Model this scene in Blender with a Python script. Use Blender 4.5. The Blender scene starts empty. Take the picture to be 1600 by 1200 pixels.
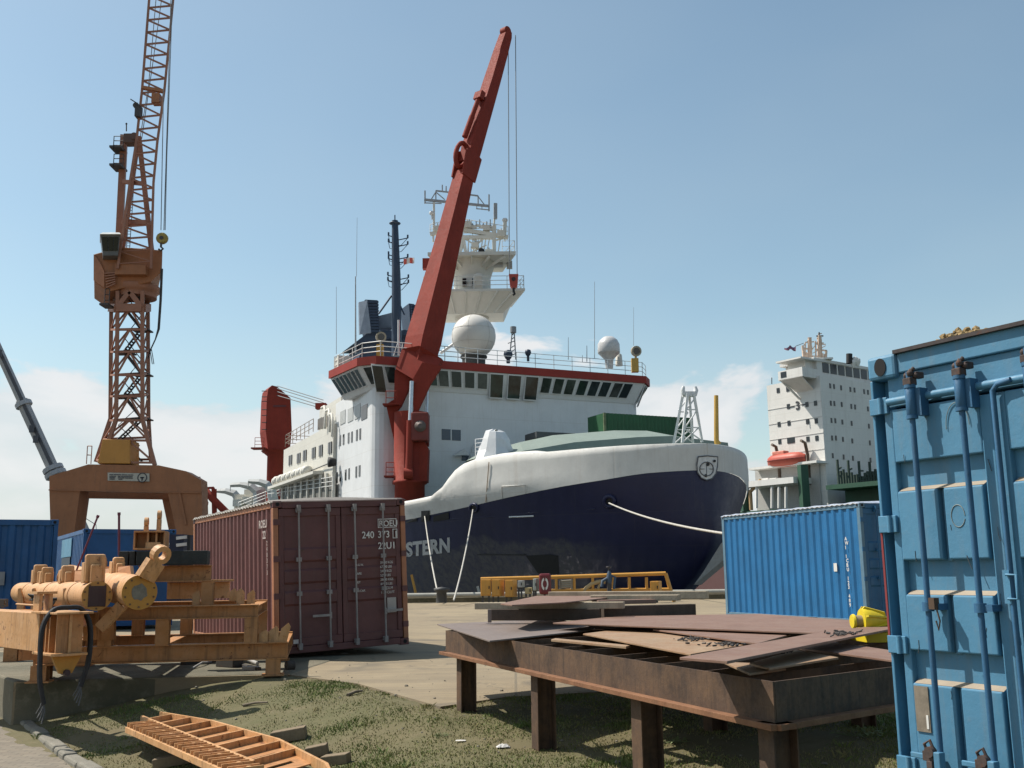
import bpy, bmesh, math, random
import numpy as np
from mathutils import Vector as V, Matrix, noise
random.seed(7)
R_ = math.radians
scene = bpy.context.scene
col = scene.collection

# ------------------------------------------------------------------ camera
CAM = V((0, 0, 1.4)); F_ = 1600.0
PITCH = math.atan(293 / F_); ROLL = 0.013
_R0 = V((1, 0, 0)); _U0 = V((0, -math.sin(PITCH), math.cos(PITCH))); FW = V((0, math.cos(PITCH), math.sin(PITCH)))
CR = math.cos(ROLL) * _R0 - math.sin(ROLL) * _U0
CU = math.cos(ROLL) * _U0 + math.sin(ROLL) * _R0
cam = bpy.data.cameras.new('camera'); camo = bpy.data.objects.new('camera', cam); col.objects.link(camo)
cam.sensor_width = 36; cam.lens = 36 * F_ / 1600; cam.clip_start = .05; cam.clip_end = 6000
camo.matrix_world = Matrix((( CR.x, CU.x, -FW.x, CAM.x), (CR.y, CU.y, -FW.y, CAM.y), (CR.z, CU.z, -FW.z, CAM.z), (0, 0, 0, 1)))
scene.camera = camo
def ray(px, py): return FW + CR * ((px - 800) / F_) + CU * ((600 - py) / F_)
def PY(px, py, y):            # the point seen at a pixel, at distance y
    r = ray(px, py); return CAM + r * (y / r.y)
def PZ(px, py, z=0.0):        # ... at height z
    r = ray(px, py); return CAM + r * ((z - CAM.z) / r.z)
def PP(px, py, p0, n):        # ... on a plane
    r = ray(px, py); return CAM + r * ((V(p0) - CAM).dot(n) / r.dot(n))
def proj(p):
    d = V(p) - CAM; z = d.dot(FW)
    return (800 + F_ * d.dot(CR) / z, 600 - F_ * d.dot(CU) / z)

# ------------------------------------------------------------------ materials
MATS = {}
def nodes_of(name):
    m = bpy.data.materials.new(name); m.use_nodes = True
    nt = m.node_tree; b = nt.nodes['Principled BSDF']
    return m, nt, b
def N(nt, typ, **kw):
    n = nt.nodes.new(typ)
    for k, v in kw.items():
        if k.startswith('i_'): n.inputs[k[2:]].default_value = v
        else: setattr(n, k, v)
    return n
def rgba(c): return (c[0], c[1], c[2], 1)
def mixc(nt, fac, a, b):
    m = N(nt, 'ShaderNodeMix', data_type='RGBA')
    for sock, v in ((m.inputs[0], fac), (m.inputs[6], a), (m.inputs[7], b)):
        if isinstance(v, bpy.types.NodeSocket): nt.links.new(v, sock)
        elif isinstance(v, (int, float)): sock.default_value = v
        else: sock.default_value = rgba(v)
    return m.outputs[2]
def noise_n(nt, vec, scale, detail=4, rough=.6, dist=0):
    n = N(nt, 'ShaderNodeTexNoise'); n.inputs['Scale'].default_value = scale
    n.inputs['Detail'].default_value = detail; n.inputs['Roughness'].default_value = rough; n.inputs['Distortion'].default_value = dist
    nt.links.new(vec, n.inputs['Vector']); return n.outputs['Fac']
def ramp(nt, sock, lo, hi, a=0., b=1.):
    r = N(nt, 'ShaderNodeMapRange'); r.inputs[1].default_value = lo; r.inputs[2].default_value = hi
    r.inputs[3].default_value = a; r.inputs[4].default_value = b
    nt.links.new(sock, r.inputs[0]); return r.outputs[0]
def mul(nt, a, b, op='MULTIPLY'):
    m = N(nt, 'ShaderNodeMath', operation=op)
    for s, v in ((m.inputs[0], a), (m.inputs[1], b)):
        if isinstance(v, bpy.types.NodeSocket): nt.links.new(v, s)
        else: s.default_value = v
    return m.outputs[0]
def objvec(nt, stretch=None):
    tc = N(nt, 'ShaderNodeTexCoord')
    if not stretch: return tc.outputs['Object']
    mp = N(nt, 'ShaderNodeMapping'); mp.inputs['Scale'].default_value = stretch
    nt.links.new(tc.outputs['Object'], mp.inputs['Vector']); return mp.outputs[0]
def bumpn(nt, b, sock, strength, dist=.02):
    bp = N(nt, 'ShaderNodeBump'); bp.inputs['Strength'].default_value = strength; bp.inputs['Distance'].default_value = dist
    nt.links.new(sock, bp.inputs['Height']); nt.links.new(bp.outputs[0], b.inputs['Normal'])
RUST = (.10, .038, .018)
def paint(name, c, rough=.5, var=.18, scale=1.0, rust=0., rustc=RUST, dirt=.25, dirtc=(.10, .085, .065), streak=.35, bump=.15, metal=0., c2=None, c2amt=.5, plates=None, spec=.4):
    """painted / bare steel: mottled colour, streaks running down, rust spots, slight dents"""
    if name in MATS: return MATS[name]
    m, nt, b = nodes_of(name); L = nt.links
    v = objvec(nt); vs = objvec(nt, (3, 3, .25))
    n1 = noise_n(nt, v, 1.3 * scale, 5, .65); n2 = noise_n(nt, v, 14 * scale, 5, .7); n3 = noise_n(nt, vs, 3.0 * scale, 5, .65)
    lo = [x * (1 - var) for x in c]; hi = [min(1, x * (1 + var)) for x in c]
    base = mixc(nt, ramp(nt, n1, .3, .7), lo, hi)
    if c2: base = mixc(nt, ramp(nt, noise_n(nt, v, 2.2 * scale, 6, .7), .5 - .1, .62, 0, c2amt), base, c2)
    base = mixc(nt, ramp(nt, n3, .52, .78, 0, streak * dirt * 2), base, dirtc)
    base = mixc(nt, ramp(nt, n2, .55, .8, 0, dirt), base, dirtc)
    if rust > 0:
        r1 = noise_n(nt, v, 5 * scale, 8, .75, .4)
        t = .72 - rust * .3
        rm = ramp(nt, r1, t, t + .05)
        rm2 = mul(nt, rm, ramp(nt, n1, .38, .55))
        base = mixc(nt, rm2, base, rustc)
    L.new(base, b.inputs['Base Color'])
    L.new(ramp(nt, n2, .3, .75, max(0, rough - .1), min(1, rough + .15)), b.inputs['Roughness'])
    b.inputs['Metallic'].default_value = metal; b.inputs['Specular IOR Level'].default_value = spec
    if plates:       # welded plating: seams and the shallow dents between frames
        sp = N(nt, 'ShaderNodeSeparateXYZ'); L.new(v, sp.inputs[0]); cb = N(nt, 'ShaderNodeCombineXYZ'); L.new(mul(nt, sp.outputs[0], sp.outputs[1], 'ADD'), cb.inputs[0]); L.new(sp.outputs[2], cb.inputs[1])
        bk = N(nt, 'ShaderNodeTexBrick'); L.new(cb.outputs[0], bk.inputs['Vector']); bk.inputs['Scale'].default_value = 1; bk.inputs['Brick Width'].default_value = plates[0]; bk.inputs['Row Height'].default_value = plates[1]; bk.inputs['Mortar Size'].default_value = plates[2]; bk.inputs['Mortar Smooth'].default_value = .6
        base = mixc(nt, mul(nt, bk.outputs['Fac'], .22), base, dirtc); L.new(base, b.inputs['Base Color'])
        wv = N(nt, 'ShaderNodeTexWave', wave_type='BANDS', bands_direction='X'); wv.inputs['Scale'].default_value = .5 / plates[0] * 2; wv.inputs['Distortion'].default_value = 1.5; wv.inputs['Detail'].default_value = 1; L.new(cb.outputs[0], wv.inputs['Vector'])
        bumpn(nt, b, mul(nt, mul(nt, n1, mul(nt, wv.outputs['Fac'], .35), 'ADD'), mul(nt, bk.outputs['Fac'], .12), 'SUBTRACT'), .28, .06)
    elif bump: bumpn(nt, b, n2, bump, .01)
    MATS[name] = m; return m
def plain(name, c, rough=.6, metal=0., emit=None, alpha=None):
    if name in MATS: return MATS[name]
    m, nt, b = nodes_of(name)
    v = objvec(nt); n1 = noise_n(nt, v, 6, 4)
    nt.links.new(mixc(nt, ramp(nt, n1, .3, .7), [x * .85 for x in c], [min(1, x * 1.12) for x in c]), b.inputs['Base Color'])
    b.inputs['Roughness'].default_value = rough; b.inputs['Metallic'].default_value = metal
    MATS[name] = m; return m

# ------------------------------------------------------------------ mesh builder
class MB:
    def __init__(s): s.v = []; s.f = []; s.smooth = []; s.isl = []
    def obox(s, c, ax, ay, az):      # centre and three half-axes
        c, ax, ay, az = V(c), V(ax), V(ay), V(az)
        if ax.cross(ay).dot(az) < 0: ax = -ax
        p = [c + i * ax + j * ay + k * az for k in (-1, 1) for j in (-1, 1) for i in (-1, 1)]
        return s.add(p, [(0, 2, 3, 1), (4, 5, 7, 6), (0, 1, 5, 4), (2, 6, 7, 3), (0, 4, 6, 2), (1, 3, 7, 5)])
    def box(s, x0, x1, y0, y1, z0, z1):
        return s.obox(((x0 + x1) / 2, (y0 + y1) / 2, (z0 + z1) / 2), ((x1 - x0) / 2, 0, 0), (0, (y1 - y0) / 2, 0), (0, 0, (z1 - z0) / 2))
    def bar(s, p, q, w, h=None, up=(0, 0, 1)):
        p, q = V(p), V(q); h = h or w; d = (q - p); L = d.length
        if L < 1e-6: return s
        d /= L; up = V(up)
        if abs(d.dot(up)) > .98: up = V((1, .2, 0))
        x = d.cross(up).normalized(); z = x.cross(d)
        return s.obox((p + q) / 2, x * w / 2, d * L / 2, z * h / 2)
    def tube(s, pts, r, n=8, cap=True, smooth=True):
        pts = [V(p) for p in pts]; rs = r if isinstance(r, (list, tuple)) else [r] * len(pts)
        vs = []; x = None
        for i, p in enumerate(pts):
            d = (pts[min(i + 1, len(pts) - 1)] - pts[max(i - 1, 0)]).normalized()
            if x is None:
                up = V((0, 0, 1)) if abs(d.z) < .9 else V((1, 0, 0)); x = d.cross(up).normalized()
            else: x = (x - d * x.dot(d)).normalized()
            y = d.cross(x)
            for k in range(n):
                a = 2 * math.pi * k / n; vs.append(p + (x * math.cos(a) + y * math.sin(a)) * rs[i])
        fs = []
        for i in range(len(pts) - 1):
            for k in range(n):
                a, b = i * n + k, i * n + (k + 1) % n; fs.append((a, a + n, b + n, b))
        s.add(vs, fs, smooth)
        if cap:
            m = len(pts); s.add(vs[:n], [tuple(range(n))]); s.add(vs[(m - 1) * n:], [tuple(range(n))[::-1]])
        return s
    def lathe(s, c, prof, n=20, axis=(0, 0, 1), smooth=True):   # prof: (radius, height)
        c = V(c); az = V(axis).normalized(); up = V((0, 1, 0)) if abs(az.y) < .9 else V((1, 0, 0))
        ax = up.cross(az).normalized(); ay = az.cross(ax); vs = []
        for r, h in prof:
            for k in range(n):
                a = 2 * math.pi * k / n; vs.append(c + az * h + (ax * math.cos(a) + ay * math.sin(a)) * r)
        fs = []
        for i in range(len(prof) - 1):
            for k in range(n):
                a, b = i * n + k, i * n + (k + 1) % n; fs.append((a, b, b + n, a + n))
        s.add(vs, fs, smooth)
        if prof[0][0] > 1e-4: s.add(vs[:n], [tuple(range(n))[::-1]])
        if prof[-1][0] > 1e-4: s.add(vs[-n:], [tuple(range(n))])
        return s
    def prism(s, poly, d):            # polygon of 3-D points pushed along d
        poly = [V(p) for p in poly]; d = V(d); n = len(poly)
        nrm = V((0, 0, 0))
        for i in range(n): nrm += (poly[i] - poly[0]).cross(poly[(i + 1) % n] - poly[0])
        if nrm.dot(d) > 0: poly = poly[::-1]
        vs = poly + [p + d for p in poly]
        fs = [tuple(range(n)), tuple(range(2 * n - 1, n - 1, -1))] + [(i, i + n, (i + 1) % n + n, (i + 1) % n) for i in range(n)]
        return s.add(vs, fs)
    def ibeam(s, p, q, w, h, t=.014, up=(0, 0, 1)):
        p, q = V(p), V(q); d = (q - p).normalized(); up = V(up)
        if abs(d.dot(up)) > .98: up = V((1, 0, 0))
        x = d.cross(up).normalized(); z = x.cross(d)
        for k in (-1, 1): s.obox((p + q) / 2 + z * k * (h / 2 - t / 2), x * w / 2, (q - p) / 2, z * t / 2)
        return s.obox((p + q) / 2, x * t / 2, (q - p) / 2, z * (h / 2 - t))
    def quad(s, a, b, c, d): return s.add([a, b, c, d], [(0, 1, 2, 3)])
    def add(s, vs, fs, smooth=False):
        o = len(s.v); s.v += [V(p) for p in vs]; s.isl.append((o, len(s.f)))
        for f in fs: s.f.append([i + o for i in f]); s.smooth.append(smooth)
        return s
    def pieces(s):
        """sets of shapes that lie apart from one another"""
        n = len(s.isl); lo = []; hi = []
        for k in range(n):
            a = s.isl[k][0]; b = s.isl[k + 1][0] if k + 1 < n else len(s.v)
            q = np.array([tuple(p) for p in s.v[a:b]]); lo.append(q.min(0)); hi.append(q.max(0))
        lo, hi = np.array(lo), np.array(hi); size = (hi - lo).max(1)
        gap = np.maximum(0, np.maximum(lo[:, None] - hi[None], lo[None] - hi[:, None]))
        near_ = np.sqrt((gap ** 2).sum(2)) <= np.maximum(.02, .45 * np.maximum(size[:, None], size[None]))
        lab = list(range(n))
        for i in range(n):
            for j in range(i + 1, n):
                if near_[i, j] and lab[i] != lab[j]:
                    a, b = lab[i], lab[j]; lab = [a if x == b else x for x in lab]
        out = []
        for l in dict.fromkeys(lab):
            m = MB()
            for k in range(n):
                if lab[k] != l: continue
                a, fa = s.isl[k]; b, fb = s.isl[k + 1] if k + 1 < n else (len(s.v), len(s.f))
                m.add(s.v[a:b], [[i - a for i in f] for f in s.f[fa:fb]]); m.smooth[-(fb - fa):] = s.smooth[fa:fb]
            out.append(m)
        return out
    def build(s, name, mat, parent=None, bevel=0., loc=None, local=False, whole=False):
        """one mesh object for each separate piece; vertices are world coordinates unless local"""
        if parent is not None and not whole and 1 < len(s.isl) < 160 and not any(w in name for w in ('lettering', 'net', 'grille', 'lattice')):
            ps = s.pieces()
            if len(ps) > 1:
                os_ = [m.build(name, mat, parent, bevel, loc, local, True) for m in ps]; return os_[0]
        me = bpy.data.meshes.new(name); o = bpy.data.objects.new(name, me); col.objects.link(o)
        if loc is not None: o.location = loc
        if parent is not None:
            o.parent = parent
            mw = WM[parent.name] if not local else Matrix.Identity(4)
        else: mw = Matrix.Translation(loc) if (loc is not None and not local) else Matrix.Identity(4)
        if parent is not None and loc is not None: raise ValueError
        inv = mw.inverted()
        me.from_pydata([tuple(inv @ p) for p in s.v], [], s.f)
        for p, sm in zip(me.polygons, s.smooth): p.use_smooth = sm
        me.update()
        if mat is not None:
            for m_ in (mat if isinstance(mat, (list, tuple)) else [mat]): me.materials.append(m_)
        WM[o.name] = (WM[parent.name]) if parent is not None else (Matrix.Translation(loc) if loc is not None else Matrix.Identity(4))
        if bevel:
            bv = o.modifiers.new('bevel', 'BEVEL'); bv.width = bevel; bv.segments = 2; bv.limit_method = 'ANGLE'; bv.angle_limit = R_(40)
        return o
WM = {}
def thing(name, label, cat, loc=(0, 0, 0), rotz=0., group=None):
    o = bpy.data.objects.new(name, None); col.objects.link(o); o.empty_display_size = .3
    o.location = loc; o.rotation_euler = (0, 0, rotz); o['label'] = label; o['category'] = cat
    if group: o['group'] = group
    WM[o.name] = Matrix.Translation(V(loc)) @ Matrix.Rotation(rotz, 4, 'Z'); return o
def tag(o, label, cat, group=None):
    o['label'] = label; o['category'] = cat
    if group: o['group'] = group
    return o
def struct(o, kind='structure'): o['kind'] = kind; return o
def dup(root, loc=None, rotz=None, label=None):
    r = root.copy(); col.objects.link(r); WM[r.name] = WM[root.name]
    if loc is not None: r.location = loc
    if rotz is not None: r.rotation_euler = (0, 0, rotz)
    if label: r['label'] = label
    def rec(a, b):
        for ch in list(a.children):
            c = ch.copy(); col.objects.link(c); c.parent = b; rec(ch, c)
    rec(root, r); return r
def text_mesh(mb, s, org, ax, ay, size, depth=.004, align='LEFT', narrow=1.0, bold=0., spacing=1.0):
    """lettering as thin raised letters: baseline origin, reading direction ax, up direction ay"""
    cu = bpy.data.curves.new('t', 'FONT'); cu.body = s; cu.size = 1; cu.extrude = .5; cu.align_x = align; cu.offset = bold; cu.space_character = spacing
    cu.resolution_u = 3
    o = bpy.data.objects.new('t', cu); col.objects.link(o)
    dg = bpy.context.evaluated_depsgraph_get(); me = bpy.data.meshes.new_from_object(o.evaluated_get(dg))
    org, ax, ay = V(org), V(ax).normalized(), V(ay).normalized(); n = ax.cross(ay)
    mb.add([org + ax * p.co.x * size * narrow + ay * p.co.y * size + n * (p.co.z + .5) * depth for p in me.vertices], [tuple(p.vertices) for p in me.polygons])
    bpy.data.objects.remove(o); bpy.data.meshes.remove(me); bpy.data.curves.remove(cu)
    return mb

# ------------------------------------------------------------------ light and sky
SUN_AZ = V((-.95, .31, 0)).normalized(); SUN_EL = R_(54)
sd = SUN_AZ * math.cos(SUN_EL) + V((0, 0, math.sin(SUN_EL)))
sl = bpy.data.lights.new('sun', 'SUN'); sl.energy = 4.6; sl.angle = R_(.5); sl.color = (1, .94, .85)
so = bpy.data.objects.new('sun', sl); col.objects.link(so); so.rotation_euler = sd.to_track_quat('Z', 'Y').to_euler()
w = bpy.data.worlds.new('World'); scene.world = w; w.use_nodes = True
nt = w.node_tree; L = nt.links; bg = nt.nodes['Background']
sky = N(nt, 'ShaderNodeTexSky', sky_type='NISHITA', sun_disc=False, sun_elevation=SUN_EL, sun_rotation=math.atan2(SUN_AZ.x, SUN_AZ.y), altitude=0, air_density=1.0, dust_density=1.1, ozone_density=.9)
tc = N(nt, 'ShaderNodeTexCoord'); sep = N(nt, 'ShaderNodeSeparateXYZ'); L.new(tc.outputs['Generated'], sep.inputs[0])
# cloud bank: noise over the sky direction, present low down, more of it to the left
mp = N(nt, 'ShaderNodeMapping'); mp.inputs['Scale'].default_value = (1, 1, 2.3); mp.inputs['Location'].default_value = (1.7, .6, 0); L.new(tc.outputs['Generated'], mp.inputs[0])
c1 = noise_n(nt, mp.outputs[0], 5.6, 12, .54, .25); c2 = noise_n(nt, mp.outputs[0], 2.1, 3, .5)
edge = mul(nt, ramp(nt, c1, .25, .75, -.11, .11), ramp(nt, c2, .3, .7, -.035, .035), 'ADD')
xoff = mul(nt, ramp(nt, sep.outputs[0], -.5, .45, .056, .062), 0, 'ADD')
top = mul(nt, mul(nt, edge, xoff, 'ADD'), .098, 'ADD')
dens = ramp(nt, mul(nt, top, sep.outputs[2], 'SUBTRACT'), -.004, .02)
cm = mul(nt, dens, ramp(nt, c1, .25, .65, .4, .92))
# high thin veil
veil = mul(nt, ramp(nt, c2, .35, .75, .05, .24), ramp(nt, sep.outputs[2], .15, .6, 1, .35))
skyc = mixc(nt, mul(nt, veil, ramp(nt, sep.outputs[2], .0, .24, .42, 0), 'ADD'), sky.outputs[0], (4.4, 4.55, 5.2))
under = ramp(nt, c1, .35, .6)
cloudc = mixc(nt, under, (4.9, 5.1, 5.35), (6.5, 6.5, 6.55))
tint = N(nt, 'ShaderNodeMix', data_type='RGBA', blend_type='MULTIPLY'); tint.inputs[0].default_value = 1; tint.inputs[7].default_value = (1.13, 1.22, 1.08, 1); L.new(skyc, tint.inputs[6])
L.new(mixc(nt, cm, tint.outputs[2], cloudc), bg.inputs['Color']); bg.inputs['Strength'].default_value = .097
scene.view_settings.view_transform = 'Standard'; scene.view_settings.look = 'None'; scene.view_settings.gamma = 1; scene.view_settings.exposure = .45
# ------------------------------------------------------------------ containers
def corrugated(mb, org, ax, az, out, length, height, n, depth=.036, frac=(.30, .2)):
    """trapezoid-ribbed sheet from org along ax, height along az; out = outward normal"""
    org, ax, az, out = V(org), V(ax), V(az), V(out); p = length / n; pts = []
    crest, slope = frac
    for i in range(n):
        b = i * p
        pts += [(b, 0), (b + crest * p, 0), (b + (crest + slope) * p, -depth), (b + (1 - slope) * p, -depth)]
    pts.append((length, 0)); vs = []
    for (t, d) in pts: vs += [org + ax * t + out * d, org + ax * t + out * d + az * height]
    fs = [(2 * i, 2 * i + 2, 2 * i + 3, 2 * i + 1) for i in range(len(pts) - 1)]
    if ax.cross(az).dot(out) < 0: fs = [f[::-1] for f in fs]
    return mb.add(vs, fs)
def casting_mb(mb, x, y, z, sx, sy, sz):
    """corner casting block with oval holes in the front and the side"""
    w, d, h = .16, .178, .118
    x1, y1, z1 = x + sx * w, y + sy * d, z + sz * h
    mb.box(min(x, x1), max(x, x1), min(y, y1), max(y, y1), min(z, z1), max(z, z1)); return mb
def casting_holes(mb, x, y, z, sx, sy, sz):
    cx, cy, cz = x + sx * .08, y + sy * .085, z + sz * .059
    mb.lathe((cx, y - sy * .003, cz), [(.034, 0), (.034, .002)], 14, (0, -sy, 0)); mb.lathe((x - sx * .003, cy, cz), [(.034, 0), (.034, .002)], 14, (-sx, 0, 0))
def locking_bar(t, door, x, z0, z1, mat, y=-.055, handle=None, hz=.9, brackets=(0.02, .38, .62, .97)):
    b = MB(); b.tube([(x, y, z0), (x, y, z1)], .017, 8)
    for f in brackets:
        z = z0 + (z1 - z0) * f
        b.box(x - .045, x + .045, y + .004, -.004, z - .035, z + .035)
    for z in (z0 + .03, z1 - .03): b.box(x - .03, x + .03, y - .026, -.006, z - .05, z + .05)
    o = b.build('locking_bar', mat, door, local=True); WM[o.name] = WM[t.name]
    if handle:
        h = MB(); h.box(min(x, x + handle), max(x, x + handle), y - .034, y - .02, hz - .02, hz + .02); h.box(x - .02, x + .02, y - .03, y, hz - .06, hz + .05)
        h.build('handle', mat, door, local=True)
    return o
def container(name, label, cat, loc, rotz, W, LG, H, mats, n=20, roof='closed', door_style='door', group=None, ribs_end=0):
    t = thing(name, label, cat, loc, rotz, group)
    body, rail, doorm, barm, roofm, castm = mats
    zb, zt = .16, H - .12
    for s in (0, 1):
        m = MB(); xo = 0.012 if s == 0 else W - .012; out = (-1, 0, 0) if s == 0 else (1, 0, 0)
        corrugated(m, (xo, .12, zb), (0, 1, 0), (0, 0, 1), out, LG - .24, zt - zb, n)
        m.build('side_panel', body, t, local=True)
        x0, x1 = (0, .06) if s == 0 else (W - .06, W)
        r = MB(); r.box(x0 + .004, x1 - .004, .16, LG - .16, zt, H - .012); r.build('top_rail', rail, t, local=True, bevel=.006)
        r = MB(); r.box(x0 + .002, x1 - .002, .16, LG - .16, .03, zb)
        br = r.build('bottom_rail', rail, t, local=True, bevel=.006)
        pk = MB()
        for y in (LG * .34, LG * .66): pk.box(x0 - .003 if s == 0 else x1 - .02, x0 + .02 if s == 0 else x1 + .003, y - .18, y + .18, .035, .15)
        if s == 0: pk.build('forklift_pocket', plain('black_gap', (.008, .008, .009), .9), br, local=True)
    m = MB(); corrugated(m, (.1, LG - .012, zb), (1, 0, 0), (0, 0, 1), (0, 1, 0), W - .2, zt - zb, 8); m.build('end_panel', body, t, local=True)
    r = MB(); r.box(.16, W - .16, LG - .07, LG, .02, zb); r.box(.16, W - .16, LG - .07, LG, zt, H - .004); r.build('end_rail', rail, t, local=True)
    m = MB(); m.box(.06, W - .06, .1, LG - .06, .1, .15); m.build('floor', body, t, local=True)
    for (sx, sy) in ((0, 0), (1, 0), (0, 1), (1, 1)):
        m = MB(); x0, x1 = (0, .09) if sx == 0 else (W - .09, W); y0, y1 = (0, .12) if sy == 0 else (LG - .12, LG)
        m.box(x0, x1, y0, y1, .118, H - .118); po = m.build('corner_post', rail, t, local=True, bevel=.01)
        c = MB(); hl = MB()
        for z, s_ in ((0, 1), (H, -1)):
            a = (0 if sx == 0 else W, 0 if sy == 0 else LG, z, 1 if sx == 0 else -1, 1 if sy == 0 else -1, s_)
            casting_mb(c, a[0] - .003 * a[3], a[1] - .003 * a[4], *a[2:]); casting_holes(hl, a[0] - .003 * a[3], a[1] - .003 * a[4], *a[2:])
        c.build('corner_casting', castm, po, local=True, bevel=.012)
        hl.build('casting_hole', plain('black_gap', (.008, .008, .009), .9), po, local=True)
    # front end
    r = MB(); r.box(.16, W - .16, 0.0, .08, .02, .13); r.box(.16, W - .16, 0, .08, H - .13, H - .006); r.build('end_rail', doorm, t, local=True, bevel=.008)
    if door_style == 'door':
        mid = W / 2
        for k in range(2):
            x0, x1 = (.1, mid - .008) if k == 0 else (mid + .008, W - .1)
            d = MB(); d.box(x0, x1, .045, .08, .135, H - .135)
            d.box(x0, x1, .02, .045, .135, .27); d.box(x0, x1, .02, .045, H - .27, H - .135); d.box(x0, x0 + .09, .022, .045, .27, H - .27); d.box(x1 - .09, x1, .022, .045, .27, H - .27)
            for fz in (.36, .50, .64):
                zc = H * fz; d.prism([(x0 + .09, .045, zc - .13), (x0 + .09, .018, zc - .09), (x0 + .09, .018, zc + .09), (x0 + .09, .045, zc + .13)], (x1 - x0 - .18, 0, 0))
            dr = d.build('door', doorm, t, local=True, bevel=.008); WM[dr.name] = WM[t.name]
            for fx, hd in ((.3, -.0), (.78, .3)) if k == 0 else ((.2, -.0), (.68, .3)):
                locking_bar(t, dr, x0 + (x1 - x0) * fx, .1, H - .1, barm, handle=(-.32 if k == 0 else .32) if hd else None, hz=.62)
            hg = MB()
            for fz in (.14, .38, .62, .86):
                xx = .05 if k == 0 else W - .05; hg.box(xx - .05, xx + .07 if k == 0 else xx + .05, -.012, .02, H * fz - .05, H * fz + .05)
            hg.build('hinge', doorm, dr, local=True)
    elif door_style == 'ribbed':
        m = MB(); corrugated(m, (.1, .02, .13), (1, 0, 0), (0, 0, 1), (0, -1, 0), W - .2, H - .26, ribs_end or 8, .045, (.34, .16)); m.build('front_panel', body, t, local=True)
    else:
        m = MB(); m.box(.1, W - .1, .03, .06, .13, H - .13); m.box(.1, W - .1, .012, .03, H * .5 - .03, H * .5 + .03); m.build('front_panel', body, t, local=True)
    if roof == 'closed':
        m = MB(); corrugated(m, (.06, .1, H - .03), (0, 1, 0), (1, 0, 0), (0, 0, 1), LG - .2, W - .12, 18, .02); m.build('roof', roofm, t, local=True)
    else:   # tarpaulin over bows, laced along the sides
        m = MB(); nx, ny = 10, 40; vs = []; fs = []
        for j in range(ny + 1):
            y = .05 + (LG - .1) * j / ny
            for i in range(nx + 1):
                f = i / nx; x = -.012 + (W + .024) * f
                z = H + .012 + .05 * math.sin(math.pi * f) + .014 * math.sin(j * 1.9 + f * 3) * math.sin(math.pi * f)
                if i == 0 or i == nx: z = H - .03 + .01 * math.sin(j * 2.2)
                if i in (1, nx - 1): x = -.012 if i == 1 else W + .012; z = H + .015 + .01 * math.sin(j * 1.3)
                if j in (0, ny): z = min(z, H - .02); y = -.015 if j == 0 else LG + .015
                vs.append((x, y, z))
        for j in range(ny):
            for i in range(nx): a = j * (nx + 1) + i; fs.append((a, a + 1, a + nx + 2, a + nx + 1))
        m.add(vs, fs, True); tp = m.build('tarpaulin', roofm, t, local=True); WM[tp.name] = WM[t.name]
        m = MB(); pts = [(-.02, .1 + (LG - .2) * j / 60, H - .035 + .03 * (j % 2)) for j in range(61)]
        m.tube(pts, .007, 5); m.build('lacing_rope', plain('rope', (.42, .40, .36), .9), tp, local=True)
    return t

M_maroon = paint('maroon_paint', (.105, .04, .038), .55, .22, 1, .35, (.085, .04, .025), .3)
M_maroonside = paint('maroon_side_paint', (.13, .047, .042), .6, .25, 1, .4, (.10, .04, .025), .25, (.16, .11, .09))
M_orangerail = paint('faded_red_rail', (.34, .145, .075), .6, .2, 2, .25, RUST, .3)
M_galv = paint('dull_steel', (.24, .22, .21), .55, .2, 3, .35, (.16, .09, .06), .4)
M_tarpgrey = paint('grey_tarp', (.17, .155, .14), .8, .25, 4, 0, RUST, .5, (.08, .075, .07))
rc = PY(429, 1021, 17.6)
red = container('shipping_container', 'maroon open top container with white numbers on its doors, behind the orange steel frames', 'container',
                (rc.x, rc.y, .05), R_(29.5), 2.44, 6.06, 2.59, (M_maroonside, M_orangerail, M_maroon, M_galv, M_tarpgrey, M_maroon), 21, 'tarp', 'door')
red.rotation_euler = (0, R_(-2.3), R_(29.5))
M_white = plain('white_lettering', (.62, .6, .56), .7)
tx = MB(); A, B = (1, 0, 0), (0, 0, 1); yy = .012
for (x, z, s, sz) in ((1.93, 2.10, 'ROEU', .15), (1.60, 1.90, '240', .17), (1.90, 1.90, '373', .17), (1.90, 1.70, '22U1', .17)):
    text_mesh(tx, s, (x, yy, z), A, B, sz, .004, narrow=.92, bold=.01)
# white box round the first word and round the check digit
def frame_rect(mb, x0, x1, z0, z1, y, th=.012):
    mb.box(x0, x1, y - .003, y, z0, z0 + th); mb.box(x0, x1, y - .003, y, z1 - th, z1); mb.box(x0, x0 + th, y - .003, y, z0 + th, z1 - th); mb.box(x1 - th, x1, y - .003, y, z0 + th, z1 - th)
frame_rect(tx, 1.91, 2.27, 2.075, 2.235, yy); text_mesh(tx, '1', (2.215, yy, 1.90), A, B, .16, .004, bold=.01); frame_rect(tx, 2.19, 2.28, 1.88, 2.05, yy)
for k, (a, b) in enumerate((('M.G.W.', '30480 KGS'), ('', '67200 LBS'), ('TARE', '2400 KGS'), ('', '5290 LBS'), ('NET', '28080 KGS'), ('', '61910 LBS'), ('CU.CAP.', '32.0 CU.M'), ('', '1130 CU.FT'))):
    z = 1.44 - k * .075
    if a: text_mesh(tx, a, (1.46, .008, z - .02), A, B, .055, .003, narrow=.9)
    text_mesh(tx, b, (1.93, .008, z), A, B, .062, .003, narrow=.85)
tx.build('lettering', M_white, red, local=True)
tx = MB(); tx.box(2.05, 2.22, .009, .018, .58, .84); tx.build('data_plate', plain('plate_metal', (.34, .31, .29), .5), red, local=True)
tx = MB(); tx.box(.33, .42, .010, .018, .18, .25); tx.build('sticker', M_white, red, local=True)
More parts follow.
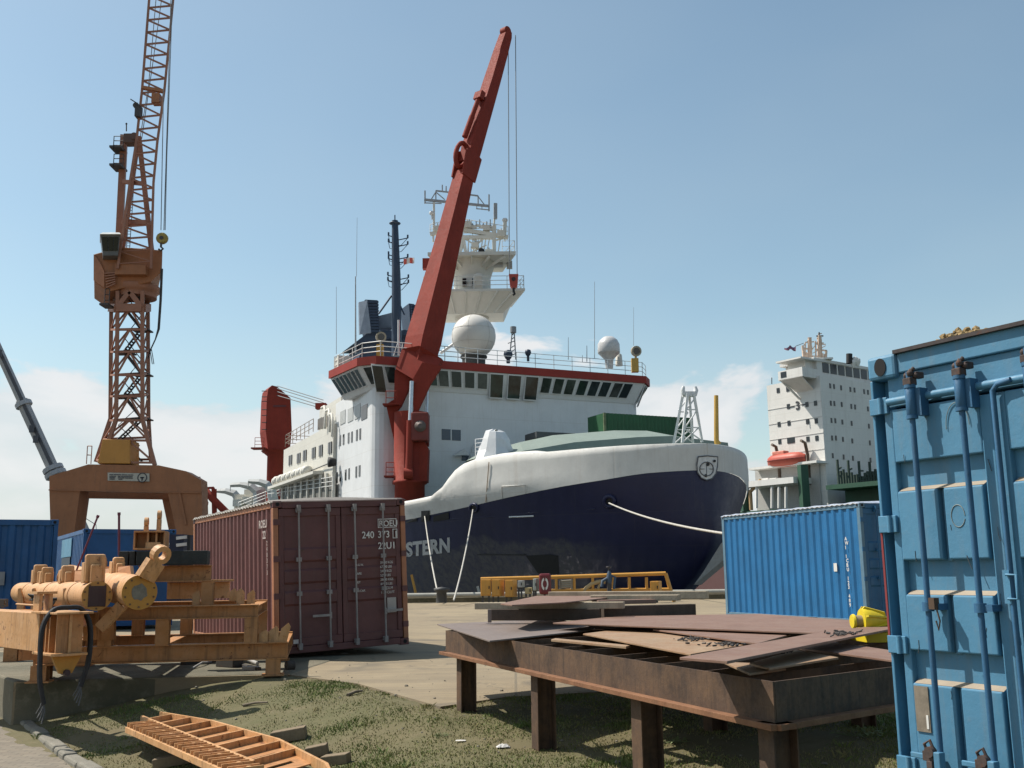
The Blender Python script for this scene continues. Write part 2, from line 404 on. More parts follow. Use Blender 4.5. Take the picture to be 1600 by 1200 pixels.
tx = MB(); text_mesh(tx, 'ROEU', (-.004, .85, 2.16), (0, -1, 0), B, .19, .004, bold=.02); text_mesh(tx, '22', (-.004, .62, 1.97), (0, -1, 0), B, .19, .004, bold=.02)
tx.build('side_lettering', plain('worn_lettering', (.42, .36, .33), .8), red, local=True)
tx = MB()
for k, s in enumerate('240373'): text_mesh(tx, s, (-.004, .38, 1.85 - k * .1), (0, -1, 0), B, .11, .004)
tx.build('number_lettering', plain('worn_lettering', (.42, .36, .33), .8), red, local=True)

# blue container beyond the table
M_blue = paint('bright_blue_paint', (.010, .115, .275), .5, .14, 1, .1, (.12, .06, .03), .12, (.08, .13, .18), .4)
M_bluedoor = paint('dark_blue_door_paint', (.016, .09, .19), .5, .16, 1, .1)
M_bluerail = paint('faded_blue_rail', (.09, .17, .235), .6, .2, 1.5, .3, (.13, .09, .06), .35)
M_tarpblue = paint('blue_white_tarp', (.30, .34, .42), .8, .3, 5, 0, RUST, .5, (.06, .08, .16))
bc = PY(1356, 971, 24.6)
blue = container('shipping_container', 'bright blue ribbed container with a tarpaulin roof, standing on the quay past the rusty table', 'container',
                 (bc.x, bc.y, .02), R_(21.0), 2.44, 6.06, 2.9, (M_blue, M_bluerail, M_bluedoor, M_bluedoor, M_tarpblue, M_bluerail), 20, 'tarp', 'door')
tx = MB()
for k, s in enumerate('AWI ICBU 123 489'): text_mesh(tx, s, (.004, .62, 2.02 - k * .105), (0, -1, 0), B, .12, .006, bold=.02)
tx.box(-.004, .006, .98, 1.10, 1.28, 1.48); tx.build('lettering', M_white, blue, local=True)

# two blue containers behind the orange frames
M_navyc = paint('deep_blue_paint', (.012, .075, .20), .5, .2, 1, .06, RUST, .2, (.05, .07, .1), .4)
M_sideblue = paint('pale_side_blue', (.07, .21, .32), .55, .15, 1, .15)  # paler blue than the body, for the side header
p = PY(131, 826, 27.5)
c2 = container('shipping_container', 'blue container with white letters AWI down its end, behind the orange lifting bracket', 'container', (p.x, p.y, p.z - 2.59), R_(30), 2.40, 6.06, 2.59,
               (M_navyc, M_navyc, M_navyc, M_navyc, M_navyc, M_navyc), 20, 'closed', 'flat')
tx = MB()
for k, s in enumerate('AWI'): text_mesh(tx, s, (2.16, .028, 2.08 - k * .22), A, B, .2, .005, bold=.02)
tx.build('lettering', M_white, c2, local=True)
o = MB(); o.box(-.02, 0.0, 2.2, 4.4, 1.9, 2.42); o.build('side_header', M_sideblue, c2, local=True)
o = MB(); o.box(-.024, 0.004, 2.3, 4.2, .2, 1.88); o.build('side_hatch', plain('dark_hatch', (.012, .03, .05), .6), c2, local=True)
p = PY(92, 812, 23.2); rz = R_(27)
c1 = container('shipping_container', 'dark blue ribbed container cut by the left edge, with a grey band at its middle', 'container',
               (p.x - 6.06 * math.cos(rz), p.y - 6.06 * math.sin(rz), p.z - 2.56), rz, 6.06, 2.44, 2.56, (M_navyc, M_navyc, M_navyc, M_navyc, M_navyc, M_navyc), 8, 'closed', 'ribbed', ribs_end=20)
o = MB(); o.box(3.6, 5.05, -.03, .0, 1.13, 1.42); o.build('grey_band', plain('grey_band', (.22, .23, .24), .7), c1, local=True)

# near container at the right: doors seen at a sharp angle
NB = paint('sky_blue_paint', (.070, .205, .325), .55, .12, 1.5, .16, (.14, .08, .05), .30, (.17, .19, .19), .7, .2)
NBd = paint('blue_bar_paint', (.03, .105, .20), .55, .18, 3, .25, (.10, .05, .03), .25)
Lr = PY(1367, 700, 5.0)
near = thing('shipping_container', 'sky blue container with tall locking bars and dusty ledges, nearest at the right edge', 'container', (Lr.x, Lr.y, -.14), R_(-59.5))
H = 2.56; W = 2.53
Zo = lambda z: z + .14
b = MB(); b.box(0.02, W, .13, 2.4, .05, H - .012); b.build('body', NB, near, local=True)
b = MB(); b.box(0, .016, 0, .13, .118, H - .118); b.box(.016, .085, .085, .13, .118, H - .118); b.box(W - .1, W, 0, .13, .118, H - .118)
b.build('corner_post', NB, near, local=True, bevel=.004)
b = MB(); b.box(-.003, .008, -.004, .002, 1.22, 1.76); b.build('red_edge', plain('red_strip', (.22, .03, .03), .6), near, local=True)
# corner castings with an oval hole
for x0, z0 in ((0, H - .118), (0, 0), (W - .16, H - .118), (W - .16, 0)):
    b = MB(); b.box(x0 - .006, x0 + .16, -.006, .17, z0, z0 + .118); c_ = b.build('corner_casting', NB, near, local=True, bevel=.016)
    WM[c_.name] = WM[near.name]
    h = MB(); h.lathe((0, 0, 0), [(.034, 0), (.034, .004)], 18, (0, -1, 0)); h.v = [V((v.x + x0 + .075, v.y - .0065, v.z * 1.3 + z0 + .06)) for v in h.v]; h.build('casting_hole', plain('black_gap', (.008, .008, .009), .9), c_, local=True)
b = MB(); b.box(.16, W - .16, .012, .13, H - .10, H - .004); b.box(.16, W - .16, .0, .13, 0.02, .13); b.box(.08, W - .1, .03, .13, H - .26, H - .10); b.build('header', NB, near, local=True, bevel=.006)
b = MB(); b.box(.155, W - .16, -.01, .14, H - .006, H + .012); b.build('roof_edge', paint('rusty_dark_edge', (.05, .04, .04), .8, .3, 3, .4), near, local=True)
b = MB(); b.tube([(.1, .0, H - .235), (W - .1, .004, H - .235)], .019, 12); b.build('header_tube', NB, near, local=True)
dx = [(.066, .640), (.662, 1.245), (1.27, 1.85), (1.873, 2.43)]
rows = [(1.89, 2.145), (1.42, 1.76), (1.01, 1.28), (.47, .88), (.0, .34)]
for k, (x0, x1) in enumerate(dx):
    d = MB(); d.box(x0, x1, .04, .1, .14, H - .275)
    d.box(x0, x0 + .045, .006, .07, .14, H - .275); d.box(x1 - .06, x1, .006, .07, .14, H - .275)
    for i, (za, zb) in enumerate(rows):
        za, zb = Zo(za), Zo(zb); mid_ = x0 + .05 + (x1 - x0 - .11) * .5
        if i == 0: d.box(x0 + .045, x1 - .06, .004, .07, za, zb)
        else:
            for xa, xb in ((x0 + .0455, mid_ - .016), (mid_ + .016, x1 - .075)):
                d.prism([(xa, .07, za), (xa, .0, za + .01), (xa, .0, zb - .012), (xa, .07, zb + .018)], (xb - xa, 0, 0))
            d.box(mid_ - .016, mid_ + .016, .03, .07, za, zb)
    dr = d.build('door', NB, near, local=True, bevel=.006); WM[dr.name] = WM[near.name]
    dm = MB()
    for i, (za, zb) in enumerate(rows):
        if i: zb = Zo(zb); dm.add([(x0 + .055, .0395, zb + .0105), (x1 - .07, .0395, zb + .0105), (x1 - .07, .004, zb - .0085), (x0 + .055, .004, zb - .0085)], [(3, 2, 1, 0)])
    dm.build('ledge_dust', plain('tan_dust', (.30, .25, .19), .95), dr, local=True)
    for i, xb in enumerate((x0 + .208, x1 - .102)):
        bb = MB(); bb.tube([(xb, -.055, .12), (xb, -.055, H - .12)], .0135, 12); o = bb.build('locking_bar', NBd, dr, local=True); WM[o.name] = WM[near.name]
        bb = MB(); bb.tube([(xb, -.055, H - .33), (xb, -.055, H - .325), (xb, -.055, H - .20), (xb, -.055, H - .195)], [.020, .024, .024, .020], 12)
        for z in (H - .335, H - .19): bb.tube([(xb, -.055, z - .008), (xb, -.055, z + .008)], .027, 12)
        bb.box(xb + .02, xb + .05, -.05, .006, H - .33, H - .2); bb.build('bar_guide', NBd, o, local=True)
        bb = MB()
        bb.box(xb - .022, xb + .024, -.078, -.03, H - .185, H - .15)
        for (cx_, cy_, cz_, s_) in ((-.018, -.05, -.135, .016), (.012, -.062, -.128, .017), (.0, -.04, -.115, .014), (.03, -.045, -.14, .014), (-.034, -.03, -.15, .011), (.022, -.05, -.108, .011)): bb.lathe((xb + cx_, cy_, H + cz_), [(1e-4, -s_), (s_, -s_ * .5), (s_ * .9, s_ * .4), (1e-4, s_)], 7, (cx_ * 9, -.4, 1), False)
        bb.box(xb + .0, xb + .034, -.035, .012, H - .15, H - .12)
        bb.build('cam_keeper', paint('corroded_cam', (.07, .05, .045), .8, .4, 12, .6), o, local=True, bevel=.008)
        bb = MB(); z = Zo(1.0 + .22)
        bb.tube([(xb, -.055, z - .02), (xb, -.055, z + .02)], .026, 12); bb.box(xb + .018, xb + .06, -.06, .004, z - .014, z + .014); bb.build('bar_bracket', NBd, o, local=True)
        # hand lever and its catch low on the bar
        bb = MB(); z = Zo(.56); bb.box(xb - .17, xb - .05, -.045, -.033, z - .012, z + .012); bb.box(xb - .012, xb + .02, -.09, -.05, z - .05, z + .035); bb.build('lever', NB, o, local=True, bevel=.004)
        bb = MB(); bb.box(xb - .085, xb - .03, -.07, -.02, z - .012, z + .03); bb.lathe((xb - .04, -.085, z + .03), [(.024, 0), (.024, .03)], 12, (0, 1, 0)); bb.tube([(xb - .06, -.06, z + .02), (xb - .07, -.07, z + .06), (xb - .04, -.07, z + .08), (xb - .02, -.06, z + .02)], .008, 6)
        bb.box(xb - .06, xb - .03, -.08, -.03, z - .09, z - .01)
        bb.build('catch', paint('corroded_cam', (.07, .05, .045), .8), o, local=True, bevel=.004)
    hg = MB()
    if k in (0, 2):
        for z in (2.17, 1.60, 1.04, .5): hg.box(x0 - .068, x0 + .035, -.014, .004, Zo(z) - .04, Zo(z) + .04); hg.tube([(x0 - .0, -.016, Zo(z) - .04), (x0 - .0, -.016, Zo(z) + .04)], .013, 8)
        hg.build('hinge', NB, dr, local=True, bevel=.003)
    else:
        hg.tube([(x0 + .01, -.02, .3), (x0 + .01, -.02, H - .27), (x0 + .035, -.02, H - .245), (x0 + .10, -.02, H - .235)], .0125, 8); hg.build('seal_bar', NBd, dr, local=True)
        hg = MB(); hg.tube([(x0 + .0, -.04, Zo(1.36)), (x0 + .05, -.045, Zo(1.36)), (x0 + .05, -.045, Zo(1.26)), (x0 + .0, -.04, Zo(1.26))], .006, 6); hg.box(x0 - .02, x0 + .012, -.034, -.03, Zo(1.24), Zo(1.38)); hg.build('grab_handle', NB, dr, local=True)
b = MB(); b.box(.120, .195, -.006, .0, Zo(.66), Zo(.86)); pl = b.build('data_plate', paint('tan_plate', (.20, .165, .125), .6, .25, 10, 0, RUST, .5), near, local=True); WM[pl.name] = WM[near.name]
b = MB(); b.box(.177, .188, -.0085, -.006, Zo(.675), Zo(.735)); b.build('plate_label', M_white, pl, local=True)
b = MB(); zc = Zo(1.24); b.tube([(.31, -.07, zc), (.33, -.075, zc - .02), (.345, -.075, zc - .08), (.335, -.075, zc - .12), (.325, -.075, zc - .08)], .004, 5); b.box(.30, .33, -.085, -.05, zc - .03, zc + .02)
b.build('padlock', paint('rust_lock', (.09, .055, .035), .8), near, local=True)
for (xc, zc_, r1, r2) in ((.43, Zo(1.62), .035, .05), (.47, Zo(2.02), .06, .11)):
    b = MB(); b.tube([(xc + r1 * math.cos(a), -.001, zc_ + r2 * math.sin(a)) for a in np.linspace(0, 6.0 if r1 < .05 else 3.2, 20)], .0022, 4); b.build('chalk_ring', plain('chalk_mark', (.20, .23, .22), .9), near, local=True, whole=True)
rr = random.Random(21)
for i in range(16):        # scratches and chipped spots down to the primer
    xa = rr.uniform(.1, .62); za = rr.uniform(.3, 2.2); b = MB(); L_ = rr.uniform(.01, .07); a = rr.uniform(-1.8, -1.2); pts = [(xa, -.0006, za), (xa + L_ * math.cos(a) * .5 + rr.uniform(-.004, .004), -.0006, za + L_ * math.sin(a) * .5), (xa + L_ * math.cos(a), -.0006, za + L_ * math.sin(a))]
    b.tube(pts, rr.uniform(.001, .0025), 4); b.build('scratch', plain('scratch_dark', (.06, .075, .085), .9), near, local=True, whole=True)
# rubble heaped on its roof near the corner
tb = MB(); rr = random.Random(4)
for i in range(380):
    x = rr.gauss(.36, .1); y = rr.gauss(.30, .09); hgt = .115 * max(0, 1 - abs(x - .36) / .26) * max(0, 1 - abs(y - .30) / .3)
    c = V((x, y, H + .012 + max(0, hgt) * rr.random())); s = rr.uniform(.007, .02)
    tb.lathe(c, [(0, -s), (s, -s * .3), (s * rr.uniform(.7, 1), s * .4), (0, s)], 6, (rr.uniform(-1, 1), rr.uniform(-1, 1), 1.2), False)
m_ = MB(); m_.add([WM[near.name] @ v for v in tb.v], tb.f)
struct(tag(m_.build('rubble', paint('yellow_rubble', (.24, .165, .075), .95, .4, 10)), 'clumps of dry yellowish rubble on top of the near blue container', 'rubble'), 'stuff')
# ------------------------------------------------------------------ ground
def ground_mat(name, c1, c2, c3, s=1., rough=.9, bump=.4, joints=None):
    m, nt, b = nodes_of(name); v = objvec(nt); L = nt.links
    n1 = noise_n(nt, v, .22 * s, 6, .6, .4); n2 = noise_n(nt, v, 2.2 * s, 7, .7); n3 = noise_n(nt, v, 40 * s, 4, .7)
    base = mixc(nt, ramp(nt, n1, .35, .65), c1, c2); base = mixc(nt, ramp(nt, n2, .5, .7, 0, .6), base, c3)
    base = mixc(nt, ramp(nt, n3, .35, .75, 0, .45), base, [x * .55 for x in c1])
    if joints:      # cast slabs with sealed joints, fine cracks, oil stains and worn streaks
        bk = N(nt, 'ShaderNodeTexBrick', offset=.0); L.new(v, bk.inputs['Vector']); bk.inputs['Scale'].default_value = 1; bk.inputs['Brick Width'].default_value = joints; bk.inputs['Row Height'].default_value = joints * .8; bk.inputs['Mortar Size'].default_value = .02; bk.inputs['Mortar Smooth'].default_value = .3
        vo = N(nt, 'ShaderNodeTexVoronoi', feature='DISTANCE_TO_EDGE'); vo.inputs['Scale'].default_value = .55; dv = N(nt, 'ShaderNodeVectorMath', operation='ADD'); L.new(v, dv.inputs[0]); nz = N(nt, 'ShaderNodeTexNoise'); nz.inputs['Scale'].default_value = 2.2; nz.inputs['Detail'].default_value = 5; L.new(v, nz.inputs['Vector']); L.new(nz.outputs['Color'], dv.inputs[1]); L.new(dv.outputs[0], vo.inputs['Vector'])
        base = mixc(nt, mul(nt, ramp(nt, vo.outputs['Distance'], .004, .014, .55, 0), ramp(nt, n1, .48, .56)), base, (.07, .06, .045))
        base = mixc(nt, mul(nt, bk.outputs['Fac'], .55), base, (.09, .08, .06))
        vs_ = objvec(nt, (.25, 1.6, 1)); st = noise_n(nt, vs_, 1.4, 6, .65, .3); base = mixc(nt, ramp(nt, st, .46, .64, 0, .7), base, (.17, .135, .09))
        oi = noise_n(nt, v, .6, 3, .5, .8); base = mixc(nt, ramp(nt, oi, .6, .7, 0, .65), base, (.10, .085, .065))
    L.new(base, b.inputs['Base Color']); b.inputs['Roughness'].default_value = rough
    bumpn(nt, b, mul(nt, n2, n3, 'ADD'), bump, .02); return m
M_conc = ground_mat('worn_concrete', (.285, .225, .14), (.23, .18, .115), (.33, .27, .175), joints=5.2)
M_soil = ground_mat('soil', (.125, .10, .046), (.085, .085, .028), (.165, .132, .07), 2.)
QY = 50.0
# left of the slab edge the yard is lower: slab edge points (pixel -> z=0)
def px0(px, py): p = PZ(px, py, 0.0); return V((p.x, p.y, 0))
E = [px0(22, 1066), px0(180, 1061), px0(450, 1054), px0(560, 1068), px0(688, 1104), px0(790, 1089), px0(1000, 1077), px0(1400, 1060), px0(1900, 1050)]
apron = [V((-60, E[0].y + 6, 0)), V((-12, E[0].y + 5.4, 0))] 
poly = [(-4000, QY), (-4000, 21), (E[0].x - 1.2, 19.5)] + [(e.x, e.y) for e in E] + [(60, 13), (4000, 13), (4000, QY)]
g = MB(); vs = [V((x, y, 0)) for x, y in poly]; n_ = len(vs)
g.add(vs + [v + V((0, 0, -1.2)) for v in vs], [tuple(range(n_))] + [(i, i + n_, (i + 1) % n_ + n_, (i + 1) % n_) for i in range(n_)])
ap = g.build('quay_apron', M_conc); struct(ap)
# far side: water level in the dock and the land behind, out to the horizon
g = MB(); g.quad((-5000, QY - 1, -4), (5000, QY - 1, -4), (5000, 5000, -4), (-5000, 5000, -4)); wm, nt_, b_ = nodes_of('dock_water'); b_.inputs['Base Color'].default_value = (.02, .03, .03, 1); b_.inputs['Roughness'].default_value = .12
bumpn(nt_, b_, noise_n(nt_, objvec(nt_), .8, 4), .3, .1); struct(g.build('water', wm))
# terrain in front: grass bank sinking to the paved path at the lower left
def edge_y(x):        # where the concrete apron begins
    for i in range(len(E) - 1):
        if E[i].x <= x <= E[i + 1].x: return E[i].y + (E[i + 1].y - E[i].y) * (x - E[i].x) / (E[i + 1].x - E[i].x)
    return 99
sm_ = lambda t: (lambda u: u * u * (3 - 2 * u))(max(0, min(1, t)))
def terr(x, y):
    d = (x + 7) * .79 + (y - 13.8) * .61          # distance from the kerb of the sunken path
    z = -.58 + .55 * sm_(max(d / 3.5, (x + 4) / 4.2))
    z -= .10 * sm_((12.0 - y) / 5.5) * sm_((x + 4) / 3)
    ey = edge_y(x)
    if x > -3.6: z = z * sm_((ey - y + .15) / (1.6 + max(0, -x) * .5)) + (.0 if y < ey + .2 else -.06)
    z -= .012 if y < ey else .03
    return z + .018 * noise.noise(V((x * .9, y * .9, 0))) * sm_((ey - y) / 1.5) + .014 * noise.noise(V((x * 3.1, y * 3.1, 3)))
def PT(px, py, up=0.):     # the point of the rough ground seen at a pixel
    z = -.2
    for _ in range(25): p = PZ(px, py, z); z += .5 * (terr(p.x, p.y) - z)
    p = PZ(px, py, z); p.z = terr(p.x, p.y) + up; return p
def grid_sheet(name, mat, x0, x1, y0, y1, st, fz):
    nx, ny = int((x1 - x0) / st), int((y1 - y0) / st)
    vs = [V((x0 + (x1 - x0) * i / nx, y0 + (y1 - y0) * j / ny, 0)) for j in range(ny + 1) for i in range(nx + 1)]
    for v in vs: v.z = fz(v.x, v.y)
    fs = [(j * (nx + 1) + i, j * (nx + 1) + i + 1, (j + 1) * (nx + 1) + i + 1, (j + 1) * (nx + 1) + i) for j in range(ny) for i in range(nx)]
    return MB().add(vs, fs, True).build(name, mat)
struct(grid_sheet('grass_ground', M_soil, -11, 12, 2.5, 16.6, .14, terr))
g = MB(); g.box(-4000, 4000, -600, 40, -2.2, -.95); struct(g.build('ground', M_soil))
# concrete plinth under the orange frames (left edge seen at the lower left)
M_conc2 = ground_mat('stained_concrete', (.165, .145, .10), (.06, .06, .036), (.22, .195, .14), 2.)
e0 = E[0]; g = MB(); e2 = PZ(455, 1053, 0); back = V((-.55, .83, 0))
poly = [V((e0.x, e0.y, .012)), V((e2.x, e2.y, .012)), V((e2.x + .3, e2.y + 3.2, .012)), V((e0.x - 4.2, e0.y + 6.0, .012))]
g.prism(poly, (0, 0, -.95)); struct(g.build('concrete_plinth', M_conc2, bevel=.03))
# brick path, lower left, with rough kerb stones
m, nt, b = nodes_of('paving_bricks'); v = objvec(nt); bt = N(nt, 'ShaderNodeTexBrick'); nt.links.new(v, bt.inputs['Vector'])
bt.inputs['Scale'].default_value = 1; bt.inputs['Brick Width'].default_value = .2; bt.inputs['Row Height'].default_value = .1; bt.inputs['Mortar Size'].default_value = .006
bt.inputs['Color1'].default_value = (.22, .185, .14, 1); bt.inputs['Color2'].default_value = (.17, .14, .105, 1); bt.inputs['Mortar'].default_value = (.09, .08, .06, 1)
n2 = noise_n(nt, v, 4, 6, .7); nt.links.new(mixc(nt, ramp(nt, n2, .4, .7, 0, .5), bt.outputs['Color'], (.14, .125, .10)), b.inputs['Base Color']); b.inputs['Roughness'].default_value = .9
bumpn(nt, b, mul(nt, bt.outputs['Fac'], n2, 'SUBTRACT'), .3, .01)
K = [PZ(36, 1129, -.57), PZ(80, 1164, -.57), PZ(110, 1186, -.57), PZ(152, 1212, -.57), PZ(300, 1310, -.57)]
g = MB(); vs = [V((-14, 15, -.575)), V((-14, 2, -.575)), V((K[-1].x, 2, -.575)), *[V((k.x, k.y, -.575)) for k in K[::-1]], V((K[0].x - .1, 15, -.575))]
g.add(vs, [tuple(range(len(vs)))]); struct(g.build('path', m))
M_kerb = ground_mat('kerb_stone', (.24, .22, .18), (.16, .15, .12), (.30, .27, .22), 3.)
for i in range(len(K) - 1):
    a, c = K[i], K[i + 1]; nseg = max(1, int((c - a).length / .55))
    for k in range(nseg):
        q0 = a.lerp(c, (k + .03) / nseg); q1 = a.lerp(c, (k + .97) / nseg); q0.z = q1.z = -.60 + random.uniform(-.02, .02)
        o = MB().bar(q0, q1, .16, .2).build('kerb', M_kerb, bevel=.03); struct(o)
# grass: short blades and tufts, thin on worn patches
def blades(n, seed):
    rr = np.random.default_rng(seed); out_v = []; out_f = []; cols = []
    cnt = 0; tries = 0
    rnd = random.Random(seed)
    while cnt < n and tries < n * 6:
        tries += 1
        y = 5.2 + 9.2 * rnd.random() ** 1.5; x = rnd.uniform(-.56 * y - .2, .50 * y)
        # not on the apron
        ex = None
        for i in range(len(E) - 1):
            if E[i].x <= x <= E[i + 1].x: f = (x - E[i].x) / (E[i + 1].x - E[i].x); ex = E[i].y + f * (E[i + 1].y - E[i].y)
        if ex is None: ex = E[0].y - 100 if x < E[0].x and y > E[0].y - .1 else 99
        d = noise.noise(V((x * .7, y * .7, 9))) + .6 * noise.noise(V((x * 2.3, y * 2.3, 4)))
        if y > ex - .02 + .28 * noise.noise(V((x * 3, y * 3, 8))): continue
        # path
        if any(False for _ in ()): continue
        kx = None
        if y < K[0].y:
            for i in range(len(K) - 1):
                if K[i + 1].y <= y <= K[i].y: f = (y - K[i].y) / (K[i + 1].y - K[i].y); kx = K[i].x + f * (K[i + 1].x - K[i].x)
            if kx is not None and x < kx + .05 + .12 * rnd.random(): continue
        dens = .60 + d * 1.3
        if rnd.random() > dens: continue
        cnt += 1
        z = terr(x, y); h = rnd.uniform(.006, .022) * (1.5 if d > .3 else .85); 
        if rnd.random() < .02: h *= 2.4
        a = rnd.uniform(0, 6.283); w = rnd.uniform(.0022, .005) * (1 + y * .06); ln = rnd.uniform(-.5, .5) * h * 1.6; l2 = rnd.uniform(-.5, .5) * h * 1.6
        ca, sa = math.cos(a) * w, math.sin(a) * w; k = len(out_v)
        out_v += [(x - ca, y - sa, z - .006), (x + ca, y + sa, z - .006), (x + ca * .6 + ln * .5, y + sa * .6 + l2 * .5, z + h * .65), (x + ln, y + l2, z + h)]
        out_f += [(k, k + 1, k + 2), (k, k + 2, k + 3)]
        q = rnd.random() * .6 + max(0, min(.4, .3 - d * .5)); cols.append(q)
    # taller tufts, thickest round the table legs and along the concrete
    tc = [(rnd.uniform(-.5 * y_, .46 * y_), y_) for y_ in [5.4 + 8.5 * rnd.random() ** 1.3 for _ in range(150)]]
    for (lx, ly) in ((714, 1101), (836, 1135), (996, 1184), (760, 1098), (900, 1085), (960, 1082), (690, 1110), (1010, 1190)):
        for _ in range(7): p = PT(lx + rnd.uniform(-28, 28), ly + rnd.uniform(-6, 8)); tc.append((p.x, p.y))
    for (tx_, ty_) in tc:
        if ty_ > edge_y(tx_) - .05 if edge_y(tx_) < 90 else tx_ < E[0].x + .2: continue
        if (tx_ + 7) * .79 + (ty_ - 13.8) * .61 < .25: continue
        hh = rnd.uniform(.025, .065); q0 = rnd.random() * .75
        for _ in range(rnd.randint(9, 26)):
            x, y = tx_ + rnd.gauss(0, .035), ty_ + rnd.gauss(0, .035); z = terr(x, y); h = hh * rnd.uniform(.5, 1.2); a = rnd.uniform(0, 6.283); w = rnd.uniform(.002, .0045); ln, l2 = rnd.gauss(0, .5) * h, rnd.gauss(0, .5) * h; ca, sa = math.cos(a) * w, math.sin(a) * w; k = len(out_v)
            out_v += [(x - ca, y - sa, z - .006), (x + ca, y + sa, z - .006), (x + ca * .6 + ln * .4, y + sa * .6 + l2 * .4, z + h * .65), (x + ln, y + l2, z + h)]; out_f += [(k, k + 1, k + 2), (k, k + 2, k + 3)]; cols.append(min(1, q0 + rnd.random() * .25))
    return out_v, out_f, cols
gv, gf, gc = blades(190000, 3)
me = bpy.data.meshes.new('grass'); me.from_pydata(gv, [], gf); go = bpy.data.objects.new('grass', me); col.objects.link(go)
at = me.attributes.new('tone', 'FLOAT', 'FACE'); at.data.foreach_set('value', np.repeat(np.array(gc, dtype=np.float32), 2))
m, nt, b = nodes_of('grass_blades'); an = N(nt, 'ShaderNodeAttribute', attribute_name='tone')
cr = N(nt, 'ShaderNodeValToRGB'); nt.links.new(an.outputs['Fac'], cr.inputs[0]); el = cr.color_ramp.elements
el[0].position = .05; el[0].color = (.085, .145, .022, 1); el[1].position = .95; el[1].color = (.27, .215, .095, 1); e_ = el.new(.5); e_.color = (.14, .16, .036, 1)
nt.links.new(cr.outputs[0], b.inputs['Base Color']); b.inputs['Roughness'].default_value = .7
me.materials.append(m); struct(tag(go, 'short patchy grass around the table legs and below the plinth', 'grass'), 'stuff')
# broad-leaved weeds under the table
M_weed = plain('weed_leaf', (.13, .16, .06), .7)
for (px, py, s, lab) in ((1030, 1160, .13, 'leafy weed beside the third leg of the rusty table'), (1340, 1150, .12, 'low pale weed in the shade under the table, near the blue container'), (690, 1150, .05, 'tiny weed in the open grass left of the table')):
    p = PT(px, py); rr = random.Random(px); wmb = MB()
    for i in range(46):
        a = rr.uniform(0, 6.28); r = s * 1.6 * rr.random() ** .6; c = p + V((math.cos(a) * r * 1.3, math.sin(a) * r, s * rr.uniform(.15, .75) * (1.1 - r / (2 * s)))); l = s * rr.uniform(.15, .3); a2 = rr.uniform(0, 6.28)
        d = V((math.cos(a2), math.sin(a2), rr.uniform(-.2, .5))) * l; e = V((-math.sin(a2), math.cos(a2), rr.uniform(-.3, .3))) * l * .45
        wmb.add([c - d, c + e, c + d, c - e], [(0, 1, 2, 3)])
        if i % 3 == 0: wmb.tube([V((p.x + (c.x - p.x) * .3, p.y + (c.y - p.y) * .3, p.z)), c], .003, 4, False)
    tag(wmb.build('weed', M_weed, loc=(p.x, p.y, p.z)), lab, 'weed')
# litter on the grass
M_pap = plain('pale_litter', (.55, .53, .5), .8)
for (px, py, s, lab) in ((786, 1169, .045, 'crumpled white paper on the grass below the table end'), (720, 1159, .035, 'flat pale scrap on the grass left of the crumpled paper'), (538, 1022, .05, 'small white scrap on the concrete in front of the maroon doors')):
    p = PT(px, py) if py > 1050 else PZ(px, py, 0); z = p.z + .004; mb = MB(); rr = random.Random(px); k = 9
    vs = []; fs = []
    for j in range(k):
        for i in range(k):
            u, v_ = i / (k - 1) - .5, j / (k - 1) - .5; e_ = max(abs(u), abs(v_)) * 2
            vs.append(V((p.x + u * s * 2.6 + rr.uniform(-1, 1) * s * .1, p.y + v_ * s * 1.6 + rr.uniform(-1, 1) * s * .1, z + .008 + s * (.55 if px == 786 else .14) * (1 - e_ ** 2) * rr.uniform(.5, 1.2))))
    for j in range(k - 1):
        for i in range(k - 1): a = j * k + i; fs.append((a, a + 1, a + k + 1, a + k))
    mb.add(vs, fs); tag(mb.build('litter', M_pap, loc=(p.x, p.y, z)), lab, 'litter')
# driftwood sticks and twigs at the grass edge
M_stick = paint('weathered_stick', (.15, .12, .085), .9, .3, 8)
for i, (a, c, r, lab) in enumerate((((380, 1104), (418, 1100), .018, 'dark stick lying on the grass behind the orange rack'), ((543, 1088), (566, 1082), .02, 'short piece of wood at the edge of the concrete'), ((455, 1144), (474, 1136), .008, 'thin pale twig on the grass right of the orange rack'), ((508, 1012), (560, 1016), .012, 'grey stick on the concrete before the maroon container'))):
    z = -.12 if a[1] > 1095 else -.05
    if a[1] < 1050: z = .012
    p, q = (PT(*a, .015), PT(*c, .02)) if a[1] > 1050 else (PZ(*a, z), PZ(*c, z))
    mid = p.lerp(q, .5) + V((0, .01, .012)); tag(MB().tube([p, mid, q], [r, r * .9, r * .6], 6).build('stick', M_stick, loc=tuple(p)), lab, 'stick')
# small stones and grit over the grass and the concrete
rr = random.Random(31); m_ = MB()
for i in range(900):
    y = 5.4 + 12 * rr.random() ** 1.4; x = rr.uniform(-.5 * y, .45 * y); ey = edge_y(x)
    if ey > 90 or (x + 7) * .79 + (y - 13.8) * .61 < .2: continue
    z = 0 if y > ey + .05 else terr(x, y); s = rr.uniform(.004, .014) * (1 if rr.random() < .9 else 2.2)
    if y > ey + 1.5 and rr.random() < .55: continue
    m_.lathe((x, y, z + s * .25), [(1e-4, -s * .6), (s, -s * .1), (s * .7, s * .45), (1e-4, s * .6)], 5, (rr.uniform(-.5, .5), rr.uniform(-.5, .5), 1), False)
struct(tag(m_.build('gravel', ground_mat('grit', (.24, .215, .17), (.15, .135, .105), (.34, .31, .26), 6.)), 'scattered small stones and grit on the grass and the concrete', 'gravel'), 'stuff')
# quay edge kerb and bits
g = MB(); g.box(-400, 400, QY - .5, QY, -3, .22); struct(g.build('quay_edge', M_conc2))
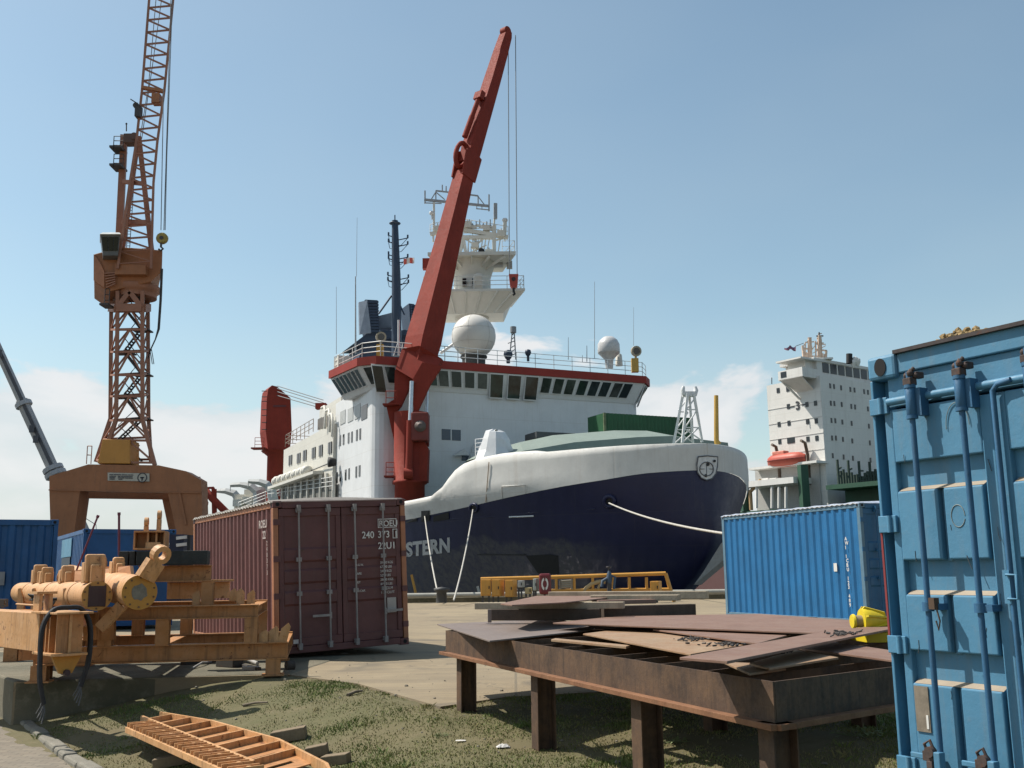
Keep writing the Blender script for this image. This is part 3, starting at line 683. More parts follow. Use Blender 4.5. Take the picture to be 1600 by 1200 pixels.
# ------------------------------------------------------------------ research ship
from mathutils.bvhtree import BVHTree
SH = V((.41, -.912, 0)).normalized(); SQ = V((-SH.y, SH.x, 0)); SC = V((.26, 80.4, 0))
def S(x, y, z): return SC + SH * x + SQ * y + V((0, 0, z))
def SY(px, py, y): return PP(px, py, S(0, y, 0), SQ)
def SX(px, py, x): return PP(px, py, S(x, 0, 0), SH)
def sl(p): d = V(p) - SC; return (d.dot(SH), d.dot(SQ), d.z)
ship = thing('research_ship', 'white and navy research ship with a red roof edge and a tall red foredeck crane', 'ship', tuple(S(0, 0, -3)))
WHT = paint('ship_white', (.62, .63, .635), .5, .05, .6, .03, (.35, .22, .12), .14, (.42, .38, .33), .8, .05, plates=(5.5, 2.7, .035))
WHT2 = paint('ship_cream', (.58, .56, .50), .55, .06, .6, .06, (.35, .22, .12), .2, (.40, .34, .27), .8, .05, plates=(4.5, 2.7, .035))
DRAPE = paint('ship_white_sheeting', (.56, .55, .52), .6, .09, .5, .02, (.35, .22, .12), .2, (.42, .37, .32), .9, .2, plates=(2.2, 9, .04))
RED = paint('ship_red', (.225, .034, .022), .72, .14, .5, .08, (.10, .03, .02), .25, (.11, .03, .022), .7, .1, plates=(3.2, 2.6, .03), spec=.18)
REDF = paint('ship_red_trim', (.28, .042, .032), .65, .1, .5, spec=.2)
NAVY = None
GLASS, nt, b = nodes_of('dark_window'); b.inputs['Base Color'].default_value = (.012, .017, .018, 1); b.inputs['Roughness'].default_value = .06; b.inputs['Specular IOR Level'].default_value = .6
DKBLUE = paint('funnel_blue', (.022, .04, .075), .5, .15, .7)
YEL = paint('yellow_ochre', (.50, .30, .06), .5, .12, 1, .05)
GREYW = plain('grey_white_metal', (.55, .55, .53), .5)
BLK = plain('black_rubber', (.015, .015, .016), .7)
RAILM = plain('rail_white', (.62, .62, .60), .5)
# --- hull
XT = 25.8; BH = 12.5
def tipx(z): d = max(0, 3.2 - z); return XT - .35 * d - .225 * d * d
def halfb(s, z):
    t = max(0, min(1, (6.2 - z) / 8.0)); L_ = 30 + 18 * t; p = 2.2 - .3 * t; q = .6 + .25 * t
    if s >= L_: return BH
    return BH * (1 - (1 - s / L_) ** p) ** q
def hullp(s, z, side=-1):
    X = XT - s - (XT - tipx(z)) * math.exp(-s / 16); return S(X, side * halfb(s, z), z)
def s_at(px, z):
    a, b_ = 0., 120.
    for _ in range(50):
        m_ = (a + b_) / 2
        if proj(hullp(m_, z))[0] > px: a = m_
        else: b_ = m_
    return (a + b_) / 2
def edge_curve(pts):      # pixels on the starboard edge -> (s, z)
    out = []
    for px, py in pts:
        z = 6.
        for _ in range(12):
            s = s_at(px, z); q = hullp(s, z); z = PY(px, py, q.y).z
        out.append((s, z))
    out.sort(); return out
def interp(c, s):
    if s <= c[0][0]: return c[0][1]
    for (a, za), (b_, zb) in zip(c, c[1:]):
        if s <= b_: return za + (zb - za) * (s - a) / max(1e-6, b_ - a)
    return c[-1][1]
top_c = edge_curve([(560, 800), (640, 785), (672, 778), (690, 764), (703, 746), (713, 732), (741, 720), (790, 711), (864, 706), (955, 698), (1040, 694), (1085, 693.5), (1102, 693.5)])
she_c = edge_curve([(560, 822), (640, 812), (700, 799), (741, 790), (825, 771), (944, 750), (1004, 740), (1060, 736), (1085, 735), (1102, 735)])
def ztop(s): return interp(top_c, s)
def zshe(s): return interp(she_c, s)
def drop(s, sd_, k): return k * min(1, (s / 4.6)) ** 2 if sd_ > 0 else 0      # the far side of the bow sits a little lower
ss = [0, .05, .15, .3, .5, .75, 1.0, 1.4, 1.9, 2.5, 3.2, 4, 5, 6, 7, 8, 9, 10, 11, 11.6, 12.2, 12.8, 13.4, 14, 14.7, 15.4, 16.2, 17, 18, 19.5, 21, 23, 26, 30, 36, 45, 60, 80, 100, 112]
path = [(s, -1) for s in ss[::-1]] + [(s, 1) for s in ss[1:]]
def hull_rows(f0, f1, n, inset=0):
    rows = []
    for k in range(n + 1):
        rows.append([hullp(s, f0(s) - (drop(s, sd_, .8) if f0(s) > 0 else 0) + (f1(s) - drop(s, sd_, .8 if f0(s) < 0 else .35) - f0(s) + (drop(s, sd_, .8) if f0(s) > 0 else 0)) * k / n, sd_) for s, sd_ in path])
    return rows
def loft(mb, rows, smooth=True):
    n = len(rows[0]); vs = [p for r in rows for p in r]
    mb.add(vs, [(j * n + i, j * n + i + 1, (j + 1) * n + i + 1, (j + 1) * n + i) for j in range(len(rows) - 1) for i in range(n - 1)], smooth)
m, nt, b = nodes_of('navy_hull_paint'); NAVY = m; L = nt.links
v = objvec(nt); sp = N(nt, 'ShaderNodeSeparateXYZ'); L.new(v, sp.inputs[0]); n1 = noise_n(nt, v, .35, 5, .6); n2 = noise_n(nt, v, 2.5, 8, .75, .5)
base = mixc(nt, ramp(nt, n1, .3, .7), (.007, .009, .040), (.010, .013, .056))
# mottled grey zone low on the amidships side
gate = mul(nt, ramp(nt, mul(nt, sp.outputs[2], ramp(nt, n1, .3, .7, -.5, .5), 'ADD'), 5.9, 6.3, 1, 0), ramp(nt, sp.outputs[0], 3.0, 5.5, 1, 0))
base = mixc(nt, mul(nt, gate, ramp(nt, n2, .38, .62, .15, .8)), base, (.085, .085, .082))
cb = N(nt, 'ShaderNodeCombineXYZ'); L.new(sp.outputs[0], cb.inputs[0]); L.new(sp.outputs[2], cb.inputs[1]); bk = N(nt, 'ShaderNodeTexBrick'); L.new(cb.outputs[0], bk.inputs['Vector']); bk.inputs['Scale'].default_value = 1; bk.inputs['Brick Width'].default_value = 6.5; bk.inputs['Row Height'].default_value = 1.9; bk.inputs['Mortar Size'].default_value = .03; bk.inputs['Mortar Smooth'].default_value = .6
vst = objvec(nt, (1.2, 1.2, .12)); stk = noise_n(nt, vst, 1.0, 6, .7); base = mixc(nt, ramp(nt, stk, .56, .75, 0, .35), base, (.035, .034, .05)); base = mixc(nt, ramp(nt, noise_n(nt, vst, 2.6, 7, .75), .69, .74, 0, .5), base, (.085, .055, .04))
base = mixc(nt, mul(nt, bk.outputs['Fac'], .3), base, (.03, .03, .05))
fw = N(nt, 'ShaderNodeTexWave', bands_direction='X'); fw.inputs['Scale'].default_value = .42; fw.inputs['Distortion'].default_value = 1.2; L.new(cb.outputs[0], fw.inputs['Vector'])
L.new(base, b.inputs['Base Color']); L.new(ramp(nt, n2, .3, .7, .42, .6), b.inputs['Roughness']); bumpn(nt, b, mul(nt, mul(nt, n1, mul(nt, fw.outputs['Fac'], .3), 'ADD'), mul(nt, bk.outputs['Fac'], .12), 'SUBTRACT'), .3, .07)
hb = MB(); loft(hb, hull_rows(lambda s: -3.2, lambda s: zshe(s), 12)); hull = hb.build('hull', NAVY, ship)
for q in hull.data.polygons: q.flip() if hasattr(q, 'flip') else None
hw = MB(); rows = hull_rows(lambda s: zshe(s), lambda s: ztop(s), 5)
for j, r in enumerate(rows):            # slight draped sag and folds of the sheeting over the forecastle rail
    for i, p in enumerate(r):
        s, sd_ = path[i]; f = math.sin(min(1, max(0, (s - 6) / 6)) * math.pi / 2) if 6 < s < 26 else 0
        n_ = noise.noise(V((s * 2.1, j * .25, 2))) ; r[i] = p + SQ * sd_ * (.11 * n_ * f + .05 * f * math.sin(s * 4.3 + 2 * n_) * (.3 + j * .1) + .035)
inner = []
for i, (s, sd_) in enumerate(path):
    p = rows[-1][i]; hx = hullp(s, ztop(s), 0); rr_ = .55 if s > 6 else .22
    d = (hx - p); d = d * min(1, rr_ / max(.05, d.length)); inner.append((p + d * .45 + V((0, 0, .16 if s > 6 else .03)), p + d + V((0, 0, .18 if s > 6 else .03)), p + d * 1.05 + V((0, 0, -1.1))))
for k in range(3): rows.append([t[k] for t in inner])
loft(hw, rows); hw.build('bulwark', DRAPE, ship)
ice = MB()   # pale plate at the far edge of the forefoot
ia = [PY(1141, 836, 57.2), PY(1137.5, 869, 57.2), PY(1092, 907, 57.2), PY(1084, 914, 57.2), PY(1100, 892, 57.2), PY(1126, 850, 57.2)]
ice.prism(ia, SQ * .5); ice.build('forefoot_plating', plain('pale_stem', (.27, .26, .24), .6), ship, whole=True)
dk = MB(); dd = [hullp(s, 5.0, sd_).lerp(hullp(s, 5.0, 0), .06) + V((0, 0, min(6.0, ztop(s) - 1.6) - 5.0)) for s, sd_ in path]; half = len(ss)
for i in range(len(ss) - 1):
    a, b_ = dd[i], dd[i + 1]; c, d = dd[len(path) - 2 - i], dd[len(path) - 1 - i]
    dk.add([a, b_, c, d], [(0, 1, 2, 3)])
dk.build('deck', plain('deck_green', (.05, .12, .08), .8), ship, whole=True)
HB = BVHTree.FromPolygons([tuple(p) for p in hb.v] , hb.f)
HW = BVHTree.FromPolygons([tuple(p) for p in hw.v] , hw.f)
def onhull(px, py, off=.03):
    r = ray(px, py).normalized(); best = None
    for t in (HB, HW):
        h = t.ray_cast(CAM, r)
        if h[0] is not None and (best is None or h[3] < best[3]): best = h
    if best is None:
        print('NOHIT', px, py)
        return onhull(px + (2 if px < 900 else -2), py + (1 if py < 800 else -1), off)
    n_ = best[1]; n_ = -n_ if n_.dot(r) > 0 else n_
    return best[0] + n_ * off
def hull_poly(mb, pix, off=.03):
    c = (sum(p[0] for p in pix) / len(pix), sum(p[1] for p in pix) / len(pix)); vs = [onhull(*c, off)] + [onhull(*p, off) for p in pix]; n = len(pix)
    mb.add(vs, [(0, i + 1, (i + 1) % n + 1) for i in range(n)])
def hull_line(mb, pix, r, off=.03):
    mb.tube([onhull(*p, off) for p in pix], r, 5)
# name on the bow
tx = MB(); raw = MB(); text_mesh(raw, 'POLARSTERN', (0, 0, 0), (1, 0, 0), (0, 1, 0), 1, .0, bold=.045, spacing=1.06)
xs = [p.x for p in raw.v]; x1 = max(xs)
keep = [p for p in raw.v]
vs = []
for p in keep:
    f = (x1 - p.x); px = 703.5 - f * 22.6; py = 861.5 + (px - 703) * -.085 + f * .5 - p.y * (30.5 - f * .28)
    vs.append(onhull(max(px, 560), py, .04))
tx.add(vs, raw.f); tx.build('name_lettering', plain('name_white', (.80, .80, .80), .6), ship)
# shield emblem on the bow
em = MB(); shield = [(1090, 714), (1104, 712.5), (1120, 714), (1119.5, 728), (1117, 740), (1111, 748), (1103, 750.5), (1095, 747), (1089, 738), (1088, 727)]
hull_poly(em, shield, .07); emo = em.build('emblem', plain('emblem_grey', (.60, .60, .59), .6), ship)
em = MB(); hull_line(em, shield + [shield[0]], .035, .08); cc = [(1103 + 10.5 * math.cos(a * .4833), 733 + 11 * math.sin(a * .4833)) for a in range(14)]; hull_line(em, cc, .03, .08)
hull_line(em, [(1093, 733), (1113, 733)], .02, .08); hull_line(em, [(1103, 722), (1103, 744)], .02, .08); em.build('emblem_outline', plain('dark_grey_line', (.10, .10, .11), .6), emo, whole=True)
em = MB()
for (x, y, r) in ((1104.5, 726, 2.6), (1114.5, 720.5, 2.2), (1101.5, 743.5, 2.5)): hull_poly(em, [(x + r * math.cos(a), y + r * math.sin(a)) for a in np.linspace(0, 6.28, 11)[:-1]], .1)
em.build('emblem_dot', plain('black_dot', (.012, .012, .014), .6), emo)
# fairleads, ports and marks along the side
mk = MB(); 
for (x, y, r) in ((952.5, 783, 8.2), (741, 793, 6)):
    ring = [onhull(x + r * math.cos(a), y + r * math.sin(a), .05) for a in np.linspace(0, 6.2832, 17)]
    fm = MB(); fm.tube(ring, .12 if r > 7 else .09, 6); fo = fm.build('fairlead', NAVY, ship)
    fm = MB(); hull_poly(fm, [(x + r * .8 * math.cos(a), y + r * .8 * math.sin(a)) for a in np.linspace(0, 6.28, 13)[:-1]], .04); fm.build('fairlead_opening', BLK, fo)
for q in ([(659, 798), (672, 797), (672, 814), (659, 815)], [(678, 806), (702, 800), (702, 811), (678, 815)], [(636, 812), (652, 809), (652, 814), (636, 817)]):
    fm = MB(); hull_poly(fm, q, .05); fm.build('mooring_port', BLK, ship)
fm = MB(); hull_poly(fm, [(822, 868), (858, 866), (872, 868), (874, 897), (842, 897)], .03); fm.build('hull_recess', BLK, ship)
fm = MB(); hull_line(fm, [(796, 807.5), (834, 806)], .05); fm.build('white_mark', WHT, ship)
fm = MB(); hull_line(fm, [(700, 811), (760, 808), (830, 801), (930, 795)], .03, .01); fm.build('rubbing_seam', NAVY, ship)
fm = MB(); hull_line(fm, [(640, 866), (760, 866), (822, 866.5)], .05, .01); fm.build('hull_seam', BLK, ship)
fm = MB(); hull_line(fm, [(765, 722), (762, 760), (760, 784)], .03, .06); fm.build('drape_seam', plain('tan_line', (.3, .22, .15), .7), ship)
fm = MB(); hull_line(fm, [(785, 779), (785, 760), (822, 758), (822, 770)], .03, .06); fm.build('port_outline', plain('pale_line', (.5, .49, .46), .7), ship)

# --- superstructure
UZ_ = V((0, 0, 1))
def rounded_block(mb, x0, x1, y0, y1, z0, z1, r=1.1, n=5):
    pts = [(x0, y0), (x0, y1)]
    for k in range(n + 1): a = math.pi / 2 * k / n; pts.append((x1 - r + r * math.sin(a), y1 - r + r * math.cos(a)))
    for k in range(n + 1): a = math.pi / 2 * k / n; pts.append((x1 - r + r * math.cos(a), y0 + r - r * math.sin(a)))
    m_ = len(pts); vs = [S(x, y, z) for z in (z0, z1) for x, y in pts]
    mb.add(vs, [(i, i + m_, (i + 1) % m_ + m_, (i + 1) % m_) for i in range(m_)], False); mb.add([S(x, y, z1) for x, y in pts], [tuple(range(m_))])
ZR = 340 / 1600 * 75.3 + 1.4            # roof edge height
b_ = MB(); rounded_block(b_, -11.5, 0, -11.6, 11.6, 3, ZR - 1.75); hs = b_.build('superstructure', WHT, ship, whole=True)
# bridge: sills, inclined window band, red fascia; the wings widen aft
sw = sl(PY(516.5, 582, 80.6)); WX, WY = sw[0], sw[1]
low = [(WX, WY + 1.15), (-.9, -11.6), (.05, -10.9), (.05, 10.9), (-.9, 11.6), (WX, -WY - 1.15)]
up = [(WX, WY), (-.6, -12.7), (.65, -11.6), (.65, 11.6), (-.6, 12.7), (WX, -WY)]
def ring_band(mb, A, za, B, zb, close=True):
    n = len(A); vs = [S(x, y, za) for x, y in A] + [S(x, y, zb) for x, y in B]
    mb.add(vs, [(i, i + 1, n + i + 1, n + i) for i in range(n - 1)] + [(n - 1, 0, n, 2 * n - 1)])
zw0, zw1 = ZR - 2.25, ZR - .62
b_ = MB(); ring_band(b_, low, zw0 - .05, up, zw1); b_.add([S(x, y, zw0 - .05) for x, y in low], [tuple(range(len(low)))]); br = b_.build('bridge', WHT, ship, whole=True)
rdk = MB(); rdk.prism([S(x * .94 - .2, y * .97, ZR - .02) for x, y in up], UZ_ * .06); rdk.build('roof_deck', plain('grey_deck', (.20, .21, .20), .8), br, whole=True)
fo_ = [(x + .12 * (1 if x > -2 else -.0), y * 1.012) for x, y in up]
b_ = MB(); ring_band(b_, fo_, zw1, fo_, ZR); b_.add([S(x, y, ZR - .02) for x, y in fo_], [tuple(range(len(fo_)))]); b_.add([S(x, y, zw1) for x, y in fo_], [tuple(range(len(fo_)))]); b_.build('roof_fascia', REDF, br, whole=True)
def glass(name, c, r):
    m, nt, b = nodes_of(name); v = objvec(nt); n_ = noise_n(nt, v, .9, 3, .6); nt.links.new(mixc(nt, ramp(nt, n_, .4, .62), [x * .35 for x in c], c), b.inputs['Base Color']); b.inputs['Roughness'].default_value = r; return m
PANES = [GLASS, glass('window_glass_grey', (.035, .05, .05), .08), glass('window_glass_green', (.02, .045, .04), .05), glass('window_glass_pale', (.075, .08, .075), .15)]; rwin = random.Random(3)  # pane colours differ to stand in for reflections and the view through
def band_pt(i, f, h):      # point on inclined facet i at fraction f along and h up
    a = V(low[i] + (0,)).lerp(V(low[i + 1] + (0,)), f); c = V(up[i] + (0,)).lerp(V(up[i + 1] + (0,)), f); p = a.lerp(c, h); return S(p.x, p.y, zw0 + (zw1 - zw0) * h)
def bwin(i, f0, f1, h0=.22, h1=.93, drop=0):
    q = [band_pt(i, f0, h0), band_pt(i, f1, h0), band_pt(i, f1, h1), band_pt(i, f0, h1)]
    n_ = (q[1] - q[0]).cross(q[3] - q[0]).normalized()
    if n_.dot(CAM - q[0]) < 0: n_ = -n_
    if drop: q[0] = q[0] - V((0, 0, drop)) + n_ * 0; q[1] = q[1] - V((0, 0, drop))
    m_ = MB(); c = sum(q, V()) / 4
    fr = [c + (p - c) * 1.12 for p in q]; m_.prism([p + n_ * .0 for p in fr], n_ * .08); w_ = m_.build('bridge_window', WHT, br, whole=True); WM[w_.name] = WM[ship.name]
    m_ = MB(); m_.prism([p + n_ * .03 for p in q], n_ * .075); m_.build('pane', rwin.choice(PANES), w_)
    return n_
YW = lambda px: sl(SX(px, 590, .5))[1]
fF = lambda y: (y + 11.3) / 22.6
for px, tall in ((593, 1), (612, 0), (675, 0), (693.5, 0), (713.5, 0), (734, 0), (754, 0), (776, 2), (803.5, 2), (830, 2), (853, 0), (872, 0), (890, 0), (909, 0), (927, 0), (944, 0), (962, 0), (977, 0)):
    y = YW(px); hw_ = .52 if tall == 2 else .385
    bwin(2, fF(y - hw_), fF(y + hw_), .24, .93, (0, .75, .62)[tall])
for f in (.18, .62): bwin(3, f, f + .26, .22, .93, .5 if f < .5 else 0)
for k in range(7): bwin(0, .045 + k * .136, .045 + k * .136 + .088)
bwin(1, .25, .75)
# upper works of the wing end
b_ = MB(); b_.obox(S(-5.8, -12.6, ZR + .55), SH * .7, SQ * .5, V((0, 0, .55))); b_.build('deck_locker', WHT2, ship)
# portholes on the starboard side of the house and on the front
def side_win(px, py, w_, h, name='porthole', y=-11.6, mat=None):
    p = SY(px, py, y); m_ = MB(); m_.obox(p - SQ * .0, SH * w_ / 2, SQ * .04, V((0, 0, h / 2))); return m_.build(name, mat or GLASS, ship)
for (px, py) in ((534.5, 687.5), (547.5, 683.5), (560.5, 679), (529.5, 745), (543, 741), (559.5, 736.5)):
    for d in (-2.6, 2.6): side_win(px + d, py - d * .35, .42, .85)
for (px, py, open_) in ((536, 650, 0), (548, 646, 0), (559, 641, 0), (569.5, 642, 1)): side_win(px, py + 2, 1.6, 1.1, 'cabin_window', mat=GLASS if open_ else plain('blinded_window', (.40, .41, .40), .5))
for (px, py) in ((697, 679), (713, 680), (766, 681), (728, 716)):
    p = SX(px, py, 0.0); m_ = MB(); m_.obox(p, SQ * .36, SH * .03, V((0, 0, .42 if py < 700 else .2))); m_.build('front_window', plain('slate_window', (.05, .075, .105), .25), ship)
b_ = MB(); p = SX(724, 713, .3); b_.prism([p + SQ * -.9, p + SQ * .5 + V((0, 0, .1)), p + V((0, 0, .55))], SH * .25); b_.tube([p + SQ * .2 + V((0, 0, -.8)), p + SQ * .9 + V((0, 0, 1.0)), p + SQ * 1.3 + V((0, 0, -.8))], .06, 5); b_.build('wall_bracket', GREYW, ship, whole=True)
# aft deckhouse
zA = SY(470, 689, -11.9).z; xa0, xa1 = sl(SY(443, 720, -11.9))[0], -11
b_ = MB(); b_.obox(S((xa0 + xa1) / 2, 0, (zA - .5) / 2 + 1.6), SH * (xa1 - xa0) / 2, SQ * 11.9, V((0, 0, (zA - .5) / 2 - 1.6 + .5))); b_.build('aft_deckhouse', WHT2, ship)
zB = SY(505, 645, -11).z; xb0 = sl(SY(492, 665, -11.7))[0]
b_ = MB(); b_.obox(S((xb0 + xa1) / 2, 0, (zA + zB) / 2), SH * (xa1 - xb0) / 2, SQ * 11.3, V((0, 0, (zB - zA) / 2 + .3))); b_.build('upper_deckhouse', WHT2, ship)
for px, py in ((453.5, 719), (466.5, 716), (476, 711.5), (490, 707.5), (501, 704), (515.5, 699.5)):
    for d in (-1.5, 1.5): side_win(px + d, py - d * .4, .5, .95, y=-11.95)
for px in (500, 506, 512): 
    side_win(px, 662 - (px - 500) * .35, 1.5, 1.0, 'cabin_window', -11.3, plain('brown_window', (.10, .08, .06), .4))
def railing(pts, h=1.05, mat=None, n=3, parent=None, step=1.6, r=.035, name='railing'):
    m_ = MB()
    for k in range(n): m_.tube([p + V((0, 0, h * (k + 1) / n)) for p in pts], r, 4, True, False)
    for a, c in zip(pts, pts[1:]):
        q = max(1, int((c - a).length / step))
        for k in range(q + 1): p = a.lerp(c, k / q); m_.tube([p, p + V((0, 0, h))], r, 4, True, False)
    return m_.build(name, mat or RAILM, parent or ship, whole=True)
railing([S(xb0 - .2, -11.8, zA + .3), S(xa0 + .2, -11.8, zA + .3), S(xa0 + .2, -4, zA + .3)], 1.2, plain('brown_rail', (.30, .23, .18), .6))
ro = [S(x * .97, y * .97, ZR) for x, y in fo_]
railing(ro[:2], 1.15); railing(ro[1:3] + [ro[2].lerp(ro[3], .3)], 1.15); railing([ro[2].lerp(ro[3], .2), ro[3], ro[4]], 1.15, plain('rail_bluegrey', (.45, .5, .53), .5), r=.028)
# life raft canisters, open promenade with pillars
for k in range(7):
    p = SY(433 + k * 7.6, 752 - k * 2.6, -12.3); m_ = MB(); d = SH
    m_.lathe(p - d * .75, [(.0, 0), (.42, .06), (.5, .2), (.5, .68), (.53, .70), (.53, .8), (.5, .82), (.5, 1.3), (.42, 1.44), (0, 1.5)], 12, d); m_.build('raft_canister', WHT2, ship, whole=True)
pa, pb = SY(425, 763, -12.4), SY(497, 738, -12.4)
b_ = MB(); b_.bar(pa, pb, .9, .25); b_.build('canister_shelf', WHT2, ship)
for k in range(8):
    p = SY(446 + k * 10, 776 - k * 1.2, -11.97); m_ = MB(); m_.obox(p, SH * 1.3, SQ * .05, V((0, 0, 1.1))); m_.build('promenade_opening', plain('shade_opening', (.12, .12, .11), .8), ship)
for k in range(9):
    p = SY(441 + k * 10, 776 - k * 1.2, -12.1); m_ = MB(); m_.tube([p - V((0, 0, 2.4)), p + V((0, 0, 1.5))], .16, 6); m_.build('pillar', WHT2, ship)
railing([SY(418, 777, -12.2), SY(520, 766, -12.2)], 1.1, RAILM, 3, step=2.2)
p = SY(519, 722, -12.2); m_ = MB(); m_.lathe(p, [(0, -.3), (.3, -.3), (.45, .3), (0, .35)], 10, -SQ); m_.build('floodlight', BLK, ship, whole=True)
m_ = MB(); m_.tube([SY(485, 736, -12), p], .05, 5); m_.build('light_arm', BLK, ship)
for j, (px, py) in enumerate(((505, 652), (512, 657), (516, 664))):
    p = SY(px, py, -12.1); m_ = MB(); m_.tube([p + V((0, 0, .9)) - SH * .6, p + V((0, 0, .9)) + SH * .4, p + SH * .9, p + SH * .7 - V((0, 0, 1.1))], .13, 6); m_.build('boat_hook_davit', WHT2, ship)
# funnel block
def quadblock(mb, px0, px1, py0, py1, dep, thick=2.2, skew=0):
    a, b2, c, d = PY(px0, py1, dep), PY(px1, py1, dep), PY(px1 + skew, py0, dep), PY(px0 + skew, py0, dep)
    mb.prism([a, b2, c, d], -SH * thick); return mb
b_ = MB(); p0, p1, p2, p3 = PY(560, 562, 97), PY(640, 562, 97), PY(634, 515, 97), PY(570, 527, 97); b_.prism([p0, p1, p2, p3], -SH * 5); b_.prism([PY(555, 535, 96.5), PY(572, 522, 96.5), PY(600, 516, 96.5), PY(640, 516, 96.5), PY(640, 522, 96.5), PY(575, 535, 96.5)], -SH * 5.5); fb = b_.build('funnel_base', DKBLUE, ship, whole=True)
for (x0, x1, y0, y1, sk, dep) in ((570, 593, 470, 520, -5, 96), (633, 650, 476, 520, 0, 99)):
    b_ = MB(); ribs = 11
    for k in range(ribs):
        ya, yb = y0 + (y1 - y0) * k / ribs, y0 + (y1 - y0) * (k + .75) / ribs; s0 = sk * (1 - k / ribs)
        b_.prism([PY(x0 + s0 + 10, yb, dep), PY(x1 + s0 * .3, yb, dep), PY(x1 + s0 * .3, ya, dep), PY(x0 + s0 + 10, ya, dep)], -SH * 1.2)
    b_.prism([PY(x0 + 9, y1, dep + .15), PY(x1 - .5, y1, dep + .15), PY(x1 - 3, y0 - 1, dep + .15), PY(x0 + sk + 6, y0 - 2, dep + .15)], -SH * 2.6)
    o = b_.build('exhaust_stack', DKBLUE, ship, whole=True)
    if sk:
        b_ = MB(); b_.prism([PY(x0 - 8, y1 + 2, dep + .1), PY(x0 + 10, y1, dep), PY(x0 + 4, y0 - 1, dep), PY(x0 - 9, y0 + 2, dep + .4)], -SH * .3); b_.build('stack_side', paint('stack_grey', (.20, .24, .30), .5), o)
b_ = MB(); b_.prism([PY(592, 512, 98), PY(616, 512, 98), PY(614, 488, 98), PY(590, 494, 98)], -SH * 1.5); b_.build('stack_panel', paint('stack_grey', (.20, .24, .30), .5), fb)
# blue mast with spreaders
b_ = MB(); b_.tube([PY(620, 556, 94), PY(619, 430, 94), PY(617, 345, 94)], [.5, .42, .3], 12); b_.tube([PY(617, 345, 94), PY(617, 336, 94)], .06, 5); b_.lathe(PY(617, 352, 94), [(.05, 0), (.55, .15), (.55, .22), (.05, .25)], 12); bm = b_.build('signal_mast', DKBLUE, ship, whole=True)
for py in (371, 381, 401, 433, 407, 441):
    w_ = 11 if py < 420 else 12; py = py if py in (371, 401, 433) else py
    b_ = MB(); 
    for sgn, q in ((-1, py - 2), (1, py + 3)):
        a = PY(618, q + 2, 94); e = PY(618 + sgn * (w_ + (8 if sgn > 0 else 0)), q - 2 if sgn > 0 else q - 1, 94); b_.tube([a, e], .055, 5); b_.tube([e, e + V((0, 0, .32))], .09, 5); k_ = PY(618 + sgn * (w_ - 2), q + 9, 94); b_.tube([PY(618, q + 11, 94), k_, e], .03, 4)
    b_.build('spreader', DKBLUE, bm, whole=True)
b_ = MB(); b_.tube([PY(592, 490, 94), PY(612, 462, 94)], .1, 5); b_.tube([PY(632, 492, 94), PY(622, 470, 94)], .08, 5); b_.build('mast_stay', DKBLUE, bm)
fl = MB(); vs = []
for i in range(9):
    for j in range(4): vs.append(PY(630.5 + i * 2.1, 404 + j * 3 - i * .25 + math.sin(i * 1.1) * .6, 93.8 + .12 * math.sin(i * 1.3)))
fl.add(vs, [(4 * i + j, 4 * i + 4 + j, 4 * i + 5 + j, 4 * i + 1 + j) for i in range(8) for j in range(3)], True)
m, nt, b = nodes_of('signal_flag'); wv = N(nt, 'ShaderNodeTexWave'); wv.inputs['Scale'].default_value = .55; nt.links.new(objvec(nt), wv.inputs['Vector']); nt.links.new(mixc(nt, ramp(nt, wv.outputs['Fac'], .45, .55), (.6, .1, .07), (.65, .6, .55)), b.inputs['Base Color'])
fl.build('signal_flag', m, ship)
# roof equipment: radomes, dishes, lockers, whip aerials
def put(px, py, dep): return PY(px, py, dep)
c = put(740, 526, 82); r_ = 35.5 / 1600 * 82
prof = [(0, r_)] ; prof = [(r_ * math.sin(a), -r_ * math.cos(a)) for a in np.linspace(.55, math.pi, 18)]
b_ = MB(); b_.lathe(c, [(max(q[0], 1e-5), q[1]) for q in prof], 28); dome = b_.build('radome', paint('radome_white', (.60, .585, .55), .5, .05, .5, 0, RUST, .08), ship)
b_ = MB()
for a in range(0, 6): b_.tube([c + V((math.cos(a * 1.047 + .3) * math.sin(t) * (r_ + .005), math.sin(a * 1.047 + .3) * math.sin(t) * (r_ + .005), -math.cos(t) * (r_ + .005))) for t in np.linspace(.6, 2.9, 10)], .012, 3, False)
for zz in (-.35, .3): b_.tube([c + V((math.cos(t) * math.sqrt(r_ ** 2 - (zz * r_) ** 2) * 1.003, math.sin(t) * math.sqrt(r_ ** 2 - (zz * r_) ** 2) * 1.003, zz * r_)) for t in np.linspace(0, 6.2832, 28)], .012, 3, False)
b_.build('panel_seam', plain('seam', (.42, .40, .37), .7), dome, whole=True)
b_ = MB(); b_.lathe(c + V((0, 0, -r_ * 1.12)), [(.95, -.3), (.95, .25), (1.1, .25), (1.1, .4)], 18); b_.build('radome_base', plain('dark_base', (.07, .07, .07), .7), dome, whole=True)
c = put(951, 541, 86); k = 1 / 1600 * 86
b_ = MB(); b_.lathe(c, [(1e-4, 16.5 * k), (8 * k, 15 * k), (14 * k, 10 * k), (17.5 * k, 3 * k), (18 * k, -10 * k), (17 * k, -12 * k), (16 * k, -12.5 * k), (7 * k, -22 * k), (6 * k, -36 * k)], 20); b_.build('satellite_dome', plain('dome_grey', (.50, .50, .50), .4), ship)
b_ = MB(); b_.lathe(put(967, 562, 87), [(1e-4, 12 * k), (5 * k, 8 * k), (6 * k, -10 * k)], 12); b_.build('vent_cowl', WHT2, ship)
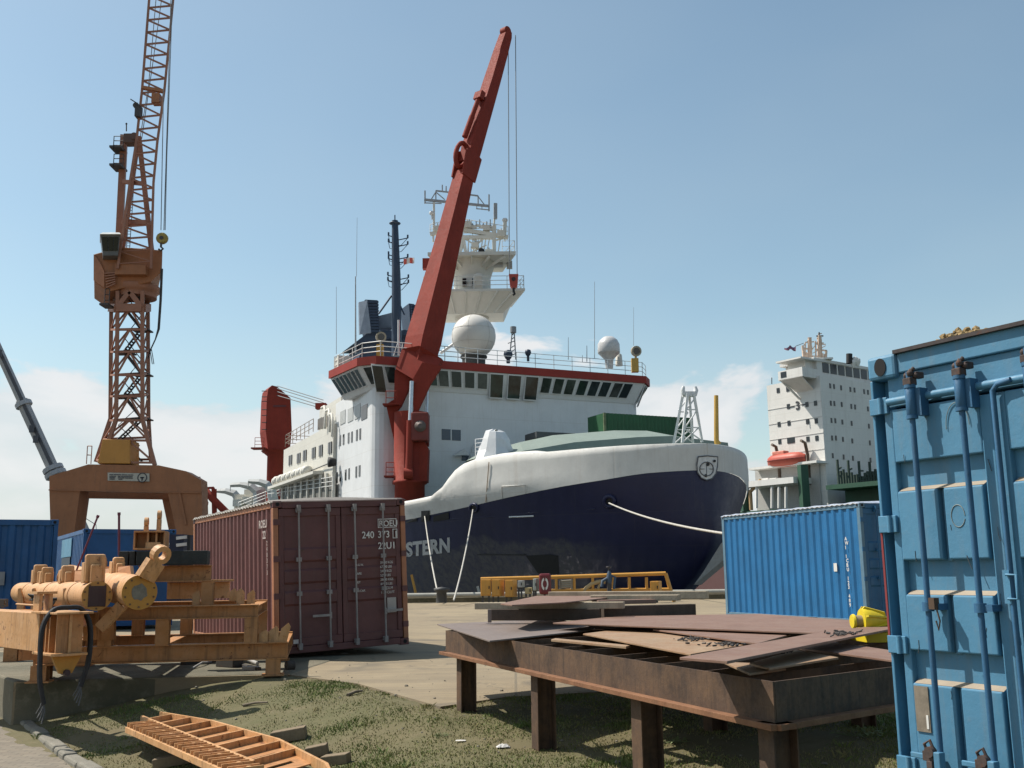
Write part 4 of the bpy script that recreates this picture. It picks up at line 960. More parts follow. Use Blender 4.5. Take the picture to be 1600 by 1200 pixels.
def searchlight(px, py, dep, colm):
    k = dep / 1600; m_ = MB(); c = put(px, py + 22, dep); m_.obox(c, V((5.5 * k, 0, 0)), V((0, 5 * k, 0)), V((0, 0, 11 * k))); o = m_.build('light_post', colm, ship)
    m_ = MB(); c = put(px + 1, py, dep); m_.lathe(c, [(1e-4, -8 * k), (6 * k, -6 * k), (8.5 * k, 0), (8.5 * k, 5 * k)], 14, (.25, -.95, -.1)); m_.tube([c + V((0, 0, -8 * k)), c + V((0, 0, -13 * k))], 2 * k, 6); m_.build('lamp_housing', plain('tan_metal', (.35, .30, .22), .5), o, whole=True)
    m_ = MB(); m_.lathe(c + V((.25, -.95, -.1)) * (5.3 * k), [(5.5 * k, 0), (5.5 * k, .02)], 14, (.25, -.95, -.1)); m_.build('lens', GLASS, o)
searchlight(594, 527, 76, YEL); searchlight(992, 549, 84, YEL)
for (px, py, s_) in ((794, 554, 1.), (825, 551, .7)):
    m_ = MB(); k = 80 / 1600; c = put(px, py, 80); m_.lathe(c, [(1e-4, 8 * k * s_), (6 * k * s_, 6 * k * s_), (7.5 * k * s_, 0), (5 * k * s_, -6 * k * s_), (3 * k * s_, -8 * k * s_), (3 * k * s_, -14 * k)], 12); m_.build('compass_stand', DKBLUE, ship, whole=True)
for (px, y0, y1, dep, r0) in ((557, 340, 432, 92, .025), (555.5, 432, 552, 92, .09), (525.5, 448, 553, 86, .028), (929, 440, 560, 83, .03), (888, 527, 562, 83, .03), (990, 480, 540, 85, .02), (917, 540, 565, 83, .04), (910, 555, 566, 83, .03)):
    m_ = MB(); m_.tube([put(px, y1, dep), put(px + (1 if px == 557 else 0), y0, dep)], [r0, r0 * .6], 5); m_.build('whip_aerial', plain('aerial_grey', (.30, .32, .34), .5), ship)
m_ = MB(); k = 80 / 1600
for sgn in (-1, 1): m_.tube([put(801 + sgn * 5, 562, 81), put(802 + sgn * 1, 510, 81)], .05, 4)
for q in range(7): m_.tube([put(802 - 4 - (6 if q == 3 else 0) + q * .5, 556 - q * 6.5, 81), put(802 + 4 - q * .4, 552 - q * 6.5, 81)], .04, 4)
m_.lathe(put(802, 520, 81), [(.25, 0), (.25, .5)], 8); m_.build('lattice_aerial', plain('grey_lattice', (.22, .24, .26), .6), ship, whole=True)
for (px, py) in ((603, 545), (585, 553)):
    m_ = MB(); m_.tube([put(px + 20, 555, 78), put(px + 20, 500, 78)], .1, 6); m_.tube([put(px + 12, 556, 78), put(px + 20, 530, 78), put(px + 28, 556, 78)], .05, 5); m_.build('tripod_post', WHT, ship, whole=True) if px == 603 else None
# main mast with its two platforms
MW = paint('mast_cream', (.60, .59, .535), .55, .06, .6, .04, (.3, .2, .1), .12)
DM = 87.0
def platform(name, pix, dep, th=.35, under=None, dz=2.5):
    z = put(*pix[1], dep).z
mast = MB(); mast.lathe(put(738, 500, DM), [(.9, -1.2), (1.6, .4), (1.6, 1.5)], 16)
def cyl(px, py0, py1, r0, r1, dep=DM): return mast.lathe(put(px, py1, dep), [(r0, 0), (r1, put(px, py0, dep).z - put(px, py1, dep).z)], 18)
cyl(738, 468, 560, .8, .8); cyl(738, 436, 468, 1.62, 1.62); cyl(738, 412, 436, 1.62, 2.05)
mo = mast.build('main_mast', MW, ship, whole=True)
def slab(px0, px1, pyl, pyr, dep, d0, d1, th):
    """deck plate seen from below: near edge from (px0,pyl) to (px1,pyr)"""
    a, c = put(px0, pyl, dep), put(px1, pyr, dep); z = (a.z + c.z) / 2; a.z = c.z = z
    m_ = MB(); n_ = V((0, 1, 0)); m_.prism([a - n_ * d0, c - n_ * d0, c + n_ * d1 - V((1.2, 0, 0)), a + n_ * d1 + V((1.2, 0, 0))], V((0, 0, th))); return m_, a, c
m_, a, c = slab(664, 820, 466, 471, DM, 2.8, 2.8, .22); pl1 = m_.build('mast_platform', MW, mo); WM[pl1.name] = WM[ship.name]
m_ = MB(); n_ = V((0, 1, 0)); bot = put(735, 497, DM); rb = [bot + V((-2.9, -1.6, 0)), bot + V((2.9, -1.6, 0)), bot + V((2.9, 1.6, 0)), bot + V((-2.9, 1.6, 0))]; tp = [a - n_ * 2.75 + V((.1, 0, 0)), c - n_ * 2.75 - V((.1, 0, 0)), c + n_ * 2.7 - V((1.3, 0, 0)), a + n_ * 2.7 + V((1.3, 0, 0))]
m_.add(rb + tp, [(i, (i + 1) % 4, 4 + (i + 1) % 4, 4 + i) for i in range(4)] + [(3, 2, 1, 0)]); m_.build('platform_bracing_plate', MW, pl1)
m_ = MB()
for f in np.linspace(.1, .9, 6): m_.bar(rb[0].lerp(rb[1], .5 + (f - .5) * .9) - n_ * .05, tp[0].lerp(tp[1], f) - n_ * .08, .12, .16)
m_.build('platform_strut', MW, pl1)
railing([a - n_ * 2.7 + V((.1, 0, .2)), c - n_ * 2.7 + V((-.1, 0, .2)), c + n_ * 2.6 + V((-1.3, 0, .2))], 1.15, RAILM, 3, pl1, 1.3, .03)
m_, a2, c2_ = slab(672, 806, 408, 417, DM, 2.6, 2.6, .3); pl2 = m_.build('mast_platform', MW, mo); WM[pl2.name] = WM[ship.name]
m_ = MB()
for f in (.12, .3, .5, .7, .88): m_.bar(a2.lerp(c2_, f) - n_ * 2.5 - V((0, 0, .12)), put(738, 424, DM) + V(((f - .5) * 2.5, -1.0, -.3)), .12, .22)
m_.build('platform_strut', MW, pl2)
railing([a2 - n_ * 2.4 + V((6.4, 0, .3)), c2_ - n_ * 2.4 + V((-.1, 0, .3)), c2_ + n_ * 2.2 + V((-1.3, 0, .3))], 1.0, RAILM, 2, pl2, 1.4, .03)
for px in (727, 742):
    m_ = MB(); k = DM / 1600; c = put(px, 449, DM) - n_ * 1.58; m_.obox(c, V((3 * k, 0, 0)), V((0, .15, 0)), V((0, 0, 6 * k))); m_.build('mast_window', GLASS, mo)
m_ = MB(); c = put(749, 452, DM) - n_ * 2.3; m_.obox(c, V((.38, 0, 0)), V((0, .3, 0)), V((0, 0, .75))); m_.build('equipment_case', WHT2, mo, bevel=.2)
# top frame: posts, yards, small aerials
m_ = MB(); P = lambda x, y, d=DM: put(x, y, d)
for (x0, y0, x1, y1, w_) in ((716, 408, 722, 372, .3), (730, 410, 724, 372, .25), (722, 372, 716, 340, .26), (772, 415, 772, 352, .3), (720, 371, 772, 371, .32), (676, 367, 700, 358, .22), (716, 358, 794, 371, .34), (700, 352, 716, 358, .25), (694, 345, 716, 358, .2), (677, 367, 677, 378, .15), (672, 366, 690, 362, .3), (758, 412, 772, 400, .14), (747, 380, 762, 367, .14), (747, 380, 733, 368, .14), (747, 380, 747, 390, .14), (725, 372, 747, 386, .12), (772, 376, 794, 371, .12), (788, 371, 789, 347, .3), (678, 362, 678, 316, .18), (728, 355, 745, 356, .18), (745, 352, 772, 360, .2), (735, 395, 760, 383, .1), (720, 352, 774, 355, .12), (772, 352, 774, 318, .14)): m_.bar(P(x0, y0), P(x1, y1), w_, w_)
m_.build('mast_frame', MW, mo, whole=True)
gm = plain('aerial_grey', (.30, .32, .34), .5)
m_ = MB()
for (x0, y0, x1, y1, w_) in ((663, 312, 764, 322, .2), (664, 298, 664, 318, .12), (764, 304, 764, 330, .12), (681, 298, 747, 306, .12), (681, 298, 681, 313, .1), (747, 306, 747, 320, .1), (681, 300, 695, 312, .08), (747, 307, 757, 320, .08), (673, 313, 681, 300, .08), (691, 289, 691, 299, .1), (697, 291, 697, 299, .1), (663, 317, 690, 318, .08), (744, 326, 764, 328, .08), (745, 320, 745, 327, .06), (753, 321, 753, 327, .06), (774, 318, 774, 342, .3)): m_.bar(P(x0, y0), P(x1, y1), w_, w_)
m_.build('aerial_yard', gm, mo, whole=True)
rr = random.Random(12)
railing([P(718, 356), P(794, 369)], .9, RAILM, 2, mo, .9, .03); railing([P(672, 366), P(694, 360)], .9, RAILM, 2, mo, .9, .03); railing([P(722, 371), P(772, 370)], .8, RAILM, 2, mo, .8, .03)
for i in range(14):
    m_ = MB(); x = 716 + i * 5.6; y = 371 - (x > 745) * 8; m_.bar(P(x, y), P(x + rr.uniform(-6, 6), y + rr.uniform(12, 36)), .09, .09); m_.build('mast_stay', MW, mo)
for (x, y, w_) in ((730, 352, .35), (760, 357, .3), (684, 358, .3), (783, 366, .35), (742, 384, .3), (764, 396, .35)):
    m_ = MB(); m_.obox(P(x, y), V((w_, 0, 0)), V((0, w_, 0)), V((0, 0, w_ * .8))); m_.tube([P(x, y), P(x, y - 9)], .06, 5); m_.build('aerial_box', WHT2, mo, whole=True)
m_ = MB()
for i in range(9): x = 722 + i * 5.5; m_.bar(P(x, 356), P(x, 349 - (i * 37 % 3) * 3), .09, .09); m_.bar(P(x - 2, 352), P(x + 2, 352), .09, .09)
for i in range(4): m_.bar(P(728 + i * 4, 405), P(728 + i * 4, 385), .06, .06)
m_.build('small_aerial', gm, mo)
m_ = MB()
for (x, y) in ((675, 333), (789, 344)): m_.lathe(P(x, y), [(1e-4, .18), (.2, .15), (.27, 0), (.2, -.14), (.06, -.2), (.06, -.6)], 12)
m_.build('gps_dome', WHT, mo)
m_ = MB(); m_.obox(P(748, 409), V((.37, 0, 0)), V((0, .35, 0)), V((0, 0, .3))); m_.build('radar_pedestal', YEL, mo)
m_ = MB(); m_.lathe(P(751, 394), [(.12, 0), (.24, .05), (.3, .3)], 12, (.3, -1, 0)); m_.lathe(P(751, 394), [(.1, -.05), (.1, .32)], 8, (.3, -1, 0)); m_.build('horn', BLK, mo, whole=True)
m_ = MB(); m_.obox(P(777, 410), V((.5, 0, 0)), V((0, .4, 0)), V((0, 0, .35))); m_.obox(P(796, 414), V((.25, 0, 0)), V((0, .3, 0)), V((0, 0, .3))); m_.build('instrument_box', plain('mid_grey', (.35, .35, .34), .6), mo)
m_ = MB(); m_.tube([P(688, 552), P(722, 528)], .14, 6); m_.build('dome_strut', GREYW, ship)

# --- foredeck: hatch cover, green container, lattice post, yellow post
XH = 12.0
b_ = MB(); TPX = [(772, 708), (788, 699), (812, 691), (864, 680), (960, 672.5), (1011, 673), (1071, 684), (1098, 692)]
fr = [SX(x, y, XH) for x, y in TPX]; base = [V((p.x, p.y, 5.0)) for p in fr]; frf = [p + SH * 3.2 - V((0, 0, .9)) for p in fr]
n_ = len(fr); vs = base + [V((p.x, p.y, 5)) for p in frf]
rowsH = [[V((p.x, p.y, 5)) + SH * 4.0 for p in fr], [p + SH * 3.0 - V((0, 0, .85 * (.4 + .6 * math.sin(math.pi * i / (n_ - 1))))) for i, p in enumerate(fr)], fr, [p - SH * 5 for p in fr], [V((p.x, p.y, 5)) - SH * 5 for p in fr]]
loft(b_, rowsH, False); b_.build('hatch_cover', paint('grey_green_cover', (.20, .245, .215), .6, .08, .6, .05, (.2, .16, .1), .2, (.12, .13, .11), .5), ship)
b_ = MB(); p = SX(860, 683, 6); b_.obox(p, SQ * 1.6, SH * 1, V((0, 0, .22))); b_.build('deck_box', plain('dark_grey_box', (.06, .065, .07), .6), ship)
b_ = MB(); p0, p1 = SX(944, 645, 9.5), SX(1080, 650, 9.5); ln = (p1 - p0).length; zt_ = p0.z
q0 = V((p0.x, p0.y, zt_ - 2.6)); corrugated(b_, q0, SQ, (0, 0, 1), SH, ln, 2.6, 24, .05); b_.obox(q0 + SQ * ln / 2 - SH * 1.3 + V((0, 0, 1.3)), SQ * ln / 2, SH * 1.2, V((0, 0, 1.3))); gc = b_.build('deck_container', paint('dark_green_paint', (.018, .085, .035), .55, .12, 1, .06), ship, whole=True)
b_ = MB(); b_.obox(q0 + SH * .03 + V((0, 0, 1.3)), SQ * .09, SH * .05, V((0, 0, 1.3))); b_.obox(q0 + SQ * ln + SH * .03 + V((0, 0, 1.3)), SQ * .09, SH * .05, V((0, 0, 1.3))); b_.build('container_post', paint('worn_green_post', (.12, .15, .08), .7, .3, 3, .4), gc)
XL = 20.; b_ = MB(); Q = lambda x, y, d=0: SX(x, y, XL) - SH * d
for d in (0, 1.0):
    b_.bar(Q(1066, 692, d), Q(1074, 615, d * .5), .14, .14); b_.bar(Q(1097, 691, d), Q(1084, 615, d * .5), .14, .14)
    for (x0, y0, x1, y1) in ((1074, 640, 1088, 640), (1070, 668, 1092, 668), (1074, 638, 1086, 622), (1068, 690, 1092, 668), (1071, 667, 1089, 641), (1070, 670, 1096, 688)): b_.bar(Q(x0, y0, d), Q(x1, y1, d), .07, .07)
b_.bar(Q(1072, 615, .25), Q(1089, 615, .25), .45, .3)
for sgn, x in ((-1, 1072), (1, 1089)): b_.tube([Q(x, 616, .25), Q(x + sgn * 2, 609, .25), Q(x + sgn * .6, 603, .25)], [.16, .16, .1], 6)
b_.build('boom_rest_lattice', WHT, ship, whole=True)
b_ = MB(); b_.tube([SX(1122, 694, 22), SX(1119.5, 688, 22), SX(1119, 618, 22)], [.22, .15, .13], 10); b_.build('yellow_post', YEL, ship)
# covered bow winch and pulpit rail
b_ = MB(); c = SX(775, 700, 13.5); rr = random.Random(2)
vs = []; K_ = 10
for j in range(5):
    for i in range(K_): a = 6.283 * i / K_; r0 = (1.15, 1.0, .75, .5, .15)[j] * (1 + .18 * rr.uniform(-1, 1)); vs.append(c + SQ * r0 * math.cos(a) * 1.2 + SH * r0 * math.sin(a) * .9 + V((0, 0, (-.75, -.1, .5, 1.05, 1.15)[j] + .1 * rr.uniform(-1, 1))))
b_.add(vs, [(j * K_ + i, j * K_ + (i + 1) % K_, (j + 1) * K_ + (i + 1) % K_, (j + 1) * K_ + i) for j in range(4) for i in range(K_)], False); b_.build('covered_winch', WHT, ship)
railing([SX(743, 718, 13), SX(771, 715, 13)], 1.3, WHT, 5, step=1.2, r=.03)

# --- foredeck crane
CX, CY = 1.9, -8.9; pc = S(CX, CY, 0); dep = pc.y
z = lambda py: PY(643, py, dep).z
b_ = MB(); b_.lathe(PY(640, 800, dep), [(1.1, -1), (1.1, z(758) - z(800)), (1.28, z(756) - z(800)), (1.28, z(752) - z(800)), (1.18, z(751) - z(800)), (1.18, z(645) - z(800))], 24)
cr = b_.build('foredeck_crane', RED, ship, whole=True); WM[cr.name] = WM[ship.name]
dz_ = V((0, 0, 1)); k = dep / 1600
AZ = V((.66, .75, 0)).normalized(); BX = AZ.cross(dz_)            # boom azimuth and its right side
b_ = MB(); b_.prism([PY(654, 752, dep - .9), PY(667, 752, dep - .9), PY(669, 700, dep - .9), PY(663, 690, dep - .9), PY(646, 690, dep - .9), PY(648, 752, dep - .9)], (0, 1.6, 0)); b_.build('winch_house', RED, cr)
b_ = MB(); c = PY(657, 668, dep - 1.1); b_.obox(c, V((.62, 0, 0)), V((0, .7, 0)), V((0, 0, 1.05))); wh = b_.build('winch_frame', paint('ship_red_dark', (.17, .03, .022), .6, .2), cr, bevel=.1)
b_ = MB(); b_.lathe(c + V((.05, -.72, 0)), [(.42, -.1), (.42, .06), (.18, .08), (.18, .12)], 14, (0, -1, 0)); b_.build('winch_drum', paint('drum_grey', (.12, .09, .08), .6), cr, whole=True)
b_ = MB(); b_.prism([PY(603, 632, dep), PY(622, 620, dep), PY(620, 690, dep), PY(616, 690, dep)], (0, .3, 0)); b_.obox(PY(612, 633, dep - .2), V((.6, 0, 0)), V((0, .6, 0)), V((0, 0, .05))); b_.build('access_bracket', RED, cr, whole=True)
railing([PY(603, 632, dep - .7), PY(619, 632, dep - .7)], 1.0, RED, 2, cr, .8, .03)
b_ = MB(); b_.obox(PY(610, 745, dep), V((.42, 0, 0)), V((0, .5, 0)), V((0, 0, .06))); b_.build('ladder_platform', RED, cr); railing([PY(603, 745, dep - .4), PY(617, 745, dep - .4)], 1.05, RED, 3, cr, .7, .03)
# main boom: square box, luffed high, folding jib at its head
piv = PY(632, 640, dep); elb = PY(655, 560, dep + 1.5); knk = PY(729, 258, dep + 4.6); tip = PY(792, 50, dep + 7.0)
dirn = (knk - elb).normalized(); bx = AZ.cross(dz_); bx = (BX - dirn * BX.dot(dirn)).normalized(); bz = bx.cross(dirn)
def section(c, w_, h): return [c + bx * sx * w_ / 2 + bz * sz * h / 2 for sx, sz in ((-1, -1), (1, -1), (1, 1), (-1, 1))]
def girder(mb, secs):
    vs = [p for s_ in secs for p in s_]; n = len(secs)
    mb.add(vs, [(4 * i + j, 4 * i + (j + 1) % 4, 4 * i + 4 + (j + 1) % 4, 4 * i + 4 + j) for i in range(n - 1) for j in range(4)] + [(3, 2, 1, 0), (4 * n - 4, 4 * n - 3, 4 * n - 2, 4 * n - 1)])
b_ = MB(); girder(b_, [section(elb - dirn * .6, 1.85, 1.75), section(elb + dirn * 1.5, 1.95, 2.0), section(elb.lerp(knk, .5), 1.5, 1.55), section(knk - dirn * .8, 1.2, 1.2)])
for pix, dd in (([(617, 578), (646, 570), (645, 594), (640, 604), (626, 634), (621, 641), (615, 640), (615, 634)], -.1), ([(644, 594), (660, 566), (690, 572), (671.5, 600), (652, 642), (646, 641), (645, 622)], -.9)):
    b_.prism([PY(x, y, dep + dd) for x, y in pix], (.08, .24, 0))
b_.prism([PY(618, 576, dep - .5), PY(645, 592, dep - .9), PY(676, 590, dep - .6), PY(690, 560, dep + .4), PY(655, 540, dep + .2), PY(628, 545, dep + .6)], (.1, .9, 0))
bo = b_.build('crane_boom', RED, cr, whole=True)
# knuckle: twin cheeks, ring sheave, fold cylinder
b_ = MB()
for sgn in (-1, 1): b_.prism([knk + bx * (sgn * .6 - .07) + dirn * a + bz * c for a, c in ((-1.4, -.8), (-1.4, .75), (.9, .9), (1.3, .4), (.9, -.9))], bx * .14)
b_.build('knuckle_cheek', RED, cr)
b_ = MB(); rc_ = knk + bz * .8 + dirn * .5
b_.tube([rc_ + (dirn * math.cos(a) * 1.1 + bz * math.sin(a) * .6) for a in np.linspace(0, 6.2832, 22)], .2, 8); b_.build('sheave_ring', RED, cr, whole=True)
jd = (tip - knk).normalized()
b_ = MB(); girder(b_, [section(knk + jd * .2 - bz * .1, 1.05, 1.15), section(knk.lerp(tip, .12), 1.2, 1.25), section(knk.lerp(tip, .62), 1.1, 1.0), section(knk.lerp(tip, .8), .95, .95), section(knk.lerp(tip, .84), .82, 1.0), section(tip - jd * .5, .75, .85), section(tip, .7, .55)]); b_.lathe(tip - bx * .3 + bz * .15 - jd * .1, [(.42, 0), (.42, .6)], 14, bx); b_.build('crane_jib', RED, cr, whole=True)
b_ = MB(); a, c = PY(726, 214, dep + 4.4), PY(749, 150, dep + 4.9); b_.tube([a, a.lerp(c, .5)], .24, 10); b_.tube([a.lerp(c, .48), a.lerp(c, .97)], .2, 10); b_.obox(c, bx * .4, bz * .25, jd * .35); b_.build('fold_cylinder', RED, cr, whole=True)
# luffing cylinders
CHR = plain('chrome_rod', (.62, .63, .64), .25, .6)
for (x0, y0, x1, y1, dd) in ((639, 740, 641, 657, -1.5), (664, 690, 666.5, 650, 1.2)):
    b_ = MB(); a, c = PY(x0, y0, dep + dd), PY(x1, y1, dep + dd); b_.tube([a, c], .26, 10); b_.lathe(a, [(.4, -.35), (.4, .3)], 10, (1, 0, 0)); lc = b_.build('luffing_cylinder', RED, cr, whole=True)
    b_ = MB(); b_.tube([c, PY(x1 + (2.5 if dd < 0 else 1), 596, dep + dd + .4)], .16, 10); b_.build('cylinder_rod', CHR, cr)
# falls and hook
hkx = PY(802, 436, dep + 7)
for x in (794, 805.5):
    b_ = MB(); b_.tube([PY(x, 60 if x < 800 else 55, dep + 6.9), PY(x + (2 if x < 800 else 2.5), 430, dep + 6.9)], .035, 4); b_.build('hoist_rope', plain('wire_rope', (.16, .17, .18), .6), cr)
b_ = MB(); q = lambda x, y: PY(x, y, dep + 6.7); b_.prism([q(795, 428), q(810, 428), q(808.5, 446), q(804.5, 450), q(800.5, 450), q(797, 446)], (0, .5, 0)); hk = b_.build('hook_block', paint('hook_red', (.40, .06, .04), .5), cr)
b_ = MB(); b_.tube([q(802.5, 450), q(802.5, 456), q(804, 459), q(801.5, 461)], .12, 6); b_.build('hook', BLK, cr)
b_ = MB(); b_.lathe(PY(802.5, 436, dep + 6.69), [(.18, 0), (.18, .03)], 12, (0, -1, 0)); b_.build('sheave_pin', paint('hook_dark', (.05, .02, .02), .5), cr)
b_ = MB(); b_.obox(PY(667, 413, 85), V((.35, 0, 0)), V((0, .35, 0)), V((0, 0, .45))); b_.build('red_light_box', REDF, ship)

# --- aft deck crane, davits
DA = 118.; b_ = MB(); q = lambda x, y, d=DA: PY(x, y, d)
b_.prism([q(419, 704), q(453, 704), q(456, 672), q(454, 622), q(433, 604), q(425, 602), q(419, 608), q(417, 622), q(415, 672)], (-1.3, 2.6, 0)); ac = b_.build('aft_crane', RED, ship, whole=True); WM[ac.name] = WM[ship.name]
b_ = MB(); b_.lathe(PY(431, 790, DA + 1.5), [(1.3, -2), (1.15, 0), (1.15, (q(430, 712).z - q(430, 790).z)), (1.9, (q(430, 704).z - q(430, 790).z))], 18); b_.build('crane_pedestal', RED, ac)
b_ = MB(); b_.obox(q(405, 701, DA - .3), V((.8, 0, 0)), V((0, .7, 0)), V((0, 0, .08))); b_.build('crane_platform', RED, ac); railing([q(398, 700, DA - .9), q(412, 700, DA - .9)], 1.2, RED, 3, ac, .6, .03)
b_ = MB()
for y in (611, 627, 649, 671, 620, 640, 660): b_.tube([q(417, y), q(409, y)], .05, 4)
b_.build('crane_rung', BLK, ac)
b_ = MB(); b_.obox(q(437, 634.5, DA - .05), V((.75, 0, 0)), V((0, .02, 0)), V((0, 0, .11))); b_.build('maker_mark', plain('dark_mark', (.10, .02, .02), .6), ac)
for (y0, x1, y1) in ((603, 505, 625), (607, 505, 629), (612, 500, 633), (618, 500, 637)):
    b_ = MB(); b_.tube([q(433, y0), PY(x1, y1, 108)], .05, 4); b_.build('stay_rope', plain('wire_rope', (.16, .17, .18), .6), ac)
b_ = MB(); c = PY(502, 635, 107); b_.obox(c, V((.55, 0, 0)), V((0, .5, 0)), V((0, 0, .3))); b_.build('crane_head', RED, ac)
for i, (pts) in enumerate(([(388, 752), (405, 753), (417, 757), (425, 768), (428, 790)], [(360, 758), (375, 757), (392, 760), (402, 768), (404, 785), (400, 798)], [(338, 767), (352, 767), (366, 771), (374, 782), (378, 800)])):
    b_ = MB(); pp = [PY(x, y, 116 + i * 4) for x, y in pts]; b_.tube(pp, [.22, .35, .45, .55, .6] if len(pts) == 5 else [.25, .3, .45, .55, .6, .6], 4, smooth=False); b_.tube([pp[0], pp[0] - V((0, 0, .7))], .05, 4); b_.build('stern_davit', paint('davit_grey', (.42, .43, .42), .6, .1, .6, .1), ship, whole=True)
b_ = MB(); 
for i in range(12): x = 372 + i * 5; b_.obox(PY(x, 786 - i * 1.6 + (i * 7 % 4), 121 + (i * 5 % 7) * .31), V((.5 + .2 * (i % 3), 0, 0)), V((0, .5, 0)), V((0, 0, .4 + .35 * (i * 5 % 3))))
b_.build('deck_machinery', WHT2, ship, whole=True)
railing([PY(372, 800, 118), PY(436, 775, 118)], 1.1, RAILM, 3, step=1.4)
# red gooseneck davit beside it
b_ = MB(); q = lambda x, y: PY(x, y, 95); b_.bar(q(334, 806), q(333, 762), .3); b_.bar(q(337.5, 806), q(337, 764), .18); b_.bar(q(318, 763), q(334, 762), .2); b_.tube([q(316, 772), q(324, 769), q(331, 778), q(345, 792), q(356, 803)], .36, 6); b_.build('red_davit', RED, ship, whole=True)
b_ = MB(); c = q(320.5, 784); b_.lathe(c, [(1e-4, -.35), (.3, -.3), (.32, -.05), (.1, .35), (.05, .6)], 10); b_.build('float', REDF, ship)

# --- mooring lines
M_rope = paint('mooring_rope', (.42, .40, .36), .9, .2, 6, 0, RUST, .4)
def rope(a, c, sag, r, lab):
    pts = [V(a).lerp(V(c), t) - V((0, 0, sag * 4 * t * (1 - t))) for t in np.linspace(0, 1, 22)]
    tag(MB().tube(pts, r, 6).build('mooring_rope', M_rope, loc=tuple(a)), lab, 'rope', 'mooring lines of the research ship')
rope(onhull(952, 785, .12), PY(1150, 836, 33), .22, .045, 'long mooring rope running from the bow fairlead to behind the blue ribbed container')
rope(onhull(741, 795, .12), PZ(709, 938, .25), -.35 * -1, .04, 'mooring rope slanting down from the dark fairlead to the quay edge')
rope(onhull(666, 806, .12), PZ(686, 935, .25), .35, .04, 'mooring rope hanging from the square port past the ship name')
b_ = MB(); p = PZ(690, 938, .2); b_.lathe(p, [(.25, -.1), (.22, .35), (.34, .42), (.34, .52), (1e-4, .58)], 14); tag(b_.build('bollard', plain('bollard_black', (.05, .05, .05), .6), loc=tuple(p)), 'short black bollard holding the two stern side ropes on the quay edge', 'bollard')
# ------------------------------------------------------------------ rusty steel table with plates
M_rust = paint('old_rust', (.072, .044, .029), .75, .35, 2.5, 0, RUST, .45, (.028, .02, .016), .95, .3, .1, (.15, .085, .045), .6)
M_rust2 = paint('flange_rust', (.17, .075, .035), .8, .3, 4, 0, RUST, .4, (.06, .035, .02), .4, .3, .0, (.24, .12, .06), .6)
TZ = .78
TA, TB = PZ(698, 985, TZ), PZ(1210, 1065, TZ); TC = PZ(1395, 1042, TZ)
tv = (TC - TB).normalized(); tu = (TA - TB).normalized(); TL = (TA - TB).length; TW = 3.5
def T(a, b, z=TZ): p = TB + tu * a + tv * b; return V((p.x, p.y, z))
table = thing('work_table', 'long rusty steel work table of deep girders on short legs, carrying loose plates', 'table', tuple(T(TL / 2, TW / 2, -.1)))
GH = .235
def girder_part(p, q, out):
    m_ = MB(); d = (q - p).normalized(); dn = V((0, 0, 1)); c = (p + q) / 2; hl = (q - p) / 2
    m_.obox(c + out * .006 - dn * (GH / 2 - .006), hl, out * .006, dn * (GH / 2 - .006)); o = m_.build('girder', M_rust, table, whole=True); WM[o.name] = WM[table.name]
    m_ = MB(); m_.obox(c + out * -.01 - dn * (GH + .002), hl + d * .05, out * .085, dn * .017); m_.build('flange', M_rust2, o, whole=True, bevel=.003)
no, ne = -tv, -tu
nl = V((tu.y, -tu.x, 0)); nl = nl if nl.dot(CAM - TB) > 0 else -nl
nr = V((tv.y, -tv.x, 0)); nr = nr if nr.dot(CAM - TB) > 0 else -nr
girder_part(T(0, 0), T(TL, 0), nl); girder_part(T(.013, .0), T(0.013, TW), nr); girder_part(T(0, TW), T(TL, TW), -nl); girder_part(T(TL, .0), T(TL, TW), -nr)
for k in range(1, 13):
    a = TL * k / 13; m_ = MB(); p, q = T(a, .015, TZ - .012 - .008 * (k % 3)), T(a, TW - .015, TZ - .012 - .008 * (k % 2)); m_.obox((p + q) / 2 - V((0, 0, .09)), (q - p) / 2, nr * .006, V((0, 0, .09))); m_.build('cross_plate', M_rust, table)
for b_ in (1.2, 2.4):
    m_ = MB(); p, q = T(.02, b_, TZ - .13), T(TL - .02, b_, TZ - .13); m_.obox((p + q) / 2 - V((0, 0, .045)), (q - p) / 2, nl * .006, V((0, 0, .045))); m_.build('long_rib', M_rust, table)
def leg(p, zb, w=.15, h=.17):
    m_ = MB(); m_.ibeam(V((p.x, p.y, zb)), V((p.x, p.y, TZ - GH - .012)), w, h, .012, nl); o = m_.build('leg', M_rust, table, whole=True, bevel=.003)
for px, py in ((716, 1024), (835, 1050), (998, 1085)):
    p = PZ(px, py, TZ - GH); f = (p - TB).dot(nl); 
    # set the leg just behind the girder face
    a = (V((p.x, p.y, 0)) - V((TB.x, TB.y, 0))); t_ = a.dot(tu); leg(T(t_, .10), terr(T(t_, .1).x, T(t_, .1).y) - .05)
for t_, b_ in ((.13, .13), (.13, 1.7), (.13, TW - .15), (TL * .36, TW - .15), (TL * .68, TW - .15), (TL - .2, TW - .15), (TL * .5, TW * .55)):
    p = T(t_, b_); zz = terr(p.x, p.y) - .05 if p.y < 12 else 0
    leg(p, zz)
